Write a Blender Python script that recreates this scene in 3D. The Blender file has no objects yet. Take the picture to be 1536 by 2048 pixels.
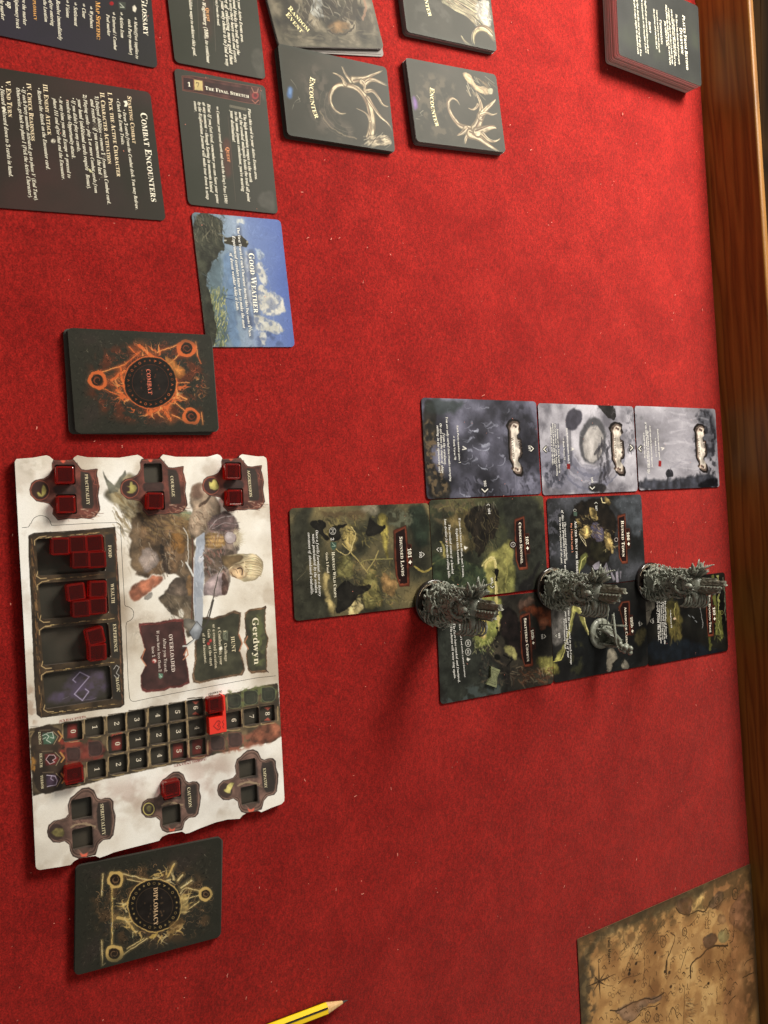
import bpy, bmesh, math, random
import numpy as np
from mathutils import Vector, Matrix, noise as mnoise

# ------------------------------------------------------------------ camera, world, lamps
scene = bpy.context.scene
col = scene.collection
CAM_H = 0.48994
CR = np.array([0.0, 0.86239604, 0.50623421])            # picture right
CD = np.array([0.99938301, 0.01778032, -0.03028969])    # picture down
CF = np.array([-0.03512271, 0.50592187, -0.86186395])   # view direction
FPX = 1537.7
cam_data = bpy.data.cameras.new('camera')
cam = bpy.data.objects.new('camera', cam_data)
col.objects.link(cam)
cam.matrix_world = Matrix(((CR[0], -CD[0], -CF[0], 0), (CR[1], -CD[1], -CF[1], 0), (CR[2], -CD[2], -CF[2], CAM_H), (0, 0, 0, 1)))
cam_data.sensor_fit = 'VERTICAL'
cam_data.sensor_height = 36.0
cam_data.lens = FPX / 2048 * 36.0
cam_data.clip_start = 0.01
cam_data.clip_end = 30
scene.camera = cam

world = bpy.data.worlds.new("World")
scene.world = world
world.use_nodes = True
world.node_tree.nodes['Background'].inputs[0].default_value = (1.0, 0.92, 0.82, 1)
world.node_tree.nodes['Background'].inputs[1].default_value = 0.21

def lamp(name, loc, power, radius, colr):
    d = bpy.data.lights.new(name, 'POINT'); d.energy = power; d.shadow_soft_size = radius; d.color = colr
    o = bpy.data.objects.new(name, d); col.objects.link(o); o.location = loc
    return o
lamp('pendant_lamp', (-0.75, 0.70, 0.57), 68.0, 0.18, (1.0, 0.93, 0.82))
lamp('wall_lamp', (-0.70, 1.22, 0.90), 14.0, 0.16, (1.0, 0.92, 0.80))
lamp('room_lamp', (0.70, 0.80, 1.25), 7.5, 0.14, (1.0, 0.91, 0.77))
scene.view_settings.view_transform = 'Standard'
scene.view_settings.look = 'None'
scene.view_settings.exposure = 0.0
scene.view_settings.gamma = 1.0

# ------------------------------------------------------------------ photo pixel -> point on a level z
def W(px, py, z=0.0):
    v = CF + CR * ((px - 768) / FPX) + CD * ((py - 1024) / FPX)
    t = (z - CAM_H) / v[2]
    return (v[0] * t, v[1] * t)
def Warr(P, z):
    P = np.asarray(P, float).reshape(-1, 2)
    v = CF[None] + CR[None] * ((P[:, 0:1] - 768) / FPX) + CD[None] * ((P[:, 1:2] - 1024) / FPX)
    t = (z - CAM_H) / v[:, 2:3]
    return v[:, :2] * t
def crop(ox, oy, s):
    def f(P):
        P = np.asarray(P, float).reshape(-1, 2)
        return P / s + np.array([[ox, oy]])
    f.s = s
    return f
PH = crop(0, 0, 1)
CA = crop(0, 0, 2.743); CB = crop(340, 0, 3.2); CE1 = crop(540, 80, 4.8); CE2 = crop(780, 0, 6.204)
CBIG = crop(1180, 0, 4.315); CW = crop(370, 410, 6.144); CC = crop(120, 640, 4.654); CDI = crop(130, 1660, 4.389)
CG = crop(820, 780, 2.327); CH = crop(560, 990, 4.518); CI = crop(840, 980, 4.55); CJ = crop(1080, 980, 3.84)
CK = crop(1140, 1700, 3.879)
T1 = crop(20, 900, 5.486); T2 = crop(280, 900, 5.12); T3 = crop(40, 1200, 5.908); T4 = crop(280, 1200, 5.12)
T5 = crop(50, 1420, 5.689); T6 = crop(300, 1340, 5.486)

# ------------------------------------------------------------------ object helpers
def tag(o, label=None, cat=None, group=None, kind=None):
    if label: o['label'] = label
    if cat: o['category'] = cat
    if group: o['group'] = group
    if kind: o['kind'] = kind
    return o
def empty(name, loc=(0, 0, 0), rz=0.0):
    o = bpy.data.objects.new(name, None); col.objects.link(o)
    o.empty_display_size = 0.01
    o.location = loc; o.rotation_euler = (0, 0, rz)
    return o
def mesh_obj(name, verts, faces, mats, parent=None, loc=None, rz=0.0, midx=None, smooth=False):
    me = bpy.data.meshes.new(name)
    me.from_pydata([tuple(map(float, v)) for v in verts], [], [tuple(map(int, f)) for f in faces])
    for m in (mats if isinstance(mats, (list, tuple)) else [mats]): me.materials.append(m)
    if midx is not None: me.polygons.foreach_set('material_index', np.asarray(midx, np.int32))
    if smooth: me.polygons.foreach_set('use_smooth', [True] * len(me.polygons))
    me.update()
    o = bpy.data.objects.new(name, me); col.objects.link(o)
    if parent: o.parent = parent
    if loc is not None: o.location = loc
    o.rotation_euler = (0, 0, rz)
    return o
def bm_obj(name, bm, mats, parent=None, smooth=False, loc=None, rz=0.0):
    me = bpy.data.meshes.new(name); bm.to_mesh(me); bm.free()
    for m in (mats if isinstance(mats, (list, tuple)) else [mats]): me.materials.append(m)
    if smooth: me.polygons.foreach_set('use_smooth', [True] * len(me.polygons))
    o = bpy.data.objects.new(name, me); col.objects.link(o)
    if parent: o.parent = parent
    if loc is not None: o.location = loc
    o.rotation_euler = (0, 0, rz)
    return o
def uv_from_xy(me, x0, y0, w, h):
    uv = me.uv_layers.new(name='print')
    vi = np.empty(len(me.loops), np.int32); me.loops.foreach_get('vertex_index', vi)
    co = np.empty(3 * len(me.vertices)); me.vertices.foreach_get('co', co); co = co.reshape(-1, 3)
    a = np.stack([(co[vi, 0] - x0) / w, (co[vi, 1] - y0) / h], -1)
    uv.data.foreach_set('uv', a.ravel())

# ------------------------------------------------------------------ materials
def srgb(c):
    c = np.asarray(c, float) / 255.0
    return tuple(np.where(c <= 0.04045, c / 12.92, ((c + 0.055) / 1.055) ** 2.4))
def mat(name, c, rough=0.5, spec=0.5, metallic=0, bump=None, vary=None, coat=0):
    m = bpy.data.materials.new(name); m.use_nodes = True
    nt = m.node_tree; b = nt.nodes['Principled BSDF']
    b.inputs['Roughness'].default_value = rough
    b.inputs['Specular IOR Level'].default_value = spec
    b.inputs['Metallic'].default_value = metallic
    b.inputs['Coat Weight'].default_value = coat
    L = srgb(c)
    b.inputs['Base Color'].default_value = (*L, 1)
    if vary:
        c2, sc = vary
        tc = nt.nodes.new('ShaderNodeTexCoord'); n = nt.nodes.new('ShaderNodeTexNoise')
        n.inputs['Scale'].default_value = sc; n.inputs['Detail'].default_value = 4
        r = nt.nodes.new('ShaderNodeValToRGB')
        r.color_ramp.elements[0].position = 0.35; r.color_ramp.elements[1].position = 0.65
        r.color_ramp.elements[0].color = (*L, 1); r.color_ramp.elements[1].color = (*srgb(c2), 1)
        nt.links.new(tc.outputs['Object'], n.inputs['Vector']); nt.links.new(n.outputs['Fac'], r.inputs['Fac'])
        nt.links.new(r.outputs['Color'], b.inputs['Base Color'])
    if bump:
        sc, st, dist = bump
        tc = nt.nodes.new('ShaderNodeTexCoord'); n = nt.nodes.new('ShaderNodeTexNoise')
        n.inputs['Scale'].default_value = sc; n.inputs['Detail'].default_value = 3
        bp = nt.nodes.new('ShaderNodeBump'); bp.inputs['Strength'].default_value = st; bp.inputs['Distance'].default_value = dist
        nt.links.new(tc.outputs['Object'], n.inputs['Vector']); nt.links.new(n.outputs['Fac'], bp.inputs['Height'])
        nt.links.new(bp.outputs['Normal'], b.inputs['Normal'])
    return m
def img_mat(name, arr, rough=0.55, spec=0.14):
    h, w, _ = arr.shape
    im = bpy.data.images.new(name, w, h)
    buf = np.ones((h, w, 4), np.float32); buf[..., :3] = np.clip(arr, 0, 1)
    im.pixels.foreach_set(buf.ravel()); im.update(); im.pack()
    m = bpy.data.materials.new(name); m.use_nodes = True
    nt = m.node_tree; b = nt.nodes['Principled BSDF']
    t = nt.nodes.new('ShaderNodeTexImage'); t.image = im; t.extension = 'EXTEND'
    u = nt.nodes.new('ShaderNodeUVMap'); u.uv_map = 'print'
    nt.links.new(u.outputs[0], t.inputs[0]); nt.links.new(t.outputs[0], b.inputs['Base Color'])
    b.inputs['Roughness'].default_value = rough; b.inputs['Specular IOR Level'].default_value = spec
    # linen-fine relief of the printed coating
    tc = nt.nodes.new('ShaderNodeTexCoord'); n = nt.nodes.new('ShaderNodeTexNoise'); n.inputs['Scale'].default_value = 900
    bp = nt.nodes.new('ShaderNodeBump'); bp.inputs['Strength'].default_value = 0.15; bp.inputs['Distance'].default_value = 0.0001
    nt.links.new(tc.outputs['Object'], n.inputs['Vector']); nt.links.new(n.outputs['Fac'], bp.inputs['Height']); nt.links.new(bp.outputs['Normal'], b.inputs['Normal'])
    return m

# ------------------------------------------------------------------ painter for the flat print on cards, board and map
RNG = np.random.RandomState(7)
def vnoise(h, w, cell, rng):
    gh, gw = int(h / cell) + 3, int(w / cell) + 3
    g = rng.rand(gh, gw)
    oy, ox = rng.rand(), rng.rand()
    y = np.arange(h) / cell + oy; x = np.arange(w) / cell + ox
    yi = y.astype(int); xi = x.astype(int); fy = y - yi; fx = x - xi
    fy = fy * fy * (3 - 2 * fy); fx = fx * fx * (3 - 2 * fx)
    r0 = g[yi]; r1 = g[yi + 1]
    R = r0 + (r1 - r0) * fy[:, None]
    return R[:, xi] * (1 - fx) + R[:, xi + 1] * fx
def fbm(h, w, cell, seed=0, octs=5, gain=0.48, ax=1.0, ay=1.0):
    rng = np.random.RandomState(seed)
    hh, ww = max(2, int(h / ay)), max(2, int(w / ax))
    out = 0; a = 1; tot = 0
    for k in range(octs):
        c = cell / 2 ** k
        if c < 1: break
        out = out + a * vnoise(hh, ww, c, rng); tot += a; a *= gain
    out = out / tot
    if ax != 1 or ay != 1:
        yi = np.minimum((np.arange(h) / ay).astype(int), hh - 1); xi = np.minimum((np.arange(w) / ax).astype(int), ww - 1)
        out = out[yi][:, xi]
    return np.clip((out - 0.5) * 1.9 + 0.5, 0, 1)
def ramp(n, stops):
    xs = [s[0] for s in stops]; cs = np.array([s[1] for s in stops], float) / 255
    return np.stack([np.interp(n, xs, cs[:, k]) for k in range(3)], -1)
def blur(a, r):
    r = int(round(r))
    if r < 1: return a
    for ax in (0, 1):
        pad = [(0, 0), (0, 0)]; pad[ax] = (r + 1, r)
        c = np.cumsum(np.pad(a, pad, mode='edge'), axis=ax)
        n = a.shape[ax]
        hi = np.take(c, np.arange(2 * r + 1, 2 * r + 1 + n), axis=ax); lo = np.take(c, np.arange(0, n), axis=ax)
        a = (hi - lo) / (2 * r + 1)
    return a
def chaikin(P, n=2, closed=True):
    P = np.asarray(P, float)
    for _ in range(n):
        if closed: Q = np.roll(P, -1, axis=0); P = np.stack([P * 0.75 + Q * 0.25, P * 0.25 + Q * 0.75], 1).reshape(-1, 2)
        else:
            A_, B_ = P[:-1], P[1:]; M_ = np.stack([A_ * 0.75 + B_ * 0.25, A_ * 0.25 + B_ * 0.75], 1).reshape(-1, 2); P = np.vstack([P[:1], M_, P[-1:]])
    return P
class Art:
    """canvas of a card: x runs along the card's width, y up; features are given in photo pixels and dropped onto the card"""
    def __init__(s, w, h, cx, cy, th, z, ppm=4600):
        s.w, s.h, s.cx, s.cy, s.th, s.z, s.ppm = w, h, cx, cy, th, z, ppm
        s.W, s.H = int(round(w * ppm)), int(round(h * ppm))
        s.img = np.zeros((s.H, s.W, 3)); s.f = PH; s.seed = 11
        s.n1 = fbm(s.H, s.W, 14, 91, 4) - 0.5; s.n2 = fbm(s.H, s.W, 14, 92, 4) - 0.5; s.nv = fbm(s.H, s.W, 22, 93, 5) - 0.5
    def use(s, f): s.f = f; return s
    def tr(s, P, off=None):
        w = Warr(s.f(P), s.z) - np.array([[s.cx, s.cy]])
        c, n = math.cos(s.th), math.sin(s.th)
        x = w[:, 0] * c + w[:, 1] * n + s.w / 2; y = -w[:, 0] * n + w[:, 1] * c + s.h / 2
        return np.stack([x * s.ppm, y * s.ppm], -1)
    def k(s, p):
        a = s.tr([p, (p[0] + 1, p[1]), (p[0], p[1] + 1)])
        return math.sqrt(abs((a[1] - a[0])[0] * (a[2] - a[0])[1] - (a[1] - a[0])[1] * (a[2] - a[0])[0])) + 1e-6
    def noise(s, cell, octs=5, **kw):
        s.seed += 1
        return fbm(s.H, s.W, cell, s.seed, octs, **kw)
    def base(s, stops, cell=60, octs=6, **kw):
        s.img = ramp(s.noise(cell, octs, **kw), stops); return s
    def box(s, pts, pad):
        x0 = max(0, int(pts[:, 0].min() - pad)); x1 = min(s.W, int(pts[:, 0].max() + pad) + 2)
        y0 = max(0, int(pts[:, 1].min() - pad)); y1 = min(s.H, int(pts[:, 1].max() + pad) + 2)
        return (x0, x1, y0, y1) if x1 > x0 and y1 > y0 else None
    def put(s, b, m, c, alpha=1, var=0):
        x0, x1, y0, y1 = b
        m = np.clip(m * alpha, 0, 1)[..., None]
        cc = np.asarray(c, float)[None, None] / 255
        if var: cc = np.clip(cc * (1 + var * 1.9 * s.nv[y0:y1, x0:x1, None]), 0, 1)
        s.img[y0:y1, x0:x1] = s.img[y0:y1, x0:x1] * (1 - m) + cc * m
    def poly(s, P, c, alpha=1, soft=0.8, warp=0, var=0.12, outline=None):
        p0_ = P
        if warp >= 2: P = chaikin(P, 2)
        warp *= 0.8; soft *= 0.7
        p = s.tr(P); b = s.box(p, soft * 2 + warp + 2)
        if not b: return
        x0, x1, y0, y1 = b
        Y, X = np.mgrid[y0:y1, x0:x1].astype(float)
        if warp: X = X + warp * 2 * s.n1[y0:y1, x0:x1]; Y = Y + warp * 2 * s.n2[y0:y1, x0:x1]
        ins = np.zeros(X.shape, bool)
        for i in range(len(p)):
            ax, ay = p[i - 1]; bx, by = p[i]
            if ay == by: continue
            cond = (ay > Y) != (by > Y)
            ins ^= cond & (X < (bx - ax) * (Y - ay) / (by - ay) + ax)
        m = blur(ins.astype(float), soft)
        if var >= 0.3 and soft <= 6:      # brushed, modelled look of a painted form
            k_ = s.ppm / 4000 * 9
            e1 = blur(blur(ins.astype(float), k_), k_ * 0.6); sh = 0.60 + 0.48 * e1
            mm = np.clip(m * alpha, 0, 1)[..., None]; cc = np.asarray(c, float)[None, None] / 255
            cc = np.clip(cc * sh[..., None] * (1 + var * 1.5 * s.nv[y0:y1, x0:x1, None]), 0, 1)
            s.img[y0:y1, x0:x1] = s.img[y0:y1, x0:x1] * (1 - mm) + cc * mm
        else: s.put(b, m, c, alpha, var)
        if outline:
            oc, ow = outline
            s.line(list(P) + [P[0]], ow, oc)
    def line(s, P, w, c, alpha=1, soft=0.8, jit=0, var=0, glow=None, taper=False):
        if jit and len(P) > 2: P = chaikin(P, 2, False)
        p = s.tr(P); k = s.k(P[0])
        if glow:
            s.line(P, w * glow[1], glow[0], glow[2], soft=w * glow[1] * k * 0.5)
        n = len(p) - 1
        b0 = s.box(p, max(w, 1) * k * 2 + soft * 2 + jit + 3)
        if not b0: return
        x0, x1, y0, y1 = b0
        acc = np.zeros((y1 - y0, x1 - x0))
        for i in range(n):
            wa = w * k / 2 * ((1 - i / n) if taper else 1); 
            b = s.box(p[i:i + 2], wa * 2 + soft * 2 + jit + 2)
            if not b: continue
            X0, X1, Y0, Y1 = b
            Y, X = np.mgrid[Y0:Y1, X0:X1].astype(float)
            if jit: X = X + jit * 2 * s.n1[Y0:Y1, X0:X1]; Y = Y + jit * 2 * s.n2[Y0:Y1, X0:X1]
            a, e = p[i], p[i + 1]; d = e - a; L = d @ d + 1e-9
            t = np.clip(((X - a[0]) * d[0] + (Y - a[1]) * d[1]) / L, 0, 1)
            dist = np.hypot(X - a[0] - t * d[0], Y - a[1] - t * d[1])
            if taper: wl = w * k / 2 * (1 - (i + t) / n) + 0.15
            else: wl = wa
            m = np.clip((wl - dist) / max(soft, 0.6) + 0.5, 0, 1)
            sub = acc[Y0 - y0:Y1 - y0, X0 - x0:X1 - x0]
            np.maximum(sub, m, out=sub)
        s.put(b0, acc, c, alpha, var)
    def ell(s, cen, rx, ry, c, alpha=1, soft=1, ang=0, warp=0, var=0.1, ring=None):
        t = np.linspace(0, 2 * math.pi, 25)[:-1]; ca, sa = math.cos(ang), math.sin(ang)
        P = [(cen[0] + rx * math.cos(a) * ca - ry * math.sin(a) * sa, cen[1] + rx * math.cos(a) * sa + ry * math.sin(a) * ca) for a in t]
        if ring: s.line(P + [P[0]], ring, c, alpha, soft, jit=warp)
        else: s.poly(P, c, alpha, soft, warp, var)
    def dabs(s, area, n, ln, w, cols, ang=0, spread=0.4, alpha=0.6, curve=0.3, seed=1):
        curve *= 0.35; alpha *= 0.72; spread *= 0.8
        r = np.random.RandomState(seed)
        x0, y0, x1, y1 = area
        for i in range(n):
            x, y = r.uniform(x0, x1), r.uniform(y0, y1); a = ang + r.normal() * spread; l = ln * r.uniform(0.5, 1.4)
            cv = r.normal() * curve * l
            P = [(x, y), (x + math.cos(a) * l / 2 - math.sin(a) * cv, y + math.sin(a) * l / 2 + math.cos(a) * cv), (x + math.cos(a) * l, y + math.sin(a) * l)]
            s.line(P, w * r.uniform(0.5, 1.3), cols[r.randint(len(cols))], alpha * r.uniform(0.5, 1), soft=1.0, taper=r.rand() < 0.5)
    def cloud(s, P, c, alpha=0.7, cell=18, thr=0.5, soft=6, warp=6):
        """broken patch: polygon mask times thresholded noise"""
        P = chaikin(P, 2); p = s.tr(P); b = s.box(p, soft * 2 + warp + 2)
        if not b: return
        x0, x1, y0, y1 = b
        Y, X = np.mgrid[y0:y1, x0:x1].astype(float)
        X = X + warp * 2 * s.n1[y0:y1, x0:x1]; Y = Y + warp * 2 * s.n2[y0:y1, x0:x1]
        ins = np.zeros(X.shape, bool)
        for i in range(len(p)):
            ax, ay = p[i - 1]; bx, by = p[i]
            if ay == by: continue
            cond = (ay > Y) != (by > Y)
            ins ^= cond & (X < (bx - ax) * (Y - ay) / (by - ay) + ax)
        s.seed += 1
        n = fbm(y1 - y0, x1 - x0, cell, s.seed, 4)
        m = blur(ins.astype(float), soft) * np.clip((n - thr) * 3 + 0.5, 0, 1)
        s.put(b, m, c, alpha)
    def smear(s, n, ln, w, jit=0.28, seed=1, box=None):
        """loose brush strokes picked up from the paint already there; ln, w in millimetres"""
        r = np.random.RandomState(seed); k = s.ppm / 1000
        x0, y0, x1, y1 = (0, 0, s.W, s.H) if box is None else box
        src = s.img.copy(); f, tr = s.f, s.tr
        for i in range(n):
            x, y = r.uniform(x0, x1), r.uniform(y0, y1)
            xi, yi = int(min(max(x, 0), s.W - 1)), int(min(max(y, 0), s.H - 1))
            an = 6.28 * s.n1[yi, xi] * 1.4 + r.normal() * 0.5; l = ln * k * r.uniform(0.5, 1.5); wd = max(0.8, w * k * r.uniform(0.4, 1.4)) / 2
            c = np.clip(src[yi, xi] * (1 + jit * r.normal()) + (r.rand() < 0.12) * 0.10 * r.rand(), 0, 1)
            b = r.normal() * 0.25 * l; ca, sa = math.cos(an), math.sin(an)
            P = np.array([(x, y), (x + ca * l / 2 - sa * b, y + sa * l / 2 + ca * b), (x + ca * l, y + sa * l)])
            bx = s.box(P, wd + 2)
            if not bx: continue
            X0, X1, Y0, Y1 = bx; Y, X = np.mgrid[Y0:Y1, X0:X1].astype(float); m = 0
            for q in range(2):
                a_, e_ = P[q], P[q + 1]; d = e_ - a_; L = d @ d + 1e-9
                t = np.clip(((X - a_[0]) * d[0] + (Y - a_[1]) * d[1]) / L, 0, 1)
                m = np.maximum(m, np.clip(wd * (1 - 0.4 * (q + t)) - np.hypot(X - a_[0] - t * d[0], Y - a_[1] - t * d[1]) + 0.5, 0, 1))
            m = (m * 0.75)[..., None]; s.img[Y0:Y1, X0:X1] = s.img[Y0:Y1, X0:X1] * (1 - m) + c * m
    def paint(s, keep, *strokes):
        """strokes over the picture, then the picture glazed back with weight keep"""
        k0 = s.img.copy()
        for st in strokes: s.smear(*st)
        s.img = s.img * (1 - keep) + k0 * keep
    def border(s, c, mm=2.0, soft=3):
        Y, X = np.mgrid[0:s.H, 0:s.W]
        d = np.minimum(np.minimum(X, s.W - 1 - X), np.minimum(Y, s.H - 1 - Y)) / s.ppm * 1000
        s.put((0, s.W, 0, s.H), np.clip((mm - d) / (soft * 0.5) + 0.5, 0, 1), c, 1, 0.05)
    def grain(s, a=0.04):
        s.img = s.img * (1 + a * (np.random.RandomState(5).rand(s.H, s.W, 1) - 0.5) * 2)

# ------------------------------------------------------------------ lettering: serif letters cut as thin sheets
def smap(ch, style):
    if style == 'b': U, L, D = 0x1D400, 0x1D41A, 0x1D7CE
    elif style == 'i': U, L, D = 0x1D468, 0x1D482, 0x1D7CE
    else: return ch
    if 'A' <= ch <= 'Z': return chr(U + ord(ch) - 65)
    if 'a' <= ch <= 'z': return chr(L + ord(ch) - 97)
    if '0' <= ch <= '9': return chr(D + ord(ch) - 48)
    return ch
GLYPH = {}
def build_glyphs():
    base = 'ABCDEFGHIJKLMNOPQRSTUVWXYZabcdefghijklmnopqrstuvwxyz'
    keys = [('b', c) for c in base + '0123456789'] + [('i', c) for c in base] + [('s', c) for c in ".,:;!?&()/'-+•–⇒✦∞"]
    cu = bpy.data.curves.new('glyph_sheet', 'FONT'); cu.resolution_u = 2
    cu.body = '\n'.join(smap(c, s) for s, c in keys); cu.size = 1; cu.space_line = 3
    o = bpy.data.objects.new('glyph_sheet', cu); col.objects.link(o)
    me = o.to_mesh()
    co = np.empty(3 * len(me.vertices)); me.vertices.foreach_get('co', co); co = co.reshape(-1, 3)
    row = np.round((-co[:, 1] + 0.3) / 3).astype(int)
    fr = {}
    for p in me.polygons: fr.setdefault(int(row[p.vertices[0]]), []).append(tuple(p.vertices))
    for r, (s, c) in enumerate(keys):
        vi = np.where(row == r)[0]
        if len(vi) == 0: continue
        mp = {int(v): i for i, v in enumerate(vi)}
        V = co[vi][:, :2].copy(); V[:, 1] += 3 * r
        GLYPH[(s, c)] = (V, [tuple(mp[v] for v in f) for f in fr.get(r, [])], V[:, 0].max() + 0.045)
    o.to_mesh_clear(); bpy.data.objects.remove(o); bpy.data.curves.remove(cu)
build_glyphs()
def glyph(ch, style):
    return GLYPH.get((style, ch)) or GLYPH.get(('b', ch)) or GLYPH.get(('s', ch))
INK = {}
def ink(c):
    c = tuple(c)
    if c not in INK: INK[c] = mat('printed_ink', c, 0.5, 0.3)
    return INK[c]
class Lettering:
    def __init__(s, z): s.z = z; s.V = []; s.F = []; s.M = []; s.mats = []
    def write(s, f, txt, p0, p1, style='b', c=(235, 228, 205), mid=None, hs=1.0, z=None, flip=False, bold=0):
        """baseline from p0 to p1 (photo crop coordinates); the text is scaled to fill it"""
        z = (s.z if z is None else z) + 0.00010
        A, B = Warr(f([p0, p1]), z)
        M = Warr(f([mid]), z)[0] if mid is not None else (A + B) / 2
        sc = style == 'sc'; st = 'b' if sc else style
        items = []; x = 0
        for ch in txt:
            if ch == ' ': x += 0.27; continue
            k = 1.0
            if sc and 'a' <= ch <= 'z': ch = ch.upper(); k = 0.78
            g = glyph(ch, st)
            if g is None: x += 0.4; continue
            items.append((g, x, k)); x += g[2] * k
        if not items: return
        tot = max(x - 0.045, 0.1)
        ts = np.linspace(0, 1, 40)
        C = ((1 - ts) ** 2)[:, None] * A + (2 * ts * (1 - ts))[:, None] * M + (ts ** 2)[:, None] * B
        seg = np.hypot(*np.diff(C, axis=0).T); cum = np.concatenate([[0], np.cumsum(seg)])
        S = cum[-1] / tot
        if c not in s.mats: s.mats.append(c)
        mi = s.mats.index(c)
        for (V, F, adv), x0, k in items:
            xm = (x0 + adv * k / 2) * S
            tc = np.interp(xm, cum, ts)
            P = (1 - tc) ** 2 * A + 2 * tc * (1 - tc) * M + tc ** 2 * B
            d = 2 * (1 - tc) * (M - A) + 2 * tc * (B - M); d = d / (np.hypot(*d) + 1e-12)
            n = np.array([-d[1], d[0]])
            if flip: n = -n
            lx = (V[:, 0] * k + x0) * S - xm; ly = V[:, 1] * k * S * hs
            Q = P[None] + lx[:, None] * d[None] + ly[:, None] * n[None]
            o = len(s.V)
            s.V += [(q[0], q[1], z) for q in Q]
            for fc in F:
                s.F.append(tuple(o + v for v in fc)); s.M.append(mi)
    def done(s, parent, origin, th, name='lettering'):
        if not s.V: return None
        V = np.array(s.V) - np.array([[origin[0], origin[1], origin[2]]])
        c, n = math.cos(th), math.sin(th)
        V = np.stack([V[:, 0] * c + V[:, 1] * n, -V[:, 0] * n + V[:, 1] * c, V[:, 2]], -1)
        return tag(mesh_obj(name, V, s.F, [ink(c) for c in s.mats], parent, midx=s.M), kind='stuff')

# ------------------------------------------------------------------ cards
def rrect(w, h, r, n=5):
    P = []
    for sx, sy, a0 in ((1, 1, 0), (-1, 1, 90), (-1, -1, 180), (1, -1, 270)):
        for i in range(n + 1):
            a = math.radians(a0 + 90 * i / n)
            P.append((sx * (w / 2 - r) + r * math.cos(a), sy * (h / 2 - r) + r * math.sin(a)))
    return P
def card_mesh(name, w, h, r, t, mats, z0=0.0):
    P = rrect(w, h, r); n = len(P)
    V = [(x, y, z0) for x, y in P] + [(x, y, z0 + t) for x, y in P]
    F = [tuple(range(n, 2 * n)), tuple(reversed(range(n)))] + [(i, (i + 1) % n, n + (i + 1) % n, n + i) for i in range(n)]
    me = bpy.data.meshes.new(name); me.from_pydata(V, [], F)
    for m in mats: me.materials.append(m)
    me.polygons.foreach_set('material_index', np.array([0, 1] + [1] * n, np.int32))
    uv_from_xy(me, -w / 2, -h / 2, w, h); me.update()
    return me
def add(name, me, parent=None, loc=(0, 0, 0), rz=0):
    o = bpy.data.objects.new(name, me); col.objects.link(o); o.location = loc; o.rotation_euler = (0, 0, rz)
    if parent: o.parent = parent
    return o
CUT = mat('card_edge_dark', (62, 58, 52), 0.7); CUTL = mat('card_edge_pale', (190, 186, 178), 0.7)
CUTG = mat('card_edge_grey', (128, 122, 118), 0.7)
def card(name, art, let, label, cat, rad=0.003, t=0.00035, z=0.0, group=None, edge=None, rough=0.5, gain=0.88, tilt=None, gam=1.0):
    art.grain(); art.img = np.clip(art.img, 0, 1) ** gam
    m = img_mat('printed_card', np.clip(art.img * gain, 0, 1), rough)
    o = add(name, card_mesh(name, art.w, art.h, rad, t, [m, edge or CUT]), None, (art.cx, art.cy, z), art.th)
    tag(o, label, cat, group)
    if let: let.done(o, (art.cx, art.cy, z), art.th)
    return o
def deck(name, art, let, label, cat, rad=0.003, n=12, step=0.0003, jit=0.0004, group=None, edges=None, rough=0.5, gain=0.88, lean=(0, 0), seed=1, bottom=None):
    """a stack: loose cards joined as one block, the printed top card on it"""
    r = random.Random(seed); art.grain()
    root = empty(name, (art.cx, art.cy, 0), art.th); tag(root, label, cat, group)
    P = rrect(art.w, art.h, rad); k = len(P)
    V = []; F = []; M = []
    edges = edges or [CUT, CUTG]
    ztop = art.z
    for i in range(n):
        f = 1 - i / n
        dx, dy = r.uniform(-jit, jit) + lean[0] * f, r.uniform(-jit, jit) + lean[1] * f
        a = r.uniform(-jit, jit) * 8
        if bottom and i < len(bottom): dx += bottom[i][0]; dy += bottom[i][1]; a += bottom[i][2]
        z0 = ztop * i / (n + 1); z1 = ztop * (i + 0.93) / (n + 1)
        ca, sa = math.cos(a), math.sin(a); o = len(V)
        Q = [(x * ca - y * sa + dx, x * sa + y * ca + dy) for x, y in P]
        V += [(x, y, z0) for x, y in Q] + [(x, y, z1) for x, y in Q]
        F += [tuple(range(o + k, o + 2 * k))] + [(o + j, o + (j + 1) % k, o + k + (j + 1) % k, o + k + j) for j in range(k)]
        M += [0] + [r.randrange(len(edges))] * k
    mesh_obj('card_stack', V, F, edges, root, midx=M)
    m = img_mat('printed_card', np.clip(art.img * gain, 0, 1), rough)
    t = ztop / (n + 1)
    o = add('top_card', card_mesh('top_card', art.w, art.h, rad, t, [m, edges[0]]), root, (0, 0, ztop - t), 0)
    if let: let.done(o, (art.cx, art.cy, ztop - t), art.th)
    return root
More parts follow.
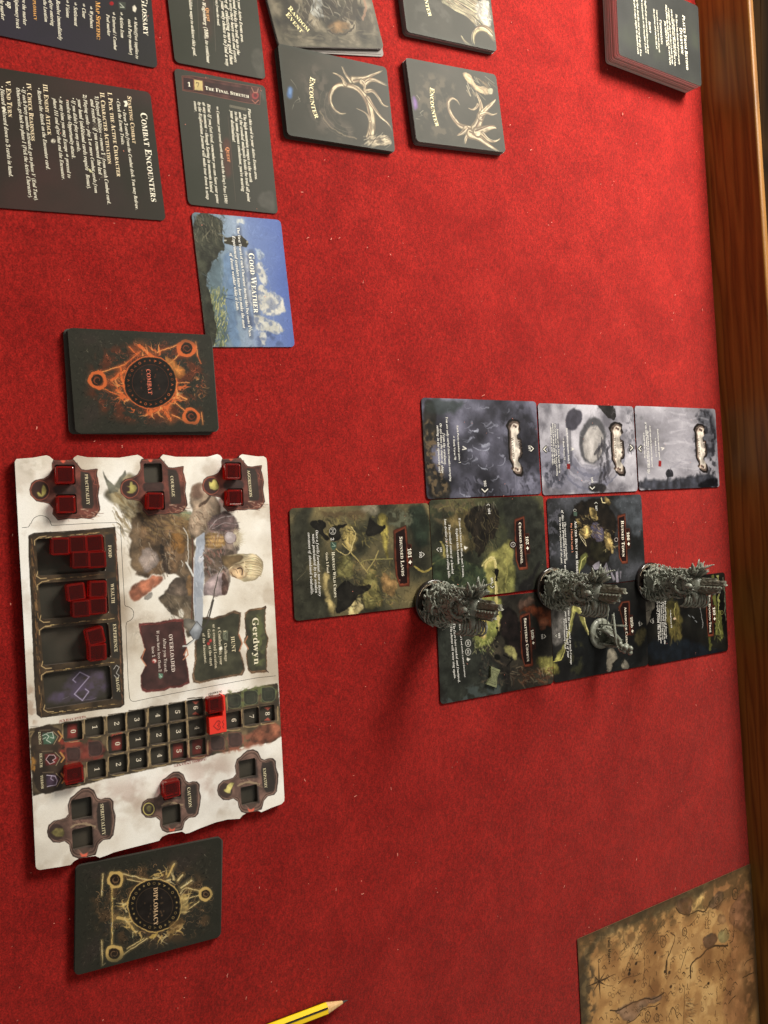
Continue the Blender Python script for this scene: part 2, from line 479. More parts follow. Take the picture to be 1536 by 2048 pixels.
# ------------------------------------------------------------------ the red cloth, the wooden side board, the floor beyond
def cloth_material():
    m = bpy.data.materials.new('red_suede'); m.use_nodes = True
    nt = m.node_tree; b = nt.nodes['Principled BSDF']; N = nt.nodes.new; L = nt.links.new
    tc = N('ShaderNodeTexCoord')
    def noi(sc, det, rough=0.5, dist=0):
        n = N('ShaderNodeTexNoise'); n.inputs['Scale'].default_value = sc; n.inputs['Detail'].default_value = det
        n.inputs['Roughness'].default_value = rough; n.inputs['Distortion'].default_value = dist
        L(tc.outputs['Object'], n.inputs['Vector']); return n
    def rmp(n, p0, p1, c0, c1):
        r = N('ShaderNodeValToRGB'); e = r.color_ramp.elements
        e[0].position = p0; e[1].position = p1; e[0].color = (*c0, 1); e[1].color = (*c1, 1)
        L(n.outputs['Fac'], r.inputs['Fac']); return r
    big = rmp(noi(22, 6, 0.62, 0.6), 0.36, 0.66, srgb((135, 18, 15)), srgb((154, 28, 23)))
    fine = rmp(noi(950, 4, 0.7), 0.35, 0.68, (0.55,) * 3, (1.36,) * 3)
    fib = N('ShaderNodeTexNoise'); fib.inputs['Scale'].default_value = 420; fib.inputs['Detail'].default_value = 2
    mp = N('ShaderNodeMapping'); mp.inputs['Scale'].default_value = (0.75, 1.3, 1); mp.inputs['Rotation'].default_value = (0, 0, 0.7)
    L(tc.outputs['Object'], mp.inputs['Vector']); L(mp.outputs[0], fib.inputs['Vector'])
    fr = rmp(fib, 0.35, 0.7, (0.78,) * 3, (1.2,) * 3)
    m1 = N('ShaderNodeMixRGB'); m1.blend_type = 'MULTIPLY'; m1.inputs[0].default_value = 1
    m2 = N('ShaderNodeMixRGB'); m2.blend_type = 'MULTIPLY'; m2.inputs[0].default_value = 1
    L(big.outputs[0], m1.inputs[1]); L(fine.outputs[0], m1.inputs[2]); L(m1.outputs[0], m2.inputs[1]); L(fr.outputs[0], m2.inputs[2])
    L(m2.outputs[0], b.inputs['Base Color'])
    b.inputs['Roughness'].default_value = 0.95; b.inputs['Specular IOR Level'].default_value = 0.15
    b.inputs['Sheen Weight'].default_value = 0.30; b.inputs['Sheen Tint'].default_value = (1, 0.42, 0.36, 1); b.inputs['Sheen Roughness'].default_value = 0.5
    bn = noi(700, 4, 0.75)
    bp = N('ShaderNodeBump'); bp.inputs['Strength'].default_value = 0.55; bp.inputs['Distance'].default_value = 0.0007
    L(bn.outputs['Fac'], bp.inputs['Height'])
    bg = noi(30, 3); bp2 = N('ShaderNodeBump'); bp2.inputs['Strength'].default_value = 0.35; bp2.inputs['Distance'].default_value = 0.004
    L(bg.outputs['Fac'], bp2.inputs['Height']); L(bp.outputs[0], bp2.inputs['Normal']); L(bp2.outputs[0], b.inputs['Normal'])
    return m
def wood_material(name, dark, mid, light, rot=0.0, scale=(3.0, 45, 45), rough=0.4, dis=3.0, spec=0.3):
    m = bpy.data.materials.new(name); m.use_nodes = True
    nt = m.node_tree; b = nt.nodes['Principled BSDF']; N = nt.nodes.new; L = nt.links.new
    tc = N('ShaderNodeTexCoord'); mp = N('ShaderNodeMapping'); mp.inputs['Scale'].default_value = scale; mp.inputs['Rotation'].default_value = (0, 0, rot)
    L(tc.outputs['Object'], mp.inputs['Vector'])
    n0 = N('ShaderNodeTexNoise'); n0.inputs['Scale'].default_value = 0.9; n0.inputs['Detail'].default_value = 2; L(mp.outputs[0], n0.inputs['Vector'])
    mu = N('ShaderNodeMath'); mu.operation = 'MULTIPLY'; mu.inputs[1].default_value = 13; L(n0.outputs['Fac'], mu.inputs[0])
    fr = N('ShaderNodeMath'); fr.operation = 'PINGPONG'; fr.inputs[1].default_value = 1; L(mu.outputs[0], fr.inputs[0])
    f = N('ShaderNodeTexNoise'); f.inputs['Scale'].default_value = 9; f.inputs['Detail'].default_value = 5; f.inputs['Roughness'].default_value = 0.7; L(mp.outputs[0], f.inputs['Vector'])
    mx = N('ShaderNodeMath'); mx.operation = 'MULTIPLY_ADD'; mx.inputs[1].default_value = 0.45; L(f.outputs['Fac'], mx.inputs[0]); 
    hf = N('ShaderNodeMath'); hf.operation = 'MULTIPLY'; hf.inputs[1].default_value = 0.55; L(fr.outputs[0], hf.inputs[0]); L(hf.outputs[0], mx.inputs[2])
    r = N('ShaderNodeValToRGB'); e = r.color_ramp.elements
    e[0].position = 0.15; e[1].position = 0.8; e[0].color = (*srgb(dark), 1); e[1].color = (*srgb(light), 1)
    x = r.color_ramp.elements.new(0.45); x.color = (*srgb(mid), 1)
    L(mx.outputs[0], r.inputs['Fac']); L(r.outputs[0], b.inputs['Base Color'])
    b.inputs['Roughness'].default_value = rough; b.inputs['Specular IOR Level'].default_value = spec
    bp = N('ShaderNodeBump'); bp.inputs['Strength'].default_value = 0.12; bp.inputs['Distance'].default_value = 0.001
    L(mx.outputs[0], bp.inputs['Height']); L(bp.outputs[0], b.inputs['Normal'])
    return m
# cloth: a sheet with very gentle undulations, under everything, reaching beyond the frame
random.seed(3)
A0 = np.array([-0.90, 0.6225]); A1 = np.array([0.75, 0.7455])        # foot of the side board
nx, ny = 120, 70
V = []; F = []
for j in range(ny + 1):
    for i in range(nx + 1):
        x = -0.9 + 1.65 * i / nx
        yt = A0[1] + (A1[1] - A0[1]) * (x + 0.9) / 1.65
        y = -0.28 + (yt + 0.28) * j / ny
        V.append((x, y, -0.0008 + 0.0006 * mnoise.noise(Vector((x * 9, y * 9, 1.3)))))
for j in range(ny):
    for i in range(nx):
        a = j * (nx + 1) + i; F.append((a, a + 1, a + nx + 2, a + nx + 1))
tag(mesh_obj('tablecloth', V, F, cloth_material(), smooth=True), kind='structure')
# side board: one plank standing along the far edge, its top edge rounded
ex = (A1 - A0) / np.hypot(*(A1 - A0)); nrm = np.array([-ex[1], ex[0]])
def board_profile(t, h, r, n=4):
    P = [(0, -0.03)]
    for i in range(n + 1):
        a = math.pi - math.pi / 2 * i / n; P.append((r + r * math.cos(a), h - r + r * math.sin(a)))
    for i in range(n + 1):
        a = math.pi / 2 - math.pi / 2 * i / n; P.append((t - r + r * math.cos(a), h - r + r * math.sin(a)))
    P.append((t, -0.03)); return P
prof = board_profile(0.0075, 0.0560, 0.0022)
rail = empty('table_side_board', (*A0, 0), math.atan2(ex[1], ex[0]))
tag(rail, 'brown wooden side board standing along the far edge of the red cloth', 'board')
Lb = float(np.hypot(*(A1 - A0)))
V = []; F = []; ns = 40
for i in range(ns + 1):
    x = Lb * i / ns
    for (u, v) in prof: V.append((x, u, v))
k = len(prof)
for i in range(ns):
    for j in range(k - 1):
        a = i * k + j; F.append((a, a + 1, a + k + 1, a + k))
F += [tuple(range(k)), tuple(reversed(range(ns * k, ns * k + k)))]
WOOD = wood_material('oiled_pine', (92, 58, 22), (118, 78, 30), (134, 92, 38), 0, (3.2, 55, 55), 0.42)
mesh_obj('plank', V, F, WOOD, rail, smooth=False)
# floor far below, laid in boards
FLW = [wood_material('floor_pine_%s' % n, d, mi, l, 0, (1.6, 14, 14), 0.5) for n, d, mi, l in (('dark', (40, 24, 9), (62, 40, 15), (78, 52, 22)), ('mid', (44, 27, 10), (68, 44, 17), (86, 58, 25)))]
floor_root = empty('floor', (0, 0, -0.72)); tag(floor_root, kind='structure')
for j in range(14):
    y0 = 0.2 + j * 0.145
    me_w = 0.1425
    bm = bmesh.new(); bmesh.ops.create_cube(bm, size=1)
    bmesh.ops.scale(bm, vec=(4.0, me_w, 0.02), verts=bm.verts)
    bmesh.ops.bevel(bm, geom=bm.edges[:], offset=0.0015, segments=1, affect='EDGES')
    bm_obj('floorboard', bm, FLW[j % 2], floor_root, loc=(random.uniform(-0.3, 0.3), y0, -0.01))
# lint: white fibres and crumbs lying on the cloth
rl = random.Random(21); V = []; F = []
def fleck(x, y, ln, wd, a):
    c, s_ = math.cos(a), math.sin(a); o = len(V); z = 0.0004
    b_ = rl.uniform(-0.4, 0.4) * ln
    P = [(-ln / 2, 0), (0, b_ * 0.4), (ln / 2, 0)]
    for (u, v) in P:
        for w_ in (-wd / 2, wd / 2): V.append((x + u * c - (v + w_) * s_, y + u * s_ + (v + w_) * c, z + 0.0003 * rl.random()))
    F.extend([(o, o + 2, o + 3, o + 1), (o + 2, o + 4, o + 5, o + 3)])
seen = [(968, 790), (1410, 1045), (1424, 1339), (1347, 1045), (1353, 1105), (1302, 1104), (1424, 1355), (1392, 1410), (1244, 1718), (1273, 1718), (1350, 1777), (1128, 1773),
        (434, 1817), (616, 476), (662, 478), (604, 384), (679, 476), (781, 509), (73, 856), (244, 893), (1350, 590), (1347, 626), (965, 792), (1062, 300), (1245, 228), (1020, 250),
        (154, 1055), (25, 1070), (21, 1208), (672, 1779), (725, 1787), (795, 1709), (711, 1592), (782, 1577), (610, 1560), (371, 1955), (206, 2040), (455, 1951), (492, 1996), (1405, 620), (1344, 640)]
for (px, py) in seen:
    x, y = W(px, py, 0.0004); fleck(x, y, rl.uniform(0.0008, 0.0026), rl.uniform(0.0003, 0.0005), rl.uniform(0, 3.14))
for i in range(420):
    x, y = rl.uniform(-0.6, 0.45), rl.uniform(-0.05, 0.66)
    fleck(x, y, rl.uniform(0.0003, 0.0011), rl.uniform(0.0002, 0.00038), rl.uniform(0, 3.14))
tag(mesh_obj('lint', V, F, mat('lint_fibre', (232, 150, 130), 0.9)), kind='stuff')

# ------------------------------------------------------------------ cards in the upper left
CREAM = (238, 232, 212); ORNG = (222, 178, 120)
def dark_card_art(w, h, cx, cy, th, z, c0=(62, 58, 50), c1=(74, 62, 56), c2=(54, 56, 46)):
    a = Art(w, h, cx, cy, th, z)
    a.base([(0, c2), (0.5, c0), (1, c1)], 170, 4); return a
TC = 0.00035
# rules card
a = dark_card_art(0.0815, 0.126, -0.2363 + 0.0004, 0.0575, 0.132, TC, (58, 50, 45), (70, 52, 48), (50, 48, 40))
t = Lettering(TC); A_ = lambda *q, **k: t.write(CA, *q, **k)
A_('Combat Encounters', (770, 615), (830, 1105), 'sc', CREAM)
A_('Starting Combat', (698, 525), (727, 785), 'sc', (236, 214, 176))
for s_, p, q in [("• Draw 3 cards from the Combat deck. You may Redraw.", (672, 600), (745, 1150)), ("• Check the Enemy Traits.", (638, 540), (668, 795)),
                 ("1) Delayed Abilities – remove 1   from each Combat card,", (520, 525), (590, 1120)), ("and resolve    if you removed the last   .", (495, 545), (545, 985)),
                 ("2) Playing cards – play 1 or more Combat cards from", (455, 518), (520, 1058)), ("your hand (additional cards require   Bonus).", (425, 545), (480, 1035)),
                 ("• If you didn't play any cards,", (392, 535), (425, 832)), ("resolve the Opportunity attack.", (362, 548), (395, 870)),
                 ("• At any time you may Escape ⇒ proceed to", (322, 528), (372, 975)), ("phase III and after that end the Encounter.", (290, 540), (340, 985)),
                 ("• Resolve the Attack on the Encounter card.", (203, 480), (255, 930)),
                 ("• If each Party member Activated, go to phase V (End Turn).", (118, 475), (190, 1100)), ("Otherwise, go back to phase I (Pick the Active Character).", (88, 480), (158, 1085)),
                 ("• Discard  , discard down to 3 cards in hand.", (0, 470), (50, 970))]:
    A_(s_, p, q, 'i', CREAM, hs=1.1)
for s_, p, q in [("I. Pick the Active Character", (590, 505), (642, 968)), ("II. Character Activation", (548, 505), (592, 898)), ("III. Enemy Attack", (235, 460), (262, 740)),
                 ("IV. Check Readiness", (145, 455), (172, 770)), ("V. End Turn", (30, 440), (45, 640))]:
    A_(s_, p, q, 'sc', (240, 222, 186))
a.use(CA)
for (x, y) in ((688, 568), (18, 600)):
    a.poly([(x - 12, y - 14), (x + 6, y - 18), (x + 14, y), (x + 6, y + 18), (x - 8, y + 14), (x - 2, y)], CREAM, soft=0.6)
a.ell((292, 772), 13, 12, CREAM); a.ell((296, 768), 3, 3, (60, 50, 45)); a.ell((292, 779), 3, 3, (60, 50, 45))
for (x, y) in ((578, 852), (522, 688), (565, 963)):
    a.line([(x - 14, y - 12), (x + 14, y - 10), (x - 14, y + 10), (x + 14, y + 12), (x - 14, y - 12)], 3, (120, 112, 100))
a.poly([(478, 920), (496, 928), (512, 948), (492, 944)], (214, 210, 170))
card('rules_card', a, t, 'dark brown rules card headed Combat Encounters, cut off by the left of the photo', 'card', t=TC)
# glossary card
gx, gy = W(315.3, 136.7, TC); th = 0.10
w_, h_ = 0.0815, 0.126
cx = gx - (w_ / 2 * math.cos(th) - h_ / 2 * math.sin(th)); cy = gy - (w_ / 2 * math.sin(th) + h_ / 2 * math.cos(th))
a = dark_card_art(w_, h_, cx, cy, th, TC, (50, 48, 54), (56, 52, 62), (46, 46, 44))
t = Lettering(TC)
A_('Glossary', (775, -18), (788, 190), 'sc', CREAM)
for s_, p, q in [("⇒ Multieffect (applies to", (735, 90), (745, 320)), ("each Party member)", (702, 105), (710, 298)), ("⇒ Action Icon", (657, 62), (663, 205)),
                 ("⇒ Universal / Combat", (615, 62), (625, 272)), ("Pool marker", (583, 78), (590, 195)), ("⇒ Wyrdness", (490, 30), (496, 152)), ("⇒ Clear", (450, 15), (453, 98)),
                 ("⇒ Settlement", (404, 8), (408, 140)), ("⇒ Visions", (360, -5), (364, 95)), ("Resolve immediately", (308, 0), (322, 218)), ("after entering", (270, 0), (280, 140)),
                 ("the Location", (237, 0), (245, 118)), ("Move the marker", (120, -40), (128, 135)), ("on Diplomacy track", (78, -50), (90, 155)), ("up", (38, 8), (40, 42)), ("the marker", (-2, -10), (8, 108))]:
    A_(s_, p, q, 'i', CREAM, hs=1.1)
A_('Map Specific:', (525, 5), (531, 215), 'sc', (226, 170, 96)); A_('Diplomacy', (178, -30), (186, 108), 'sc', (226, 170, 96))
a.use(CA); a.ell((612, 18), 12, 11, (170, 36, 40)); a.poly([(725, 35), (738, 25), (750, 45), (742, 68), (728, 58)], CREAM)
a.poly([(650, 8), (690, 12), (688, 52), (652, 48)], (78, 84, 76)); a.line([(658, 18), (680, 40), (660, 38)], 5, (190, 196, 180))
card('rules_card', a, t, 'dark rules card headed Glossary in the top left corner of the photo', 'card', t=TC)

# two landscape event cards
def event_art(cx, cy, th):
    a = dark_card_art(0.088, 0.063, cx, cy, th, TC, (58, 60, 51), (62, 62, 55), (53, 56, 46))
    return a
a = event_art(-0.3567, 0.156, 0.125); a.use(CB)
a.poly([(520, 330), (560, 300), (600, 340), (604, 500), (560, 500), (530, 420)], (92, 90, 82), 0.5, 6, 4)
a.line([(172, -80), (185, 255)], 3, (110, 96, 88), 0.7); a.line([(275, -40), (292, 330)], 3, (110, 96, 88), 0.7)
a.poly([(190, -10), (265, -10), (275, 260), (205, 260)], (88, 66, 58), 0.5, 10, 3)
t = Lettering(TC); B_ = lambda *q, **k: t.write(CB, *q, **k)
for s_, p, q in [("Place this card in your Active Events area.", (415, -190), (456, 270)), ("A Wagenburg compound blocks the trail up to the", (383, -230), (430, 350)),
                 ("north and threatens to seize their heavy carts and extorts", (358, -240), (412, 398)), ("travellers. Short of collecting more gold than", (330, -200), (385, 410)),
                 ("in your purse, your only choice is to find a way", (310, -180), (358, 420)), ("away from the trail.", (290, -20), (304, 165)),
                 ("Go east of the Wagenburg (108), to continue", (190, -180), (236, 400)), ("and search for hidden ways to achieve this goal.", (105, -200), (150, 358))]:
    B_(s_, p, q, 'i', CREAM, hs=1.1)
B_('Quest', (228, 48), (238, 135), 'sc', (232, 170, 110))
card('event_card', a, t, 'dark event card cut off by the photo, its quest text naming the Wagenburg', 'card', t=TC)
a = event_art(-0.265, 0.166, 0.115); a.use(CB)
a.poly([(75, 485), (140, 485), (580, 560), (574, 668), (480, 655), (160, 590), (80, 578)], (80, 50, 46), 1, 1, 1, 0.3, outline=((120, 78, 66), 4))
a.poly([(215, 520), (510, 570), (512, 635), (222, 585)], (58, 38, 36), 1, 1)
a.poly([(82, 492), (148, 500), (150, 580), (84, 572)], (56, 38, 38), 1, 1, outline=((128, 80, 66), 3))
a.poly([(153, 508), (207, 516), (210, 580), (156, 574)], (212, 190, 130), 1, 1)
a.ell((545, 610), 22, 24, (150, 60, 60)); a.ell((545, 610), 12, 13, (96, 40, 42)); a.line([(522, 560), (535, 590), (556, 592), (564, 566)], 5, (170, 120, 100)); a.line([(525, 640), (545, 660), (566, 640)], 5, (176, 110, 90))
for i in range(9): a.ell((386 + i * 12, 678 + i * 2.5), 4.5, 7, (160, 150, 130), ring=2.4)
a.poly([(335, 880), (385, 880), (400, 1140), (345, 1140)], (104, 62, 54), 0.6, 8, 3)
a.line([(290, 700), (345, 1240)], 2.5, (112, 90, 82), 0.6); a.line([(370, 740), (420, 1290)], 2.5, (112, 90, 82), 0.6)
a.poly([(600, 1230), (650, 1215), (672, 1260), (676, 1350), (620, 1345), (560, 1300), (570, 1240)], (96, 94, 88), 0.55, 5, 4)
a.poly([(560, 560), (600, 575), (615, 640), (590, 640)], (96, 96, 92), 0.5, 5, 4)
t = Lettering(TC)
t.write(CB, 'The Final Stretch', (226, 573), (506, 628), 'sc', CREAM)
t.write(CB, '1', (113, 552), (133, 556), 'b', CREAM); t.write(CB, '7', (168, 556), (190, 560), 'b', (70, 50, 30))
for s_, p, q in [("Place this card in your Active Events area.", (498, 695), (545, 1150)), ("The high mountain ranges to the north", (468, 728), (510, 1165)),
                 ("and the crooked mileposts beside the trail all point", (440, 718), (497, 1290)), ("to the same joyous conclusion: you're nearing", (413, 715), (460, 1225)),
                 ("your destination!", (385, 708), (400, 905)), ("∞ Continue your travel north and reach the King's Pass (110)!", (295, 680), (352, 1300)),
                 ("Hint: If you feel tired, remember you can Save your game", (238, 665), (298, 1300)), ("at any moment – though Saving in moments hinted", (208, 655), (258, 1230)),
                 ("by the Exploration Journal will make tear down & setup", (178, 652), (234, 1275)), ("easier.", (152, 648), (158, 715))]:
    B_(s_, p, q, 'i', CREAM, hs=1.1)
B_('Quest', (357, 940), (368, 1035), 'sc', (232, 150, 96))
card('event_card', a, t, 'dark event card titled The Final Stretch with a red title bar along one end', 'card', t=TC)

# weather card: a wanderer on a cliff above a valley, sky with clouds
a = Art(0.088, 0.063, -0.1734, 0.1786, 0.127, TC); a.use(CW)
sky = a.noise(120, 4)
Y = np.linspace(0, 1, a.H)[:, None] + 0.12 * (sky - 0.5)
a.img = ramp(np.clip(Y, 0, 1), [(0, (104, 122, 132)), (0.3, (134, 156, 178)), (0.5, (158, 176, 200)), (0.68, (118, 140, 192)), (1, (88, 112, 182))])
a.cloud([(600, 1200), (1180, 1500), (1350, 1760), (600, 1760)], (70, 84, 120), 0.55, 30, 0.45)
a.cloud([(640, 130), (730, 160), (720, 260), (620, 260)], (222, 228, 224), 0.9, 14, 0.35, 3, 3)
for P, c_ in (([(850, 520), (950, 560), (960, 640), (900, 680), (860, 600)], (176, 190, 205)), ([(720, 560), (790, 560), (850, 1000), (850, 1260), (760, 1240), (740, 900)], (188, 196, 208)),
              ([(880, 700), (960, 740), (1020, 880), (1030, 980), (940, 980), (880, 860)], (222, 222, 214)), ([(900, 930), (1060, 1080), (1110, 1090), (1200, 1140), (1240, 1260), (1190, 1350), (1080, 1340), (980, 1340), (900, 1240)], (226, 224, 212)),
              ([(850, 1340), (960, 1340), (1040, 1420), (1180, 1460), (1240, 1540), (1120, 1600), (1000, 1520), (900, 1560), (860, 1440)], (214, 214, 204)), ([(910, 1560), (980, 1560), (1010, 1640), (960, 1740), (920, 1650)], (206, 208, 204))):
    a.poly(P, c_, 0.95, 3, 7, 0.08); a.cloud(P, (120, 134, 166), 0.8, 14, 0.6, 4, 5)
a.poly([(1000, 1150), (1080, 1140), (1150, 1230), (1070, 1300), (1000, 1230)], (150, 158, 176), 0.8, 4, 6)
# valley river of light and grass
a.poly([(470, 560), (620, 600), (600, 1300), (700, 1760), (560, 1760), (470, 1300), (440, 900)], (112, 140, 176), 0.85, 4, 5)
a.poly([(330, 700), (470, 600), (470, 1200), (520, 1500), (540, 1760), (380, 1760), (300, 1300), (260, 960)], (96, 116, 126), 0.9, 5, 6)
a.dabs((300, 1000, 520, 1720), 260, 60, 12, [(190, 188, 122), (152, 154, 98), (98, 110, 72), (214, 208, 140), (76, 90, 62)], 1.7, 0.4, 1.2, 0.1, 3)
a.dabs((430, 700, 520, 1100), 60, 70, 9, [(150, 168, 180), (110, 134, 158)], 1.5, 0.2, 0.6, 0.1, 4)
# cliff
a.poly([(80, 60), (460, 140), (460, 400), (490, 560), (430, 560), (370, 680), (320, 690), (325, 780), (265, 850), (250, 980), (300, 1060), (330, 1200), (390, 1500), (370, 1760), (150, 1760), (80, 900)], (54, 56, 46), 1, 1.2, 3, 0.5)
a.dabs((110, 110, 450, 420), 170, 80, 13, [(110, 108, 88), (82, 82, 66), (148, 142, 118), (46, 48, 40), (66, 66, 52)], 1.2, 0.5, 0.8, 0.2, 5)
a.dabs((150, 450, 400, 660), 60, 70, 20, [(40, 42, 36), (70, 70, 58), (52, 54, 46)], 0.7, 0.6, 0.8, 0.2, 6)
a.dabs((130, 800, 300, 1700), 90, 90, 18, [(40, 46, 38), (60, 62, 50), (32, 36, 32)], 1.5, 0.5, 0.7, 0.2, 8)
a.paint(0.6, (900, 4.0, 1.3, 0.08, 5), (400, 2.0, 0.6, 0.16, 6))
# wanderer and the far bridge posts
a.poly([(478, 392), (520, 400), (600, 384), (690, 372), (760, 440), (780, 470), (755, 520), (690, 505), (600, 500), (530, 480), (480, 470)], (58, 54, 40), 1, 1)
a.ell((762, 452), 12, 16, (170, 170, 150)); a.poly([(476, 425), (512, 425), (508, 442), (478, 444)], (200, 200, 190))
a.line([(480, 1105), (585, 1108)], 7, (52, 74, 110)); a.line([(484, 1140), (590, 1166)], 7, (52, 74, 110))
# soft dark halo behind the print
for (p, q, w2) in (((660, 275), (812, 1620), 60), ((600, 380), (735, 1515), 46), ((565, 590), (655, 1300), 40)):
    a.line([p, q], w2, (50, 56, 72), 0.35, soft=8)
a.line([(812, 590), (878, 1320)], 92, (60, 62, 70), 0.38, soft=9)
t = Lettering(TC)
t.write(CW, 'Good Weather', (780, 585), (848, 1325), 'sc', (250, 248, 232))
t.write(CW, 'The first Travel of each Character during this Day costs 1   less.', (638, 275), (790, 1620), 'b', (248, 246, 236))
t.write(CW, 'Experienced travelers know how to make the most', (580, 380), (712, 1515), 'i', (246, 244, 234))
t.write(CW, 'of decent weather while it lasts.', (548, 590), (636, 1300), 'i', (246, 244, 234))
a.line([(778, 1490), (820, 1500), (790, 1520), (826, 1530)], 8, (240, 240, 220))
card('weather_card', a, t, 'blue weather card titled Good Weather, painted with clouds and a figure on a cliff', 'card', t=TC, edge=CUTL)

# ------------------------------------------------------------------ ornate glowing decks
def ring_deck_art(w, h, cx, cy, th, z, f, cen, R, nodes, cmain, chot, cdim, links, seed, brk):
    a = Art(w, h, cx, cy, th, z); a.use(f)
    a.base([(0, (46, 46, 38)), (0.6, (52, 50, 42)), (1, (58, 52, 46))], 60, 5)
    r = np.random.RandomState(seed)
    a.cloud([(cen[0] - R * 2.3, cen[1] - R * 1.5), (cen[0] + R * 2.1, cen[1] - R * 1.5), (cen[0] + R * 2.1, cen[1] + R * 1.5), (cen[0] - R * 2.3, cen[1] + R * 1.5)], cdim, 0.75, 26, 0.52, 14, 8)
    # filigree scratches and curls
    for i in range(300):
        an = r.uniform(0, 6.28); rr = R * r.uniform(1.05, 2.1); x = cen[0] + rr * math.cos(an) * 1.05; y = cen[1] + rr * math.sin(an) * 0.75
        k = r.uniform(8, 40); b0 = r.uniform(0, 6.28); P = [(x + k * math.cos(b0 + q) * (1 - q / 5), y + k * math.sin(b0 + q) * (1 - q / 5)) for q in np.linspace(0, r.uniform(1, 4), 7)]
        cc = np.array(cdim) * r.uniform(0.9, 2.3); a.line(P, 3.4, np.clip(cc, 0, 255), r.uniform(0.3, 0.9), 0.8)
    for (p, q, w2, hot) in links:
        a.line([p, q], w2, chot if hot else cmain, 0.95, 0.8, jit=1.2, glow=(cmain, 3.5, 0.35))
    # brightness varies along the ring: clumps of molten light
    for i in range(70):
        an = r.uniform(0, 6.28)
        if not any(abs((an - b_ + math.pi) % (2 * math.pi) - math.pi) < wd for b_, wd in brk): continue
        rr = R * r.uniform(1.0, 1.25); x = cen[0] + rr * math.cos(an); y = cen[1] + rr * math.sin(an) * 1.0
        P = [(x, y)]; a2 = an + r.normal() * 0.8
        for q in range(4):
            a2 += r.normal() * 0.5; P.append((P[-1][0] + 22 * math.cos(a2), P[-1][1] + 22 * math.sin(a2)))
        a.line(P, r.uniform(10, 24), cmain if r.rand() < 0.6 else chot, 0.8, 1.5, jit=2, taper=True)
    a.smear(1500, 1.5, 0.32, 0.5, seed); a.smear(500, 2.2, 0.22, 0.9, seed + 1)
    a.ell(cen, R * 1.0, R * 0.98, cmain, 0.9, 1, warp=1.5, ring=9)
    a.ell(cen, R * 0.96, R * 0.94, (30, 26, 22), 1, 1, var=0.1)
    for i in range(26):
        an = 2 * math.pi * i / 26 + 0.1; rr = R * 0.82; x = cen[0] + rr * math.cos(an); y = cen[1] + rr * math.sin(an)
        cc = np.clip(np.array(cmain) * r.uniform(0.55, 1.1), 0, 255); kind = r.randint(3)
        if kind == 0: a.ell((x, y), 10, 10, cc, ring=4)
        elif kind == 1: a.line([(x - 9, y - 7), (x + 8, y), (x - 9, y + 8)], 5, cc)
        else: a.ell((x, y), 8, 9, cc, 0.8)
    a.ell(cen, R * 0.68, R * 0.67, (34, 29, 26), 1, 1, var=0.25); a.ell(cen, R * 0.68, R * 0.67, np.array(cdim) * 1.1, 0.8, 1, ring=4)
    for i in range(14):
        x, y = cen[0] + r.uniform(-0.4, 0.4) * R, cen[1] + r.uniform(-0.5, 0.5) * R
        a.ell((x, y), 6, 9, np.array(cdim) * 1.2, 0.7, 2)
    for (x, y, rad) in nodes:
        a.ell((x, y), rad * 1.35, rad * 1.3, cmain, 0.3, 6, warp=3)
        a.ell((x, y), rad, rad, cmain, 0.95, 1.2, warp=2.5, ring=rad * 0.42)
        a.ell((x, y), rad * 0.72, rad * 0.72, (46, 34, 26), 1, 1)
        for q in range(5):
            b0 = r.uniform(0, 6.28); P = [(x + rad * 0.5 * math.cos(b0 + u) * (1 - u / 6), y + rad * 0.5 * math.sin(b0 + u) * (1 - u / 6)) for u in np.linspace(0, 2.6, 6)]
            a.line(P, 6, np.array(cdim) * 1.3, 0.8)
    a.border((48, 49, 41), 3.0, 22)
    return a
OR = (226, 112, 58)
a = ring_deck_art(0.063, 0.088, -0.0981, 0.1136, 0.085, 0.0034, CC, (840, 580), 250,
                  [(345, 558, 72), (1178, 262, 72), (1222, 895, 66)], OR, (244, 160, 92), (104, 52, 34),
                  [((385, 485), (600, 415), 9, 1), ((600, 415), (745, 290), 8, 0), ((370, 628), (640, 735), 9, 0), ((905, 298), (1105, 228), 9, 1), ((1020, 410), (1122, 305), 7, 1), ((1040, 880), (1175, 945), 9, 1),
                   ((1060, 760), (1180, 860), 8, 1), ((1262, 200), (1278, 330), 8, 1), ((1278, 330), (1310, 400), 6, 0), ((1318, 860), (1326, 970), 8, 1), ((480, 560), (600, 470), 26, 0), ((560, 440), (590, 620), 18, 0), ((520, 650), (640, 735), 20, 0),
                   ((740, 240), (860, 340), 34, 0), ((640, 250), (720, 320), 12, 0), ((850, 850), (1000, 810), 26, 0), ((960, 830), (1030, 930), 26, 0), ((1000, 810), (1090, 700), 16, 0), ((1080, 690), (1180, 735), 14, 1), ((1080, 540), (1090, 700), 12, 1), ((1090, 582), (1200, 584), 6, 1)], 5,
                  [(-1.6, 0.5), (2.6, 0.6), (0.6, 0.5), (1.3, 0.4), (-0.5, 0.3)])
a.poly([(950, 340), (1000, 320), (1120, 420), (1170, 470), (1130, 560), (1080, 540), (1040, 440)], (206, 132, 66), 0.75, 2, 5, 0.5)
a.dabs((1240, 520, 1350, 720), 30, 30, 7, [(214, 120, 66), (240, 176, 110)], 0.8, 1.0, 0.9, 0.4, 4)
t = Lettering(0.0034)
t.write(CC, 'COMBAT', (802, 455), (822, 692), 'b', (206, 110, 84))
deck('card_deck', a, t, 'deck of cards with a fiery orange rune ring on its back and the word COMBAT', 'card deck', n=14, group=None, edges=[CUT, mat('card_edge_dim', (84, 80, 70), 0.6)], lean=(0.0, 0.0), seed=3,
     bottom=[(0.0008, -0.0026, -0.012), (0.001, -0.0022, -0.02), (0.0004, -0.0018, -0.01), (0.0, -0.0014, 0)])
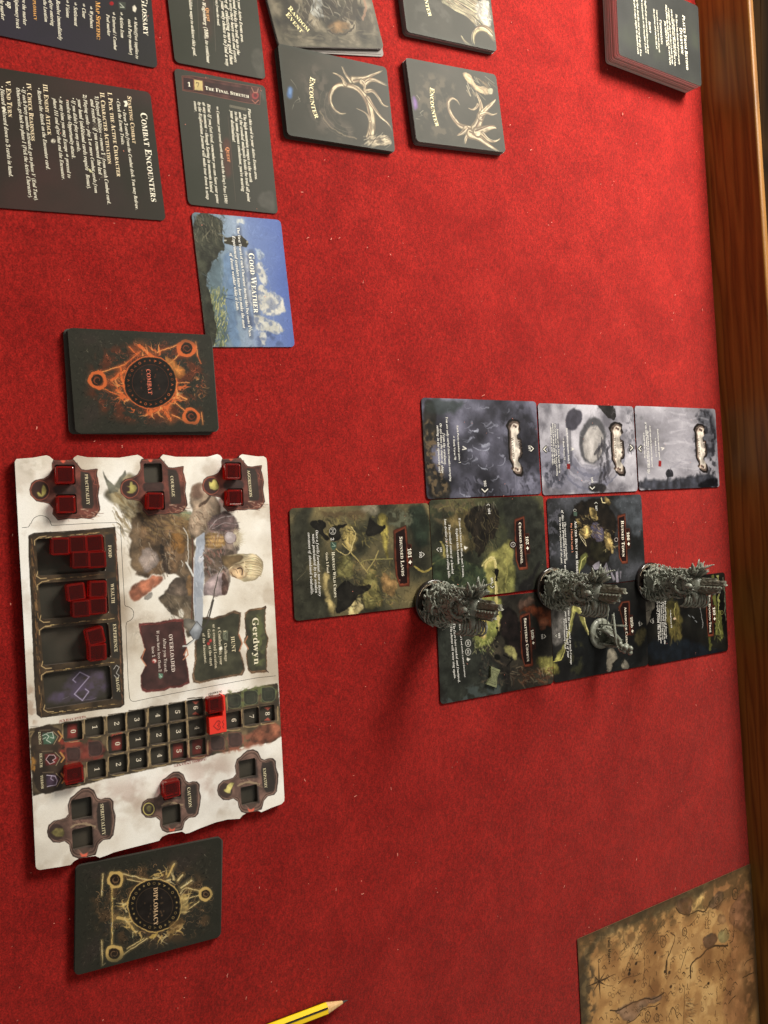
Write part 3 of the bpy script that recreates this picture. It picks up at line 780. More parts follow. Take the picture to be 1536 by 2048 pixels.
GO = (232, 196, 120)
a = ring_deck_art(0.063, 0.088, 0.2236, 0.1202, 0.0, 0.0031, CDI, (785, 662), 238,
                  [(440, 435, 64), (1235, 562, 52), (430, 1085, 66)], GO, (246, 222, 160), (96, 74, 52),
                  [((490, 380), (740, 440), 8, 1), ((550, 430), (700, 462), 6, 1), ((412, 500), (412, 1000), 9, 0), ((330, 385), (322, 575), 8, 1), ((322, 970), (325, 1190), 8, 1), ((325, 1190), (350, 1172), 6, 1), ((490, 1105), (720, 950), 9, 1), ((545, 1040), (690, 950), 6, 1),
                   ((1060, 510), (1190, 535), 8, 1), ((1085, 690), (1175, 625), 8, 1), ((1040, 605), (1180, 575), 6, 1), ((900, 410), (955, 300), 16, 0), ((990, 440), (1030, 395), 14, 1), ((1020, 505), (1105, 445), 16, 1), ((460, 770), (550, 785), 24, 0), ((500, 670), (550, 640), 18, 0), ((540, 790), (620, 900), 16, 0)], 9,
                  [(0.0, 0.7), (1.1, 0.5), (2.4, 0.4), (-1.2, 0.4), (3.0, 0.3)])
a.poly([(1010, 560), (1080, 580), (1080, 700), (1000, 760), (1010, 660)], (232, 202, 130), 0.7, 3, 6, 0.4)
a.poly([(890, 870), (1010, 760), (1060, 800), (960, 920), (910, 960)], (160, 124, 76), 0.7, 3, 6, 0.5)
a.poly([(730, 930), (830, 880), (800, 930), (760, 960)], (240, 204, 110), 0.8, 2, 4)
t = Lettering(0.0031)
t.write(CDI, 'DIPLOMACY', (778, 508), (780, 840), 'b', (214, 182, 142))
deck('card_deck', a, t, 'deck of cards with a golden rune ring on its back and the word DIPLOMACY', 'card deck', n=12, seed=8, edges=[CUT, mat('card_edge_dim2', (70, 70, 62), 0.6)],
     bottom=[(0.0012, 0.0012, -0.012), (0.0016, 0.0008, -0.01), (0.0004, 0.0006, 0)])

# ------------------------------------------------------------------ encounter decks and random events
def bone(a, P, w, seed=0, c=(218, 200, 166), dark=(116, 100, 78)):
    """gnarled branch: dark body with pale and ochre strands"""
    r = np.random.RandomState(seed); P = np.array(P, float); w = w * 1.6
    # smooth the polyline
    for _ in range(2):
        Q = [P[0]]
        for i in range(len(P) - 1): Q += [P[i] * 0.75 + P[i + 1] * 0.25, P[i] * 0.25 + P[i + 1] * 0.75]
        Q.append(P[-1]); P = np.array(Q)
    a.line(P, w * 1.3, dark, 0.9, 1.4, taper=True); a.line(P, w * 0.85, c, 0.92, 1.2, jit=1, taper=True, var=0.35)
    for q in range(3):
        off = r.uniform(-w * 0.3, w * 0.3, 2)
        a.line(P + off, w * 0.18, [(240, 226, 196), (150, 120, 92), (88, 68, 54)][q], 0.8, 0.8, taper=True)
def enc_art(cx, cy, th, z, f, blob, bc, warp=1.0):
    a = Art(0.063, 0.088, cx, cy, th, z); a.use(f)
    a.base([(0, (54, 54, 43)), (0.55, (62, 61, 50)), (1, (72, 68, 57))], 90, 4)
    return a
z1 = 0.0042
a = enc_art(-0.3168, 0.2474, 0.1216, z1, CE1, None, None)
a.cloud([(330, 160), (560, 330), (560, 640), (840, 900), (700, 1000), (330, 780)], (104, 94, 82), 0.7, 24, 0.5, 12, 8)
a.ell((190, 505), 30, 62, (82, 118, 176), 0.9, 5, 0.1, 3); a.ell((190, 490), 16, 34, (126, 166, 216), 0.7, 4)
for P in ([(200, 380), (240, 430), (262, 480)], [(285, 560), (250, 580), (225, 610)], [(270, 545), (290, 590), (250, 600)], [(225, 620), (210, 670)]): a.line(P, 5, (170, 166, 150), 0.7, taper=True)
r = np.random.RandomState(3)
for rad, al in ((250, .5), (300, .35), (210, .3)): a.line([(770 + rad * math.cos(u), 620 + rad * math.sin(u) * 1.05) for u in np.linspace(1.5, 3.6, 22)], 4, (150, 136, 118), al, jit=2)
a.line([(480, 680), (540, 800), (640, 880), (740, 930), (830, 940)], 12, (150, 134, 110), 0.7, 1.5, jit=3)
bone(a, [(965, 920), (985, 780), (960, 640), (900, 520), (830, 455), (740, 430), (650, 425), (590, 490), (575, 580), (610, 660), (680, 712), (730, 700)], 40, 1)
bone(a, [(940, 930), (975, 800), (930, 640)], 24, 2)
bone(a, [(720, 420), (690, 350), (600, 312)], 26, 3); bone(a, [(770, 390), (715, 320), (688, 250)], 22, 4)
bone(a, [(800, 380), (900, 370), (970, 340), (1080, 290)], 34, 5); bone(a, [(900, 420), (970, 370), (1040, 400), (1125, 440)], 30, 6)
bone(a, [(920, 490), (990, 480), (1050, 560), (1080, 620), (1140, 640)], 22, 7); bone(a, [(940, 560), (990, 640), (1060, 740), (1140, 800), (1170, 870)], 26, 8)
bone(a, [(960, 780), (930, 700), (830, 655)], 14, 9); bone(a, [(880, 400), (910, 430), (905, 500)], 30, 10)
a.poly([(860, 1045), (880, 1000), (940, 960), (1030, 915), (1105, 905), (1160, 940), (1178, 990), (1120, 1010), (1020, 1010), (960, 1055), (900, 1050)], (178, 164, 138), 1, 1, 3, 0.6)
a.dabs((880, 920, 1150, 1040), 40, 60, 9, [(90, 80, 66), (222, 212, 184), (60, 54, 46)], -0.4, 0.3, 0.9, 0.2, 2)
a.border((60, 65, 57), 1.0, 8)
t = Lettering(z1); t.write(CE1, 'Encounter', (388, 348), (435, 755), 'sc', (240, 226, 178), mid=(352, 560))
deck('card_deck', a, t, 'deck of encounter cards with a blue glow and a pale curled horn on its back', 'card deck', gain=0.80, n=13, edges=[CUT, mat('card_edge_brown', (78, 62, 54), 0.6), mat('card_edge_wine', (96, 72, 66), 0.6)], seed=5,
     bottom=[(0.0006, -0.0014, 0), (0.0004, -0.0012, 0), (0.0002, -0.001, 0.004)])
z2 = 0.0056
a = enc_art(-0.3412, 0.3518, 0.1588, z2, CE2, None, None)
a.cloud([(330, 850), (800, 1000), (820, 1100), (640, 1500), (900, 1750), (400, 1700), (330, 1200)], (108, 98, 80), 0.7, 24, 0.5, 12, 8)
a.ell((300, 1280), 38, 90, (126, 92, 160), 0.9, 5, -0.2, 3); a.ell((300, 1275), 22, 48, (164, 124, 196), 0.7, 4, -0.2)
for P in ([(330, 1180), (370, 1230), (350, 1260)], [(410, 1370), (370, 1400), (400, 1430), (340, 1450)], [(320, 1470), (380, 1480)]): a.line(P, 8, (186, 180, 160), 0.7, taper=True)
bone(a, [(1080, 1620), (960, 1590), (860, 1560), (780, 1460), (730, 1360), (720, 1260), (770, 1210), (830, 1240), (870, 1300)], 40, 1)
bone(a, [(1060, 1600), (1110, 1500), (1140, 1350), (1110, 1230), (1060, 1140)], 64, 2); bone(a, [(1120, 1450), (1180, 1360), (1260, 1290), (1310, 1230)], 50, 3)
bone(a, [(1090, 1300), (1060, 1350), (1010, 1360), (970, 1340)], 22, 4); bone(a, [(1130, 1420), (1200, 1390), (1270, 1430), (1330, 1400)], 24, 5)
bone(a, [(940, 1600), (900, 1650), (830, 1680)], 44, 6); bone(a, [(980, 1660), (940, 1700), (935, 1780)], 40, 7)
bone(a, [(1000, 1660), (1100, 1700), (1200, 1780), (1300, 1850), (1380, 1900)], 60, 8); bone(a, [(1080, 1640), (1180, 1600), (1270, 1570), (1320, 1590)], 60, 9)
bone(a, [(1150, 1660), (1220, 1740), (1300, 1760), (1370, 1720)], 30, 10)
a.poly([(885, 900), (990, 905), (1040, 1010), (1110, 1080), (1160, 1060), (1210, 1090), (1280, 1090), (1270, 1160), (1200, 1180), (1120, 1160), (1020, 1080), (940, 1000)], (186, 164, 130), 1, 1.2, 3, 0.5)
a.dabs((930, 930, 1230, 1150), 40, 110, 12, [(106, 88, 66), (226, 214, 184), (140, 120, 90)], 0.8, 0.25, 0.85, 0.1, 3)
a.poly([(1210, 1090), (1275, 1085), (1265, 1165), (1215, 1160)], (196, 192, 160), 1, 1.5, 2, 0.2)
a.border((62, 67, 58), 1.0, 8)
t = Lettering(z2); t.write(CE2, 'Encounter', (498, 1078), (572, 1572), 'sc', (238, 226, 166), mid=(482, 1330))
deck('card_deck', a, t, 'deck of encounter cards with a small purple glow and twisted roots on its back', 'card deck', gain=0.80, n=17, edges=[CUTG, mat('card_edge_lilac', (150, 140, 146), 0.6), CUT], seed=6)
a = enc_art(-0.4235, 0.3434, 0.150, z2, CE2, None, None)
a.cloud([(250, 0), (700, 0), (800, 300), (400, 500)], (92, 90, 82), 0.6, 30, 0.5, 12, 8)
for q in range(26):
    x0, y0 = 650 + q * 12 + random.uniform(-20, 20), 20 - q * 3
    bone(a, [(x0, y0), (x0 + 150, y0 + 80 + random.uniform(-20, 40)), (x0 + 300, y0 + 180), (x0 + 420, y0 + 300)], 20, q, (200, 194, 158), (110, 106, 84))
a.poly([(1060, 20), (1230, -60), (1280, 400), (1120, 260), (1040, 120)], (196, 192, 182), 0.85, 4, 8, 0.5)
a.dabs((1050, 0, 1280, 330), 90, 50, 12, [(110, 112, 110), (230, 226, 210), (150, 146, 130)], 0.9, 0.6, 0.9, 0.3, 9)
bone(a, [(1290, 450), (1220, 370), (1130, 340), (1060, 380), (1030, 470), (1050, 560)], 56, 21, (214, 206, 160)); bone(a, [(990, 575), (930, 520), (880, 440)], 34, 22, (204, 200, 160))
a.border((66, 72, 64), 1.0, 8)
t = Lettering(z2); t.write(CE2, 'Encounter', (420, -290), (482, 205), 'sc', (238, 230, 180), mid=(395, -40))
deck('card_deck', a, t, 'deck of encounter cards with a pale root tangle, cut off by the photo', 'card deck', gain=0.80, n=17, edges=[CUTG, mat('card_edge_lilac2', (158, 148, 152), 0.6), CUT], seed=7)
# random event deck
z3 = 0.0036; rx, ry = W(558.8, 92, z3); th = 0.30
cx = rx - (0.0315 * math.cos(th) + 0.044 * math.sin(th)); cy = ry - (0.0315 * math.sin(th) - 0.044 * math.cos(th))
a = Art(0.063, 0.088, cx, cy, th, z3); a.use(CB)
a.base([(0, (52, 50, 42)), (0.35, (84, 80, 66)), (0.6, (118, 110, 92)), (1, (168, 156, 132))], 46, 6)
a.cloud([(640, -100), (1250, -100), (1350, 280), (700, 280)], (58, 54, 46), 0.6, 30, 0.5, 10, 8)
a.poly([(860, -60), (960, -60), (980, 60), (1000, 120), (920, 110), (880, 40)], (176, 178, 172), 0.8, 4, 7, 0.5)
for P in ([(840, 140), (880, 60), (900, -40)], [(1000, 90), (1050, 40), (1040, -40)], [(1110, 120), (1150, 60), (1130, -60)], [(1160, 130), (1190, 40), (1180, -60)], [(770, 110), (790, 20), (760, -40)]):
    a.line(P, 42, (66, 60, 50), 0.85, 2, jit=5)
a.dabs((820, -30, 1220, 150), 110, 55, 9, [(190, 184, 166), (64, 58, 50), (136, 126, 106), (40, 38, 34)], 1.0, 0.7, 0.8, 0.3, 5)
a.poly([(1000, 160), (1080, 130), (1160, 150), (1130, 210), (1040, 215)], (170, 132, 88), 0.7, 5, 7, 0.5)
a.line([(1010, 190), (1060, 225), (1140, 215), (1180, 160)], 10, (60, 52, 42), 0.9, 1, jit=3); a.line([(1230, 120), (1260, 60), (1240, -10)], 16, (176, 136, 110), 0.7, 2, jit=3)
a.dabs((700, 180, 1300, 290), 50, 120, 16, [(70, 68, 56), (150, 140, 116), (98, 92, 76)], 0.1, 0.4, 0.6, 0.3, 6)
a.border((96, 92, 78), 1.2, 10)
t = Lettering(z3)
t.write(CB, 'Random', (752, 52), (882, 205), 'sc', (226, 216, 160)); t.write(CB, 'Event', (738, 92), (838, 212), 'sc', (226, 216, 160))
deck('card_deck', a, t, 'deck of grey brown random event cards tilted at the top edge of the photo', 'card deck', gain=0.80, n=10, edges=[CUTG, CUT], seed=9,
     bottom=[(0.003, 0.002, -0.03), (0.002, 0.001, -0.02)])
# large overview deck against the side board
z4 = 0.0195; bx, by = W(1238, 109, z4)
th = 0.045; cx = bx - (0.0779 / 2 * math.cos(th) + 0.1125 / 2 * math.sin(th)); cy = by - (0.0779 / 2 * math.sin(th) - 0.1125 / 2 * math.cos(th))
a = Art(0.0779, 0.1125, cx, cy, th, z4); a.use(CBIG)
a.base([(0, (34, 36, 34)), (0.5, (42, 44, 42)), (1, (50, 54, 46))], 120, 4)
t = Lettering(z4); G_ = lambda *q, **k: t.write(CBIG, *q, **k)
G_('Places From Beyond', (797, 128), (832, 600), 'sc', CREAM); G_('Overview', (772, 235), (788, 465), 'sc', CREAM)
for s_, p, q in [("The Places from Beyond deck gives your party", (738, 120), (766, 555)), ("new Locations to explore. Each of them", (718, 165), (738, 482)), ("can be found only once. Reveal the top card when", (698, 80), (730, 565)),
                 ("a Location tells you to and place it beside the map,", (672, 70), (708, 555)), ("then follow the rules printed on the card before", (650, 40), (688, 560)), ("you return it here.", (640, 180), (660, 400)),
                 ("Large cards, marked on their back, along with", (572, 85), (595, 450)), ("this reference card and the dial set.", (545, 75), (572, 425)),
                 ("Shuffle all the cards and put them in a pile near", (470, 0), (498, 465)), ("the Location cards, so that every player is able to", (440, -10), (478, 455)),
                 ("see them. Keep this card on top of the pile. When", (400, -10), (433, 480)), ("the pile is empty, shuffle the discarded cards.", (375, -10), (412, 470))]:
    G_(s_, p, q, 'i', (232, 228, 208), hs=1.25)
G_('Components', (600, 168), (614, 378), 'sc', CREAM); G_('Setup', (505, 182), (514, 280), 'sc', CREAM)
deck('card_deck', a, t, 'thick deck of large black cards headed Places From Beyond, against the wooden side board', 'card deck', n=48, jit=0.0003, seed=12, lean=(-0.004, 0.004),
     edges=[mat('big_edge_grey', (196, 186, 178), 0.7), mat('big_edge_pale', (222, 214, 206), 0.7), mat('big_edge_dim', (140, 130, 122), 0.7), mat('big_edge_light', (238, 234, 236), 0.7)])
# ------------------------------------------------------------------ location cards of the map
LW_, LH_ = 0.0778, 0.1154
def loc_art(cx, cy, th, f):
    a = Art(LW_, LH_, cx, cy, th, TC, 4000); return a.use(f)
def plate(a, pts, tab, name, nb, let, f, tp, np_, c=(74, 32, 26), fr=(120, 66, 48)):
    a.paint(0.5, (700, 3.4, 1.1, 0.22, 5), (900, 1.6, 0.45, 0.40, 6))
    g_ = a.img.mean(-1, keepdims=True); a.img = a.img * 0.80 + g_ * 0.20 * np.array([1.0, 1.02, 0.96])
    a.poly(pts, (24, 18, 16), 0.8, 3, 1, 0, outline=None); a.poly(tab, (60, 30, 24), 1, 1, 0.5, 0.2, outline=(fr, 2.2 * f.s / 4.5))
    a.poly(pts, fr, 1, 1, 0.8, 0.35)
    P = np.array(pts); c0 = P.mean(0); a.poly((P - c0) * np.array([0.72, 0.90]) + c0, (40, 20, 18), 1, 1, 0.5, 0.2); a.line(list((P - c0) * np.array([0.80, 0.93]) + c0) + [((P - c0) * np.array([0.80, 0.93]) + c0)[0]], 1.4 * f.s / 4.5, (160, 100, 74), 0.8)
    let.write(f, name, tp[0], tp[1], 'sc', (240, 232, 214)); let.write(f, nb, np_[0], np_[1], 'b', (244, 238, 220))
def chev(a, x, y, dx, dy, k=14, w=4, halo=True):
    """arrow head pointing along (dx, dy)"""
    P = [(x - dx * k * 0.4 - dy * k * 0.9, y - dy * k * 0.4 + dx * k * 0.9), (x + dx * k * 0.5, y + dy * k * 0.5), (x - dx * k * 0.4 + dy * k * 0.9, y - dy * k * 0.4 - dx * k * 0.9)]
    if halo: a.line(P, w * 3, (24, 24, 22), 0.7, 1.5)
    a.line(P, w, (240, 238, 228), 1, 0.7)
def wyrd_plate(a, x0, y0, x1, y1):
    """pale scroll in a dark gnarled frame, long axis down the photo (crop G)"""
    a.paint(0.6, (500, 5.0, 1.8, 0.08, 5), (200, 2.4, 0.7, 0.12, 6))
    w = x1 - x0; h = y1 - y0; X = lambda u, v: (x0 + u * w + (v - 0.5) * 12, y0 + v * h)
    body = [X(.15, .05), X(.4, .0), X(.8, .02), X(.98, .06), X(.9, .12), X(1.0, .2), X(.75, .25), X(.78, .33), X(1.0, .36), X(1.05, .6), X(.95, .68), X(.78, .7), X(.75, .78), X(1.0, .84), X(1.05, .93), X(.95, 1.), X(.6, .99), X(.35, .93), X(.3, .8), X(.12, .7), X(.1, .4), X(.12, .2), X(0, .12)]
    a.poly(body, (30, 24, 22), 1, 1.2, 1, 0.2); c0 = np.mean(body, 0); B = (np.array(body) - c0) * [0.8, 0.93] + c0
    a.poly(B, (120, 106, 98), 1, 1, 1.5, 0.5); B = (np.array(body) - c0) * [0.58, 0.84] + c0
    a.poly(B, (214, 206, 196), 1, 1.2, 1.2, 0.25)
    for v in (0.12, 0.86):
        for q in range(5): a.ell(X(0.3 + 0.12 * q, v + 0.02 * (q % 2)), 5, 6, [(80, 66, 60), (200, 186, 172), (110, 88, 82)][q % 3], 0.9, 0.8)
WH = (226, 224, 218)
# 104
a = loc_art(-0.0730, 0.3805, 0.0651, CG)
a.base([(0, (44, 44, 52)), (0.35, (72, 72, 82)), (0.6, (98, 98, 112)), (1, (146, 146, 164))], 90, 5)
a.poly([(50, 40), (110, 40), (130, 200), (90, 300), (130, 400), (200, 440), (180, 510), (70, 510)], (42, 40, 36), 0.85, 5, 7, 0.5); a.cloud([(60, 130), (110, 150), (130, 330), (200, 480), (80, 500)], (136, 118, 92), 0.8, 12, 0.55, 4, 6)
a.poly([(55, 40), (200, 45), (260, 60), (200, 110), (90, 120)], (62, 72, 70), 0.7, 8, 8)
r = np.random.RandomState(2)
for i in range(34):
    x, y = r.uniform(250, 470), r.uniform(60, 470); k = r.uniform(10, 34)
    if 440 < x < 530 and 130 < y < 400: continue
    b0 = r.uniform(-1, 1) + 0.6; P = [(x + k * math.cos(b0 + q * 0.7), y + k * 0.8 * math.sin(b0 + q * 0.7)) for q in range(4)]
    a.line(P, r.uniform(5, 12), (190, 194, 210), r.uniform(0.3, 0.7), 2.2, jit=4, taper=True)
a.dabs((230, 400, 560, 500), 50, 40, 9, [(44, 44, 52), (150, 150, 166)], 1.3, 0.5, 0.7, 0.3, 4)
a.cloud([(380, 60), (590, 60), (600, 480), (520, 480)], (38, 38, 44), 0.55, 22, 0.52, 10, 8)
wyrd_plate(a, 450, 132, 520, 402); chev(a, 348, 466, 0, 1, 15, 5); chev(a, 568, 272, 1, 0, 13, 4)
a.line([(246, 262), (262, 272), (244, 276)], 5, WH)
t = Lettering(TC); g = lambda *q, **k: t.write(CG, *q, **k)
g('104 ✦', (502, 232), (512, 305), 'b', (60, 50, 44)); g('Wyrdness', (470, 220), (478, 322), 'sc', (60, 50, 44))
g('Each Party member gains 1', (217, 165), (228, 340), 'b', WH); g('⇒ Book Verse 70', (200, 212), (206, 325), 'b', WH)
for s_, p, q in [("You are only varied tree trunks emerging", (166, 125), (185, 425)), ("from the wyrdness.", (152, 202), (160, 350)), ("Or are those the masts of ships", (138, 155), (148, 388)), ("sailing in the opalescent sea?", (124, 165), (134, 385))]: g(s_, p, q, 'i', WH)
g('102', (343, 420), (346, 450), 'b', WH); g('107', (550, 256), (553, 286), 'b', WH)
GRP = None
card('location_card', a, t, 'blue grey location card 104 Wyrdness, nearest the camera in the row of three', 'card', t=TC, gam=1.22, gain=0.93)
# 107
a = loc_art(-0.0792, 0.4975, 0.0630, CG)
a.base([(0, (120, 118, 126)), (0.5, (172, 170, 178)), (1, (206, 204, 212))], 60, 5)
a.poly([(590, 290), (680, 260), (740, 250), (800, 360), (900, 350), (940, 420), (860, 480), (700, 470), (620, 440)], (132, 132, 146), 0.8, 8, 9)
a.poly([(730, 100), (780, 80), (810, 110), (790, 170), (740, 190), (720, 160)], (66, 64, 74), 0.85, 4, 5); a.poly([(860, 60), (960, 70), (958, 150), (910, 120), (890, 90)], (44, 42, 42), 0.95, 2, 4, 0.4)
a.ell((850, 235), 62, 108, (92, 92, 96), 0.95, 5, 0.1, 4); a.ell((852, 250), 48, 86, (178, 174, 172), 0.95, 4, 0.1, 3); a.ell((836, 250), 20, 70, (206, 202, 200), 0.6, 5)
for rad in (85, 110, 135, 160): a.line([(842 + rad * math.cos(u), 260 + rad * 1.25 * math.sin(u)) for u in np.linspace(0.2, 2.9, 16)], 9, [(110, 112, 130), (196, 194, 204)][(rad // 25) % 2], 0.5, 2.5, jit=4)
a.dabs((880, 220, 930, 400), 40, 40, 12, [(54, 52, 58), (110, 110, 118)], 1.6, 0.3, 0.85, 0.3, 3)
a.cloud([(640, 330), (720, 300), (740, 440), (640, 470), (620, 400)], (60, 62, 72), 0.7, 14, 0.45, 6, 6); a.poly([(820, 440), (900, 430), (920, 470), (840, 478)], (48, 46, 46), 0.85, 4, 5, 0.5)
a.cloud([(1000, 80), (1050, 80), (1060, 300), (1000, 300)], (120, 120, 128), 0.8, 9, 0.6, 3, 3)
wyrd_plate(a, 928, 146, 996, 400); chev(a, 848, 455, 0, 1, 12, 4); chev(a, 628, 275, -1, 0, 13, 4); chev(a, 1030, 268, 1, 0, 13, 4)
a.line([(748, 268), (762, 274), (748, 280)], 4, WH); a.poly([(730, 342), (746, 344), (744, 368), (730, 366)], (134, 40, 40))
t = Lettering(TC)
for p in ((735, 180, 742, 345), (715, 222, 720, 335)): a.line([(p[0] + 6, p[1]), (p[2] + 6, p[3])], 16, (60, 60, 66), 0.4, 3)
for x in (655, 665, 675, 686): a.line([(x + 3, 160), (x + 9, 400)], 10, (80, 80, 88), 0.45, 2)
g('107 ✦', (975, 234), (984, 300), 'b', (60, 50, 44)); g('Wyrdness', (948, 222), (955, 316), 'sc', (60, 50, 44))
g('Each Party member loses 1', (726, 178), (738, 342), 'b', WH); g('⇒ Book Verse 71', (710, 222), (716, 325), 'b', WH)
for s_, p, q in [("Someone set the fire beyond here in", (683, 180), (694, 385)), ("the fog too close. Its smoke keeps spreading", (672, 160), (683, 400)), ("between low stones, and the wind", (661, 155), (672, 345)), ("cannot carry it over the hills.", (652, 170), (662, 350))]: g(s_, p, q, 'i', WH)
g('104', (640, 260), (642, 288), 'b', (40, 40, 40)); g('106', (842, 405), (845, 432), 'b', WH); g('108', (1016, 258), (1018, 284), 'b', (40, 40, 40))
card('location_card', a, t, 'pale location card 107 Wyrdness with a grey oval pool, middle of its row', 'card', t=TC, gam=1.22, gain=0.93)
# 108
a = loc_art(-0.0871, 0.6145, 0.0611, CG)
a.base([(0, (128, 126, 132)), (0.5, (164, 162, 170)), (1, (192, 190, 198))], 70, 4, ax=1, ay=2)
a.poly([(1340, 90), (1420, 90), (1425, 330), (1340, 300)], (92, 94, 102), 0.8, 8, 8); a.cloud([(1300, 85), (1420, 90), (1430, 440), (1350, 440)], (46, 46, 52), 0.8, 18, 0.5, 5, 8)
a.poly([(1060, 410), (1200, 420), (1300, 400), (1420, 380), (1435, 460), (1060, 470)], (52, 54, 62), 0.85, 7, 8, 0.5); a.poly([(1340, 430), (1430, 400), (1436, 455), (1340, 458)], (20, 20, 26), 0.9, 5, 5)
a.ell((1208, 388), 18, 20, (44, 44, 50), 0.95, 2, 0, 3); a.line([(1200, 410), (1195, 440)], 10, (60, 60, 66), 0.8, 2)
for (x, y) in ((1050, 120), (1075, 130), (1050, 185), (1040, 235), (1085, 240), (1062, 210), (1095, 160)): a.ell((x, y), 7, 9, (134, 134, 140), 0.9, 1.5)
a.dabs((1180, 100, 1330, 380), 40, 70, 8, [(206, 204, 212), (150, 148, 158)], 0.1, 0.3, 0.5, 0.2, 7)
wyrd_plate(a, 1322, 155, 1380, 385); chev(a, 1070, 272, -1, 0, 12, 4); a.line([(1168, 268), (1182, 270), (1172, 278)], 4, WH); a.poly([(1157, 328), (1170, 330), (1168, 356), (1156, 354)], (150, 44, 44))
t = Lettering(TC)
g('108 ✦', (1362, 234), (1371, 296), 'b', (60, 50, 44)); g('Wyrdness', (1338, 224), (1345, 314), 'sc', (60, 50, 44))
g('Each Party member gains 1', (1150, 182), (1160, 325), 'b', (236, 234, 228)); g('⇒ Book Verse 73', (1139, 222), (1144, 310), 'b', WH)
for s_, p, q in [("A cold mist rolls between the dunes and", (1114, 165), (1126, 360)), ("the path below it slowly vanishes, as", (1104, 190), (1113, 380)), ("if the land wanted to forget it. Far off", (1094, 150), (1107, 390)), ("a single bell is ringing.", (1086, 200), (1092, 320))]: g(s_, p, q, 'i', (236, 234, 228))
g('107', (1078, 258), (1080, 282), 'b', (40, 40, 40))
card('location_card', a, t, 'pale grey location card 108 Wyrdness, farthest of the row of three', 'card', t=TC, gam=1.22, gain=0.93)
# 101
OL = [(70, 66, 44), (150, 138, 76), (190, 170, 100), (112, 106, 70), (52, 50, 40)]
a = loc_art(0.0145, 0.2716, 0.0553, CH)
a.base([(0, (46, 46, 38)), (0.4, (82, 80, 62)), (0.65, (120, 110, 80)), (1, (148, 132, 92))], 90, 5)
a.poly([(80, 110), (330, 110), (230, 260), (270, 420), (260, 700), (330, 860), (500, 1090), (480, 1160), (110, 1160)], (70, 70, 58), 0.92, 10, 10, 0.2)
a.cloud([(330, 100), (760, 90), (800, 200), (600, 240), (400, 200)], (112, 92, 66), 0.8, 16, 0.5, 5, 8); a.poly([(730, 95), (880, 90), (880, 160), (820, 180), (720, 140)], (170, 160, 140), 0.75, 8, 9)
a.poly([(1130, 90), (1350, 70), (1350, 500), (1210, 440), (1180, 250)], (44, 56, 46), 0.9, 8, 9, 0.3); a.cloud([(950, 110), (1200, 110), (1200, 300), (1000, 320)], (120, 124, 104), 0.8, 14, 0.5, 5, 6)
a.poly([(860, 190), (920, 160), (980, 200), (970, 380), (990, 560), (960, 600), (920, 400), (880, 280)], (190, 174, 88), 0.95, 4, 6, 0.4)
a.poly([(560, 290), (620, 260), (690, 340), (700, 420), (660, 520), (640, 520), (560, 400)], (176, 156, 96), 0.95, 4, 6, 0.4)
a.poly([(370, 700), (440, 700), (470, 760), (420, 790), (430, 880), (500, 1000), (500, 1080), (430, 1020), (380, 860)], (214, 192, 130), 0.95, 4, 5, 0.3)
a.poly([(640, 960), (720, 920), (760, 1010), (700, 1100), (600, 1110)], (226, 206, 150), 0.95, 3, 6, 0.3)
a.poly([(750, 740), (820, 650), (880, 660), (870, 800), (960, 980), (830, 1040), (740, 1000)], (146, 138, 84), 0.9, 4, 6, 0.4); a.poly([(560, 520), (660, 580), (680, 700), (620, 760), (500, 740), (520, 620)], (140, 134, 82), 0.85, 5, 6, 0.4)
a.dabs((360, 180, 980, 420), 130, 60, 12, OL, 0.9, 0.8, 0.75, 0.3, 3); a.dabs((640, 560, 1060, 980), 140, 50, 11, OL + [(190, 150, 96)], 1.1, 0.9, 0.75, 0.3, 4); a.dabs((480, 560, 900, 1080), 90, 60, 14, OL, 0.6, 1, 0.6, 0.3, 5)
a.poly([(930, 680), (1010, 740), (1060, 800), (1040, 900), (960, 900), (900, 820)], (170, 130, 82), 0.7, 3, 7, 0.6)
a.line([(510, 490), (590, 550), (640, 520), (690, 350), (640, 290)], 9, (226, 206, 140), 0.95, 1, jit=2); a.line([(560, 440), (650, 520), (790, 700)], 11, (196, 176, 110), 0.95, 1, jit=1); a.line([(780, 690), (860, 580), (890, 500)], 10, (190, 172, 108), 0.9, 1, jit=1)
a.line([(730, 620), (760, 580), (1020, 575)], 8, (170, 160, 100), 0.95, 1, jit=1)
for i in range(6): a.line([(600 + i * 12, 420 + i * 14), (660 - i * 4, 470 + i * 8)], 4, (226, 206, 150), 0.9)
for P in ([(810, 190), (850, 250), (920, 280), (970, 270), (900, 350), (840, 370), (760, 360), (790, 300)], [(550, 790), (620, 770), (660, 820), (740, 830), (830, 800), (800, 860), (700, 900), (660, 980), (560, 1060), (500, 1080), (520, 940), (490, 860)], [(240, 240), (380, 220), (420, 280), (380, 320), (460, 390), (420, 420), (340, 330)], [(420, 300), (600, 250), (610, 270), (520, 310), (560, 380), (470, 440)]):
    a.poly(P, (40, 38, 34), 0.97, 1.5, 3, 0.4)
a.line([(1215, 640), (1270, 690), (1330, 690), (1370, 660)], 16, (184, 164, 86), 0.95, 1.5, jit=2); a.line([(150, 770), (230, 690)], 6, (120, 112, 88), 0.8)
t = Lettering(TC); h = lambda *q, **k: t.write(CH, *q, **k)
plate(a, [(1025, 320), (1140, 270), (1155, 440), (1165, 640), (1170, 820), (1080, 825), (1050, 740), (1035, 600), (1028, 440)], [(1150, 440), (1185, 445), (1195, 640), (1160, 650)], 'Shunned Lands', '101 ✦', t, CH, ((1078, 375), (1100, 732)), ((1152, 480), (1162, 630)))
chev(a, 1295, 535, 1, 0, 18, 6); a.line([(1250, 500), (1262, 570)], 1, WH, 0)
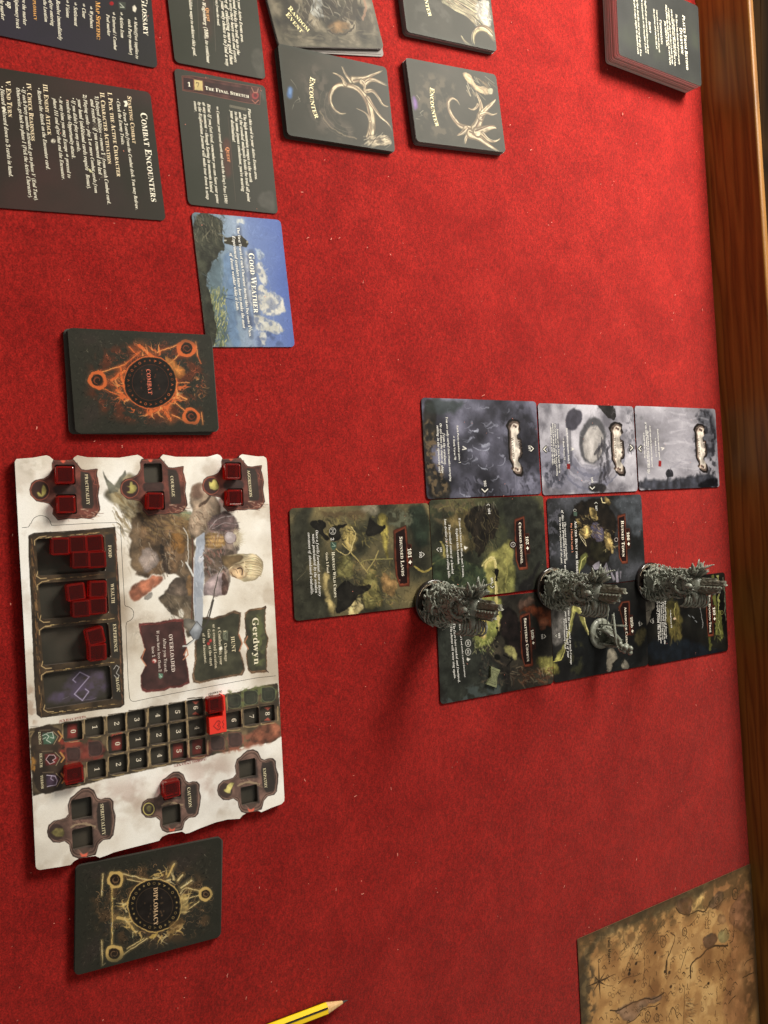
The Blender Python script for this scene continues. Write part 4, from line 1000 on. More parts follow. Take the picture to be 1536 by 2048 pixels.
a.ell((475, 325), 34, 36, (30, 30, 26), 0.6, 3); a.ell((475, 325), 28, 30, WH, ring=5); a.line([(462, 308), (490, 308), (462, 342), (490, 342), (462, 308)], 4, WH)
a.poly([(455, 420), (510, 425), (508, 470), (480, 500), (456, 468)], (84, 108, 96)); a.line([(470, 430), (500, 460), (470, 462)], 5, (190, 210, 190))
h('Harvest Wild Crops', (468, 515), (490, 925), 'sc', (236, 230, 206)); h('Gain 1 Food', (412, 520), (425, 705), 'b', (232, 222, 196)); h('2', (457, 388), (459, 412), 'b', WH)
for s_, p, q in [("Once a fertile farmland, now a dreary", (322, 318), (352, 915)), ("waste punctuated by the wooden", (290, 352), (318, 885)), ("carcasses of abandoned windmills.", (250, 342), (280, 900))]: h(s_, p, q, 'i', WH)
h('102', (1258, 510), (1262, 568), 'b', WH)
card('location_card', a, t, 'olive brown location card 101 Shunned Lands, sticking out ahead of the other map cards', 'card', t=TC, gam=1.22, gain=0.93)
# 102
a = loc_art(0.0056, 0.3873, 0.0584, CI)
a.base([(0, (36, 38, 32)), (0.45, (62, 66, 52)), (0.7, (86, 88, 62)), (1, (110, 106, 72))], 90, 5)
a.poly([(750, 60), (1120, 50), (1180, 700), (1180, 960), (820, 960), (840, 700), (800, 420), (760, 300)], (54, 56, 50), 0.85, 10, 10, 0.3)
a.cloud([(90, 90), (520, 80), (520, 220), (250, 330), (110, 300)], (116, 102, 76), 0.8, 16, 0.5, 5, 8); a.dabs((200, 90, 480, 340), 90, 70, 12, [(150, 140, 80), (96, 88, 60), (54, 48, 40), (126, 110, 84)], 1.3, 0.7, 0.75, 0.4, 3)
a.poly([(230, 300), (330, 200), (450, 180), (420, 400), (520, 480), (470, 560), (300, 560), (200, 470)], (128, 110, 70), 0.7, 6, 8, 0.5)
a.poly([(430, 180), (560, 130), (700, 120), (720, 340), (660, 460), (600, 460), (560, 620), (500, 560), (480, 420), (400, 330)], (40, 34, 28), 0.95, 3, 6, 0.6)
a.dabs((420, 160, 700, 560), 110, 70, 7, [(112, 98, 64), (70, 58, 44), (150, 138, 96), (32, 28, 24)], 1.4, 0.6, 0.8, 0.5, 6)
a.line([(190, 470), (240, 600), (160, 640), (100, 680), (60, 720), (0, 740)], 18, (178, 164, 96), 0.9, 2, jit=4); a.poly([(100, 560), (230, 620), (420, 650), (600, 720), (620, 900), (520, 960), (120, 960)], (58, 72, 52), 0.85, 6, 8, 0.4)
a.poly([(540, 700), (620, 580), (740, 520), (820, 420), (860, 470), (850, 640), (860, 960), (600, 960), (620, 800)], (154, 150, 86), 0.95, 5, 7, 0.25); a.poly([(560, 680), (640, 600), (700, 640), (680, 700), (590, 720)], (196, 186, 110), 0.8, 5, 5)
a.line([(590, 700), (660, 600), (690, 660), (684, 800), (700, 960)], 20, (226, 208, 140), 0.8, 3, jit=3); a.line([(690, 740), (684, 960)], 13, (230, 214, 152), 0.9, 1.5, jit=1)
a.poly([(800, 700), (860, 640), (880, 960), (740, 960), (760, 800)], (112, 112, 64), 0.8, 6, 7, 0.4)
a.line([(560, 690), (600, 640), (650, 600), (700, 650), (690, 760), (684, 960)], 10, (232, 218, 156), 0.85, 1.6, jit=2); a.line([(760, 560), (800, 640), (790, 800), (770, 960)], 16, (176, 168, 96), 0.6, 3, jit=4)
a.poly([(676, 715), (700, 710), (718, 730), (710, 770), (700, 800), (706, 828), (684, 826), (688, 780), (676, 750)], (18, 18, 14)); a.dabs((240, 650, 580, 960), 110, 40, 12, [(98, 108, 72), (46, 56, 42), (136, 134, 90)], 1.2, 0.9, 0.6, 0.3, 8)
a.poly([(980, 800), (1020, 760), (1080, 640), (1110, 640), (1040, 780), (1000, 960), (900, 960), (900, 840)], (34, 32, 34), 0.8, 6, 6); a.dabs((520, 90, 700, 140), 20, 60, 5, [(200, 196, 170)], 1.4, 0.4, 0.7, 0.1, 9)
t = Lettering(TC); I_ = lambda *q, **k: t.write(CI, *q, **k)
plate(a, [(860, 265), (950, 232), (958, 390), (965, 560), (985, 720), (900, 728), (870, 640), (862, 450), (855, 330)], [(955, 395), (990, 395), (1000, 575), (962, 580)], 'Crooked Sentinel', '102 ✦', t, CI, ((898, 295), (918, 672)), ((960, 420), (968, 548)))
a.ell((846, 495), 34, 36, (40, 20, 18)); a.ell((846, 495), 20, 21, WH, ring=5); chev(a, 846, 495, 1, 0, 9, 4, False)
chev(a, 620, 133, 0, -1, 15, 5); chev(a, 658, 880, 0, 1, 18, 6); chev(a, 160, 540, -1, 0, 18, 6)
a.poly([(400, 505), (420, 515), (440, 520), (425, 530), (412, 545), (400, 530)], WH)
I_("If you don't have the Blank, part 3 status,", (352, 255), (388, 795), 'b', WH); I_("Explore this Location.", (326, 350), (345, 680), 'b', WH)
I_("The crooked statue of a hooded", (258, 315), (290, 765), 'i', WH); I_("lone dweller far from the rolling hills.", (220, 265), (258, 805), 'i', WH)
I_('104', (618, 165), (622, 220), 'b', WH); I_('103', (643, 795), (648, 850), 'b', WH); I_('101', (180, 520), (184, 565), 'b', WH)
card('location_card', a, t, 'green location card 102 Crooked Sentinel, between cards 101 and 106', 'card', t=TC, gam=1.22, gain=0.93)
# 103b
a = loc_art(0.0850, 0.3935, 0.045, CI)
a.base([(0, (30, 28, 26)), (0.5, (58, 54, 48)), (1, (92, 84, 70))], 90, 5)
a.poly([(120, 1180), (480, 1180), (520, 1400), (640, 1500), (800, 1760), (700, 1900), (180, 1980)], (58, 62, 56), 0.93, 8, 8, 0.2); a.cloud([(180, 1850), (700, 1700), (900, 1860), (200, 1990)], (88, 100, 100), 0.8, 26, 0.5, 8, 8)
a.poly([(480, 980), (700, 960), (760, 1000), (740, 1250), (620, 1420), (480, 1440), (500, 1300), (460, 1200)], (150, 154, 82), 0.95, 5, 8, 0.3)
a.poly([(520, 1180), (600, 1170), (620, 1250), (600, 1380), (540, 1330)], (206, 178, 110), 0.85, 4, 7, 0.3); a.line([(690, 960), (705, 1120), (730, 1280)], 34, (216, 200, 130), 0.9, 3, jit=4)
a.dabs((480, 1180, 680, 1480), 120, 40, 10, [(128, 146, 74), (184, 186, 110), (70, 88, 52), (220, 212, 156)], 1.3, 0.6, 0.75, 0.3, 4)
a.poly([(760, 1050), (860, 1080), (900, 1180), (960, 1560), (880, 1500), (760, 1380), (720, 1240)], (34, 26, 26), 0.95, 4, 7, 0.6); a.dabs((540, 1480, 860, 1760), 110, 50, 14, [(44, 42, 44), (96, 84, 76), (32, 30, 32), (120, 104, 84)], 1, 0.9, 0.75, 0.3, 5)
a.poly([(880, 1130), (960, 1040), (1080, 1060), (1200, 1060), (1220, 1240), (1120, 1260), (1080, 1200), (1040, 1140), (960, 1100)], (128, 64, 36), 0.9, 4, 8, 0.5); a.poly([(1080, 1170), (1140, 1150), (1180, 1190), (1150, 1260), (1090, 1280)], (150, 92, 66), 0.95, 3, 5, 0.3)
a.poly([(880, 1000), (1020, 960), (1060, 1020), (960, 1060), (900, 1120)], (112, 84, 72), 0.8, 4, 7, 0.4)
a.poly([(790, 1400), (860, 1440), (900, 1560), (820, 1520), (760, 1430)], (196, 190, 120), 0.8, 3, 6, 0.5); a.poly([(1040, 1520), (1200, 1500), (1274, 1560), (1240, 1720), (1080, 1640)], (136, 132, 72), 0.85, 5, 8, 0.5)
a.dabs((820, 1600, 1230, 1760), 110, 60, 12, [(112, 62, 40), (160, 110, 80), (52, 34, 28), (190, 170, 140)], 0.6, 0.8, 0.75, 0.4, 7)
for (x, y, q) in ((700, 1260, 12), (715, 1310, 18), (690, 1370, 10), (700, 1420, 14), (700, 1520, 30)): a.ell((x, y), q, q * 0.8, (24, 24, 20), 1, 1, 0.4, 2)
for P in ([(700, 1330), (735, 1270)], [(760, 1500), (840, 1540), (790, 1600)]): a.line(P, 12, (24, 22, 20), 1, 1)
t = Lettering(TC)
plate(a, [(905, 1140), (1000, 1105), (1008, 1250), (1020, 1440), (1030, 1600), (950, 1610), (925, 1520), (912, 1400), (915, 1260)], [(1005, 1255), (1040, 1255), (1052, 1440), (1020, 1450)], 'Shattered Chorus', '103b ✦', t, CI, ((945, 1165), (975, 1560)), ((1008, 1272), (1022, 1410)))
chev(a, 1135, 1330, 1, 0, 18, 6); chev(a, 670, 1025, 0, -1, 14, 5)
for (x, y) in ((437, 1393), (437, 1472)): a.ell((x, y), 24, 30, WH, ring=5); a.line([(427, y - 12), (447, y - 12), (427, y + 12), (447, y + 12), (427, y - 12)], 4, WH)
a.poly([(425, 1520), (445, 1530), (462, 1535), (448, 1545), (436, 1558), (424, 1545)], WH)
I_("Roll a die, add 1 and resolve a green Encounter.", (352, 1190), (405, 1710), 'b', WH); I_("The faces have cracked and fractured.", (300, 1215), (348, 1755), 'i', WH); I_("The chorus will never sing again.", (273, 1240), (310, 1720), 'i', WH)
I_('105', (1102, 1312), (1106, 1358), 'b', WH)
card('location_card', a, t, 'dark green and rust location card 103b Shattered Chorus with a small hourglass token on it', 'card', t=TC, gam=1.22, gain=0.93)
# 106
a = loc_art(0.0012, 0.5066, 0.06, CJ)
a.base([(0, (30, 32, 32)), (0.5, (54, 56, 60)), (1, (92, 94, 104))], 90, 4)
a.poly([(520, 50), (780, 40), (790, 300), (740, 400), (640, 200)], (92, 98, 108), 0.75, 10, 9, 0.2); a.cloud([(50, 50), (220, 60), (160, 300), (100, 590), (60, 590)], (126, 124, 142), 0.6, 14, 0.6, 6, 8)
a.poly([(280, 90), (480, 50), (560, 160), (600, 250), (540, 560), (420, 600), (300, 540), (240, 400), (220, 220)], (34, 28, 22), 0.92, 4, 7, 0.5)
a.poly([(360, 380), (500, 380), (540, 480), (520, 560), (400, 560)], (46, 44, 30), 0.9, 5, 6, 0.4)
a.poly([(390, 260), (430, 240), (500, 310), (495, 380), (440, 400), (390, 340)], (98, 92, 118), 0.95, 3, 5, 0.2)
for P in ([(310, 300), (360, 260), (400, 300), (390, 350), (350, 380), (300, 350)], [(380, 130), (420, 120), (440, 200), (450, 240), (400, 240), (375, 170)], [(490, 310), (530, 330), (560, 400), (560, 500), (530, 460), (500, 420)], [(480, 50), (530, 60), (550, 130), (500, 100)], [(270, 210), (330, 250), (310, 300), (280, 250)]):
    a.poly(P, (178, 154, 96), 0.95, 2, 5, 0.7)
a.dabs((290, 180, 450, 370), 60, 34, 7, [(226, 204, 140), (130, 104, 64), (60, 46, 32)], 0.8, 0.9, 0.9, 0.2, 4); a.dabs((480, 300, 570, 480), 50, 26, 7, [(226, 208, 150), (120, 96, 60), (50, 40, 30)], 0.8, 0.9, 0.9, 0.2, 5)
a.line([(300, 340), (320, 380), (355, 430), (345, 390), (300, 335)], 4, (236, 220, 180)); a.line([(470, 60), (480, 95), (500, 98)], 7, (236, 220, 170))
a.poly([(280, 560), (330, 480), (370, 470), (350, 560), (320, 620), (290, 620)], (128, 132, 72), 0.9, 3, 5, 0.3); a.line([(300, 640), (320, 540), (350, 510)], 6, (226, 220, 140), 0.9)
for P in ([(400, 580), (450, 545), (480, 600), (420, 610)], [(485, 600), (510, 555), (530, 620), (520, 680)], [(530, 580), (580, 690), (560, 700)], [(580, 625), (600, 620), (605, 720), (585, 710)], [(610, 620), (625, 620), (620, 690)]): a.poly(P, (142, 136, 150), 1, 1.2, 1.5, 0.2)
t = Lettering(TC); J_ = lambda *q, **k: t.write(CJ, *q, **k)
plate(a, [(593, 195), (655, 178), (660, 300), (668, 430), (675, 562), (630, 565), (605, 520), (600, 380), (596, 280)], [(660, 295), (688, 295), (692, 445), (668, 450)], 'Ruined Town', '106 ✦', t, CJ, ((622, 235), (632, 512)), ((666, 322), (673, 430)))
a.ell((585, 380), 20, 22, (40, 20, 18)); a.ell((585, 380), 13, 14, WH, ring=3); chev(a, 430, 98, 0, -1, 12, 4); a.ell((267, 155), 10, 9, WH, ring=3); a.poly([(255, 165), (285, 168), (283, 200), (258, 198)], (96, 116, 104))
J_('Aid the Hunt for Herbs', (265, 238), (280, 640), 'sc', WH); J_('Pay 1 Wealth to gain 1', (235, 255), (244, 480), 'b', (226, 150, 120)); J_('107', (425, 118), (428, 160), 'b', WH)
for s_, p, q in [("The square stood merchants", (186, 245), (200, 540)), ("of this once prosperous town, but now", (165, 155), (190, 625)), ("live on as a reflection of the past.", (148, 210), (162, 570))]: J_(s_, p, q, 'i', WH)
card('location_card', a, t, 'dark location card 106 Ruined Town with lamplit roofs', 'card', t=TC, gam=1.22, gain=0.93)
# 105b
a = loc_art(0.0795, 0.5092, 0.048, CJ)
a.base([(0, (26, 26, 26)), (0.5, (42, 42, 42)), (1, (66, 64, 62))], 90, 4)
a.poly([(240, 1100), (400, 1000), (560, 900), (820, 900), (830, 1340), (500, 1400), (240, 1440)], (30, 34, 36), 0.85, 10, 9, 0.2)
a.poly([(60, 900), (130, 860), (240, 860), (230, 1000), (200, 1120), (140, 1200), (60, 1160)], (108, 104, 102), 0.9, 5, 8, 0.4)
a.poly([(240, 880), (280, 860), (310, 900), (350, 1000), (375, 1110), (340, 1080), (300, 960), (270, 920), (250, 1060), (200, 1180), (170, 1290), (120, 1330), (110, 1290), (190, 1180), (225, 1060)], (176, 172, 96), 0.95, 2.5, 4, 0.3)
a.line([(262, 870), (240, 1000), (200, 1160)], 5, (236, 226, 150), 0.9, jit=1); a.line([(280, 890), (320, 920), (372, 1108)], 8, (226, 216, 150), 0.9, jit=2)
a.poly([(30, 1280), (80, 1290), (130, 1340), (160, 1400), (60, 1440), (0, 1350)], (132, 126, 64), 0.9, 4, 7, 0.5); a.line([(40, 1275), (60, 1300), (85, 1280)], 10, (220, 206, 110), 0.9, 1.5, jit=2); a.line([(100, 1320), (170, 1300), (195, 1215)], 7, (206, 196, 110), 0.9, jit=2)
a.cloud([(220, 1180), (340, 1150), (320, 1420), (230, 1440)], (74, 74, 50), 0.8, 16, 0.5, 6, 8)
a.poly([(520, 1210), (575, 1215), (600, 1290), (560, 1340), (540, 1400), (510, 1400), (510, 1290)], (150, 142, 128), 1, 1.5, 2, 0.3); a.poly([(640, 1290), (680, 1320), (690, 1370), (630, 1380), (620, 1330)], (140, 134, 122), 1, 1.5, 2, 0.3); a.line([(560, 1340), (630, 1260), (650, 1240)], 14, (36, 36, 34)); a.line([(600, 1370), (650, 1290)], 10, (44, 44, 40))
a.poly([(720, 1080), (800, 1040), (830, 1100), (780, 1200), (720, 1190)], (92, 84, 54), 0.75, 6, 7, 0.5)
t = Lettering(TC)
plate(a, [(600, 900), (628, 855), (690, 848), (692, 1000), (700, 1110), (660, 1120), (640, 1040), (625, 980)], [(688, 960), (712, 960), (718, 1110), (694, 1115)], 'Abandoned Cairn', '105b ✦', t, CJ, ((648, 900), (660, 1180)), ((692, 975), (702, 1100)))
a.ell((772, 1025), 11, 22, (20, 20, 20), 0.8); chev(a, 780, 1027, 1, 0, 10, 3.5); chev(a, 125, 1118, -1, 0, 12, 4); J_('109', (756, 1010), (760, 1046), 'b', WH); J_('103', (140, 1096), (143, 1138), 'b', WH)
for s_, p, q in [("Uncover the cairn, spend as much Courage", (212, 880), (235, 1340)), ("as you can and lose half of your", (188, 900), (212, 1290)), ("Party's remaining Food.", (180, 990), (190, 1225))]: J_(s_, p, q, 'i', WH)
card('location_card', a, t, 'dark location card 105b with the archer miniature standing on it', 'card', t=TC, gam=1.22, gain=0.93)
# 109
a = loc_art(0.0748, 0.6246, 0.05, CJ)
a.base([(0, (14, 14, 14)), (0.5, (28, 28, 26)), (1, (46, 46, 40))], 90, 4)
a.poly([(820, 1150), (1060, 1130), (1400, 1230), (1440, 1260), (830, 1340)], (26, 36, 48), 0.85, 10, 9, 0.2)
a.poly([(960, 840), (1080, 840), (1100, 1160), (1010, 1160), (970, 1000)], (96, 88, 46), 0.9, 6, 8, 0.5); a.line([(1040, 870), (1025, 950), (1050, 1000)], 6, (200, 190, 110), 0.8, jit=2); a.dabs((990, 900, 1080, 1140), 40, 60, 8, [(150, 130, 70), (70, 60, 34)], 1.5, 0.3, 0.7, 0.1, 3)
for (P, w2, c_) in (([(1330, 660), (1345, 900), (1360, 1100)], 30, (128, 132, 66)), ([(1365, 660), (1375, 900), (1370, 1050), (1390, 1100)], 12, (190, 190, 110)), ([(1300, 1120), (1310, 1220)], 24, (110, 112, 52)), ([(1380, 950), (1400, 1120)], 26, (120, 122, 60)), ([(1410, 680), (1415, 760), (1425, 1000)], 9, (150, 148, 120)), ([(1225, 820), (1240, 960), (1250, 1050)], 10, (150, 150, 150))):
    a.line(P, w2, c_, 0.85, 3, jit=5)
a.dabs((1340, 1050, 1400, 1140), 30, 30, 9, [(170, 172, 90), (96, 98, 48)], 1.5, 0.5, 0.8, 0.2, 4)
P = [(735, 830), (790, 840), (830, 860), (880, 830), (885, 900), (860, 920), (850, 980), (810, 1060), (780, 1000), (770, 920)]
a.poly(P, (132, 126, 116), 0.95, 1.5, 2, 0.25); a.line([(775, 900), (800, 940), (840, 920)], 4, (60, 56, 50)); a.line([(850, 850), (855, 900)], 3, (60, 56, 50))
for (x, y) in ((1190, 1000), (1140, 960), (1170, 970)): a.line([(x, y), (x + 14, y + 14)], 7, (150, 156, 162), 0.8)
t = Lettering(TC)
plate(a, [(1270, 790), (1320, 770), (1325, 900), (1330, 1010), (1335, 1122), (1290, 1125), (1282, 1040), (1275, 920)], [(1322, 885), (1345, 885), (1350, 1015), (1328, 1020)], 'The Hanging Trail', '109 ✦', t, CJ, ((1293, 805), (1303, 1098)), ((1326, 900), (1334, 1005)))
a.ell((1395, 940), 12, 15, (160, 156, 90), ring=3); chev(a, 850, 1005, -1, 0, 11, 4); J_('105', (860, 985), (863, 1025), 'b', WH); a.poly([(1020, 985), (1035, 975), (1046, 990), (1030, 998)], (240, 214, 190))
for s_, p, q in [("The dead bodies of those who", (956, 850), (966, 1140)), ("refused to kneel still creak in the", (940, 840), (954, 1185)), ("wind. Hooded ravens have long grown", (925, 835), (940, 1150)), ("used to strangers stopping to stare", (910, 830), (926, 1180)), ("upward from the trail.", (894, 828), (908, 1160)), ("⇒ Book Verse 81", (998, 920), (1006, 1060))]: J_(s_, p, q, 'i', WH)
card('location_card', a, t, 'black location card 109 The Hanging Trail, under the farthest stone miniature', 'card', t=TC, gam=1.22, gain=0.93)

# hourglass token lying on card 103b
P = CI([(655, 1605), (740, 1640), (712, 1705), (705, 1802), (615, 1770), (655, 1705)]); P = Warr(P, 0.0035); c0 = P.mean(0)
bm = bmesh.new(); lo = [bm.verts.new((x - c0[0], y - c0[1], 0)) for x, y in P]; hi = [bm.verts.new((x - c0[0], y - c0[1], 0.0019)) for x, y in P]
bm.faces.new(hi); bm.faces.new(list(reversed(lo)))
for i in range(6): bm.faces.new((lo[i], lo[(i + 1) % 6], hi[(i + 1) % 6], hi[i]))
bmesh.ops.recalc_face_normals(bm, faces=bm.faces)
tok = empty('hourglass_token', (c0[0], c0[1], TC + 0.0001)); tag(tok, 'small olive green hourglass shaped token lying on the shattered chorus card', 'token')
bm_obj('token_body', bm, mat('token_green', (128, 132, 96), 0.5, 0.5, vary=((104, 108, 80), 400)), tok)
V = []; F = []
def flat_line(V, F, pts, w, z):
    for i in range(len(pts) - 1):
        a_, b_ = np.array(pts[i]), np.array(pts[i + 1]); d = (b_ - a_) / (np.hypot(*(b_ - a_)) + 1e-9); n = np.array([-d[1], d[0]]) * w / 2; o = len(V)
        for q in (a_ - n, b_ - n, b_ + n, a_ + n): V.append((q[0], q[1], z))
        F.append((o, o + 1, o + 2, o + 3))
cc = (P - c0); flat_line(V, F, list(cc * 0.72) + [cc[0] * 0.72], 0.0003, 0.00198); flat_line(V, F, [cc[0] * 0.5, cc[1] * 0.5, cc[4] * 0.5, cc[3] * 0.5, cc[0] * 0.5], 0.0002, 0.00198)
mesh_obj('etched_lines', V, F, ink((74, 76, 52)), tok)

# ------------------------------------------------------------------ parchment map
mc = np.array(W(1154, 1878)); md = np.array(W(1503.5, 1725.8)); up = (md - mc) / np.hypot(*(md - mc)); th = math.atan2(up[1], up[0]) - math.pi / 2
mw, mh = 0.26, float(np.hypot(*(md - mc))) - 0.0008
cxy = mc + np.array([math.cos(th), math.sin(th)]) * mw / 2 + up * mh / 2
a = Art(mw, mh, cxy[0], cxy[1], th, 0.0004, 3600); a.use(CK)
a.base([(0, (132, 94, 58)), (0.4, (170, 128, 80)), (0.65, (192, 150, 96)), (1, (206, 168, 112))], 90, 6)
a.poly([(1050, 200), (1420, 100), (1440, 1350), (1150, 1350), (1240, 900), (1250, 700), (1200, 480), (1050, 420)], (150, 104, 70), 0.6, 12, 9, 0.2)
a.poly([(40, 680), (1060, 250), (1060, 330), (700, 500), (330, 640), (180, 760), (130, 960), (160, 1350), (60, 1350)], (84, 74, 54), 0.75, 10, 10, 0.4)
a.dabs((80, 480, 700, 860), 200, 60, 7, [(60, 54, 40), (150, 122, 84), (104, 88, 62)], -0.9, 0.6, 0.6, 0.4, 3); a.cloud([(70, 800), (180, 760), (220, 1350), (70, 1350)], (70, 60, 46), 0.8, 20, 0.5, 8, 8)
for P, c_ in (([(800, 400), (950, 350), (940, 480), (920, 515), (860, 490), (820, 450)], (92, 68, 52)), ([(1100, 380), (1150, 310), (1200, 330), (1170, 440), (1110, 465), (1060, 430)], (96, 76, 60)), ([(1010, 690), (1090, 640), (1140, 650), (1140, 720), (1060, 780)], (74, 60, 52)), ([(1150, 630), (1220, 610), (1240, 680), (1190, 730), (1140, 700)], (140, 132, 90)), ([(1140, 500), (1200, 500), (1220, 560), (1150, 580)], (150, 120, 88)),
              ([(330, 1250), (470, 1180), (580, 1150), (730, 1110), (690, 1180), (600, 1200), (540, 1250), (480, 1340), (420, 1330), (380, 1270)], (120, 96, 80)), ([(1240, 420), (1420, 260), (1430, 700), (1300, 620), (1230, 560)], (126, 90, 66))):
    a.poly(P, c_, 0.8, 2.5, 4, 0.3)
a.poly([(940, 470), (960, 400), (1000, 350), (1050, 350), (1030, 450), (1000, 480)], (204, 168, 108), 0.95, 1.5, 3, 0.2)
BR = (58, 44, 30)
a.smear(1100, 3.5, 0.7, 0.10, 4); a.smear(900, 1.8, 0.25, 0.24, 7)
for P, w2 in (([(310, 1245), (370, 1250), (430, 1210), (520, 1170), (590, 1150), (640, 1160), (730, 1110)], 9), ([(540, 1250), (600, 1215), (660, 1215), (700, 1190)], 6), ([(440, 1345), (500, 1320), (545, 1260)], 6), ([(935, 990), (930, 900), (960, 860), (1020, 820), (1060, 770), (1120, 740), (1180, 745), (1220, 740)], 13), ([(820, 450), (860, 500), (930, 505), (990, 460), (1040, 490), (1090, 400)], 8), ([(1100, 460), (1150, 430), (1200, 370)], 5),
              ([(1270, 560), (1270, 700), (1240, 720)], 6), ([(1340, 990), (1420, 950)], 7), ([(1350, 900), (1370, 860), (1420, 840)], 5), ([(740, 920), (750, 850), (790, 760), (820, 670), (780, 640)], 7), ([(745, 960), (750, 860)], 14), ([(860, 920), (900, 790), (920, 750)], 4), ([(620, 980), (610, 1050), (650, 1100)], 4), ([(760, 1300), (800, 1200), (830, 1300)], 5), ([(880, 1350), (890, 1080), (870, 1040)], 4), ([(370, 1040), (420, 990), (490, 980), (540, 960)], 4), ([(1130, 850), (1170, 940)], 5), ([(1250, 1090), (1240, 1130)], 8), ([(1280, 1130), (1250, 1160), (1230, 1190)], 7)):
    a.line(P, w2, BR, 0.85, 0.8, jit=1.5)
r = np.random.RandomState(4)
def twig(x, y, ang, n, l):
    P = [(x, y)]
    for i in range(n): x += l * math.cos(ang); y += l * math.sin(ang); P.append((x, y)); a.line([(x, y), (x + l * 0.55 * math.cos(ang + 2.3), y + l * 0.55 * math.sin(ang + 2.3))], 3.5, BR, 0.7, 0.7)
    a.line(P, 4, BR, 0.75, 0.7, jit=0.6)
twig(415, 960, -1.15, 5, 50); twig(500, 840, -1.1, 5, 48); twig(620, 700, -1.0, 4, 48); twig(930, 590, -0.9, 2, 50); twig(390, 800, -0.9, 2, 50)
for i in range(300):
    x, y = r.uniform(240, 1300), r.uniform(420, 1340); k = r.uniform(7, 19); kind = r.randint(4) if y > 820 - 0.42 * (x - 60) else 9
    if kind == 0: a.line([(x - k, y), (x, y - k * 1.3), (x + k * 0.9, y)], 4.4, BR, 0.85, 0.7)
    elif kind == 1: a.ell((x, y), k * 0.7, k, BR, 0.7, ring=3)
    elif kind == 2: a.line([(x, y), (x + 3, y + k * 2)], 5, BR, 0.7, jit=1)
    elif kind == 3: a.line([(x - k, y), (x - k / 2, y + k * 0.6), (x, y), (x + k / 2, y + k * 0.6), (x + k, y)], 3, BR, 0.7)
for (x, y, k) in ((720, 710, 34), (885, 635, 26), (600, 1290, 30), (672, 1300, 26), (1280, 340, 34), (1140, 390, 22)): a.ell((x, y), k * 0.65, k * 1.3, BR, 0.85, 1, ring=6, warp=2); a.dabs((x - k * 0.4, y - k, x + k * 0.4, y + k), 10, k * 0.9, 5, [BR, (110, 90, 60)], 1.2, 0.5, 0.8, 0.2, 3)
for (x, y) in ((510, 880), (462, 930), (458, 960), (770, 950), (735, 940), (1072, 1035), (500, 1020), (660, 795), (670, 1230), (780, 1060)): a.ell((x, y), 9, 15, (40, 32, 24), 0.9, 0.8, 0.3, 2)
for (x, y, l) in ((575, 790, 110), (578, 915, 40), (572, 960, 100), (1070, 480, 130), (1048, 550, 60), (1138, 1060, 120), (850, 1040, 50), (780, 870, 50), (1235, 1095, 10)):
    q = r.randint(4, 9)
    P = [(x + r.uniform(-4, 4), y + l * i / (2.5 * q)) for i in range(int(2.5 * q) + 1)]; a.line(P, 3.6, BR, 0.85, 0.7)
cx0, cy0 = 225, 1020
for i, (ang, l) in enumerate([(-1.6, 170), (-0.45, 145), (1.5, 140), (2.75, 120), (-1.0, 90), (0.5, 60), (2.1, 95), (-2.3, 60)]):
    ex_, ey_ = cx0 + l * math.cos(ang), cy0 + l * math.sin(ang); a.line([(ex_, ey_), (cx0, cy0)][::-1], 15, BR, 0.85, 0.8, taper=True)
a.ell((cx0, cy0), 16, 18, (110, 84, 56), 1, 1, ring=5); a.ell((225, 860), 9, 10, BR, ring=4)
a.dabs((890, 1140, 960, 1340), 60, 34, 6, [BR, (110, 90, 62), (206, 176, 124)], 0.1, 0.5, 0.8, 0.2, 6)
t = Lettering(0.0004); t.write(CK, 'Forest Meadows', (292, 680), (300, 890), 'i', (48, 36, 24), hs=1.3)
a.cloud([(40, 640), (1440, 60), (1440, 330), (60, 900)], (74, 62, 42), 0.55, 22, 0.46, 14, 10); a.cloud([(1330, 100), (1440, 100), (1440, 1350), (1350, 1350)], (82, 62, 40), 0.6, 26, 0.45, 12, 10); a.cloud([(300, 400), (1400, 300), (1400, 1350), (300, 1350)], (128, 88, 54), 0.35, 34, 0.52, 14, 10)
a.border((66, 54, 38), 2.5, 20)
mapo = card('parchment_map', a, t, 'tan parchment map with ink drawn coast and compass rose, beside the side board', 'map', rad=0.0006, t=0.0003, z=0.0001, edge=mat('map_edge', (120, 92, 62), 0.8), rough=0.55, gain=1.0)

# ------------------------------------------------------------------ pencil
tip = np.array(W(695.8, 1999.7, 0.0034)); sh = np.array(W(654, 2016, 0.0036)); tail = np.array(W(567, 2049, 0.0036))
d = (sh - tail); d /= np.hypot(*d); ang = math.atan2(d[1], d[0])
pen = empty('pencil', (tip[0], tip[1], 0.0036), ang); tag(pen, 'yellow hexagonal pencil with black stripes and a sharpened point', 'pencil')
Ln = 0.12; R = 0.0041; cone = float(np.hypot(*(tip - sh)))
YEL = mat('yellow_lacquer', (255, 214, 10), 0.34, 0.4, coat=0.2); YLT = YEL
BLK = mat('black_lacquer', (18, 16, 14), 0.3); CED = mat('bare_wood', (226, 190, 140), 0.7, 0.3, vary=((206, 166, 112), 600)); GRA = mat('graphite', (58, 56, 54), 0.35, 0.6)
V = []; F = []; M = []
hexp = [(R * math.cos(math.radians(60 * i)), R * math.sin(math.radians(60 * i))) for i in range(6)]
ring = []
for i in range(6):
    a0, a1 = np.array(hexp[i]), np.array(hexp[(i + 1) % 6])
    ring += [tuple(a0 * 0.93 + a1 * 0.07), tuple(a0 * 0.07 + a1 * 0.93)]
k = 12; N_ = 6
xs = [-Ln, -cone - 0.0006]
for x in xs:
    for (y, z) in ring: V.append((x, y, z))
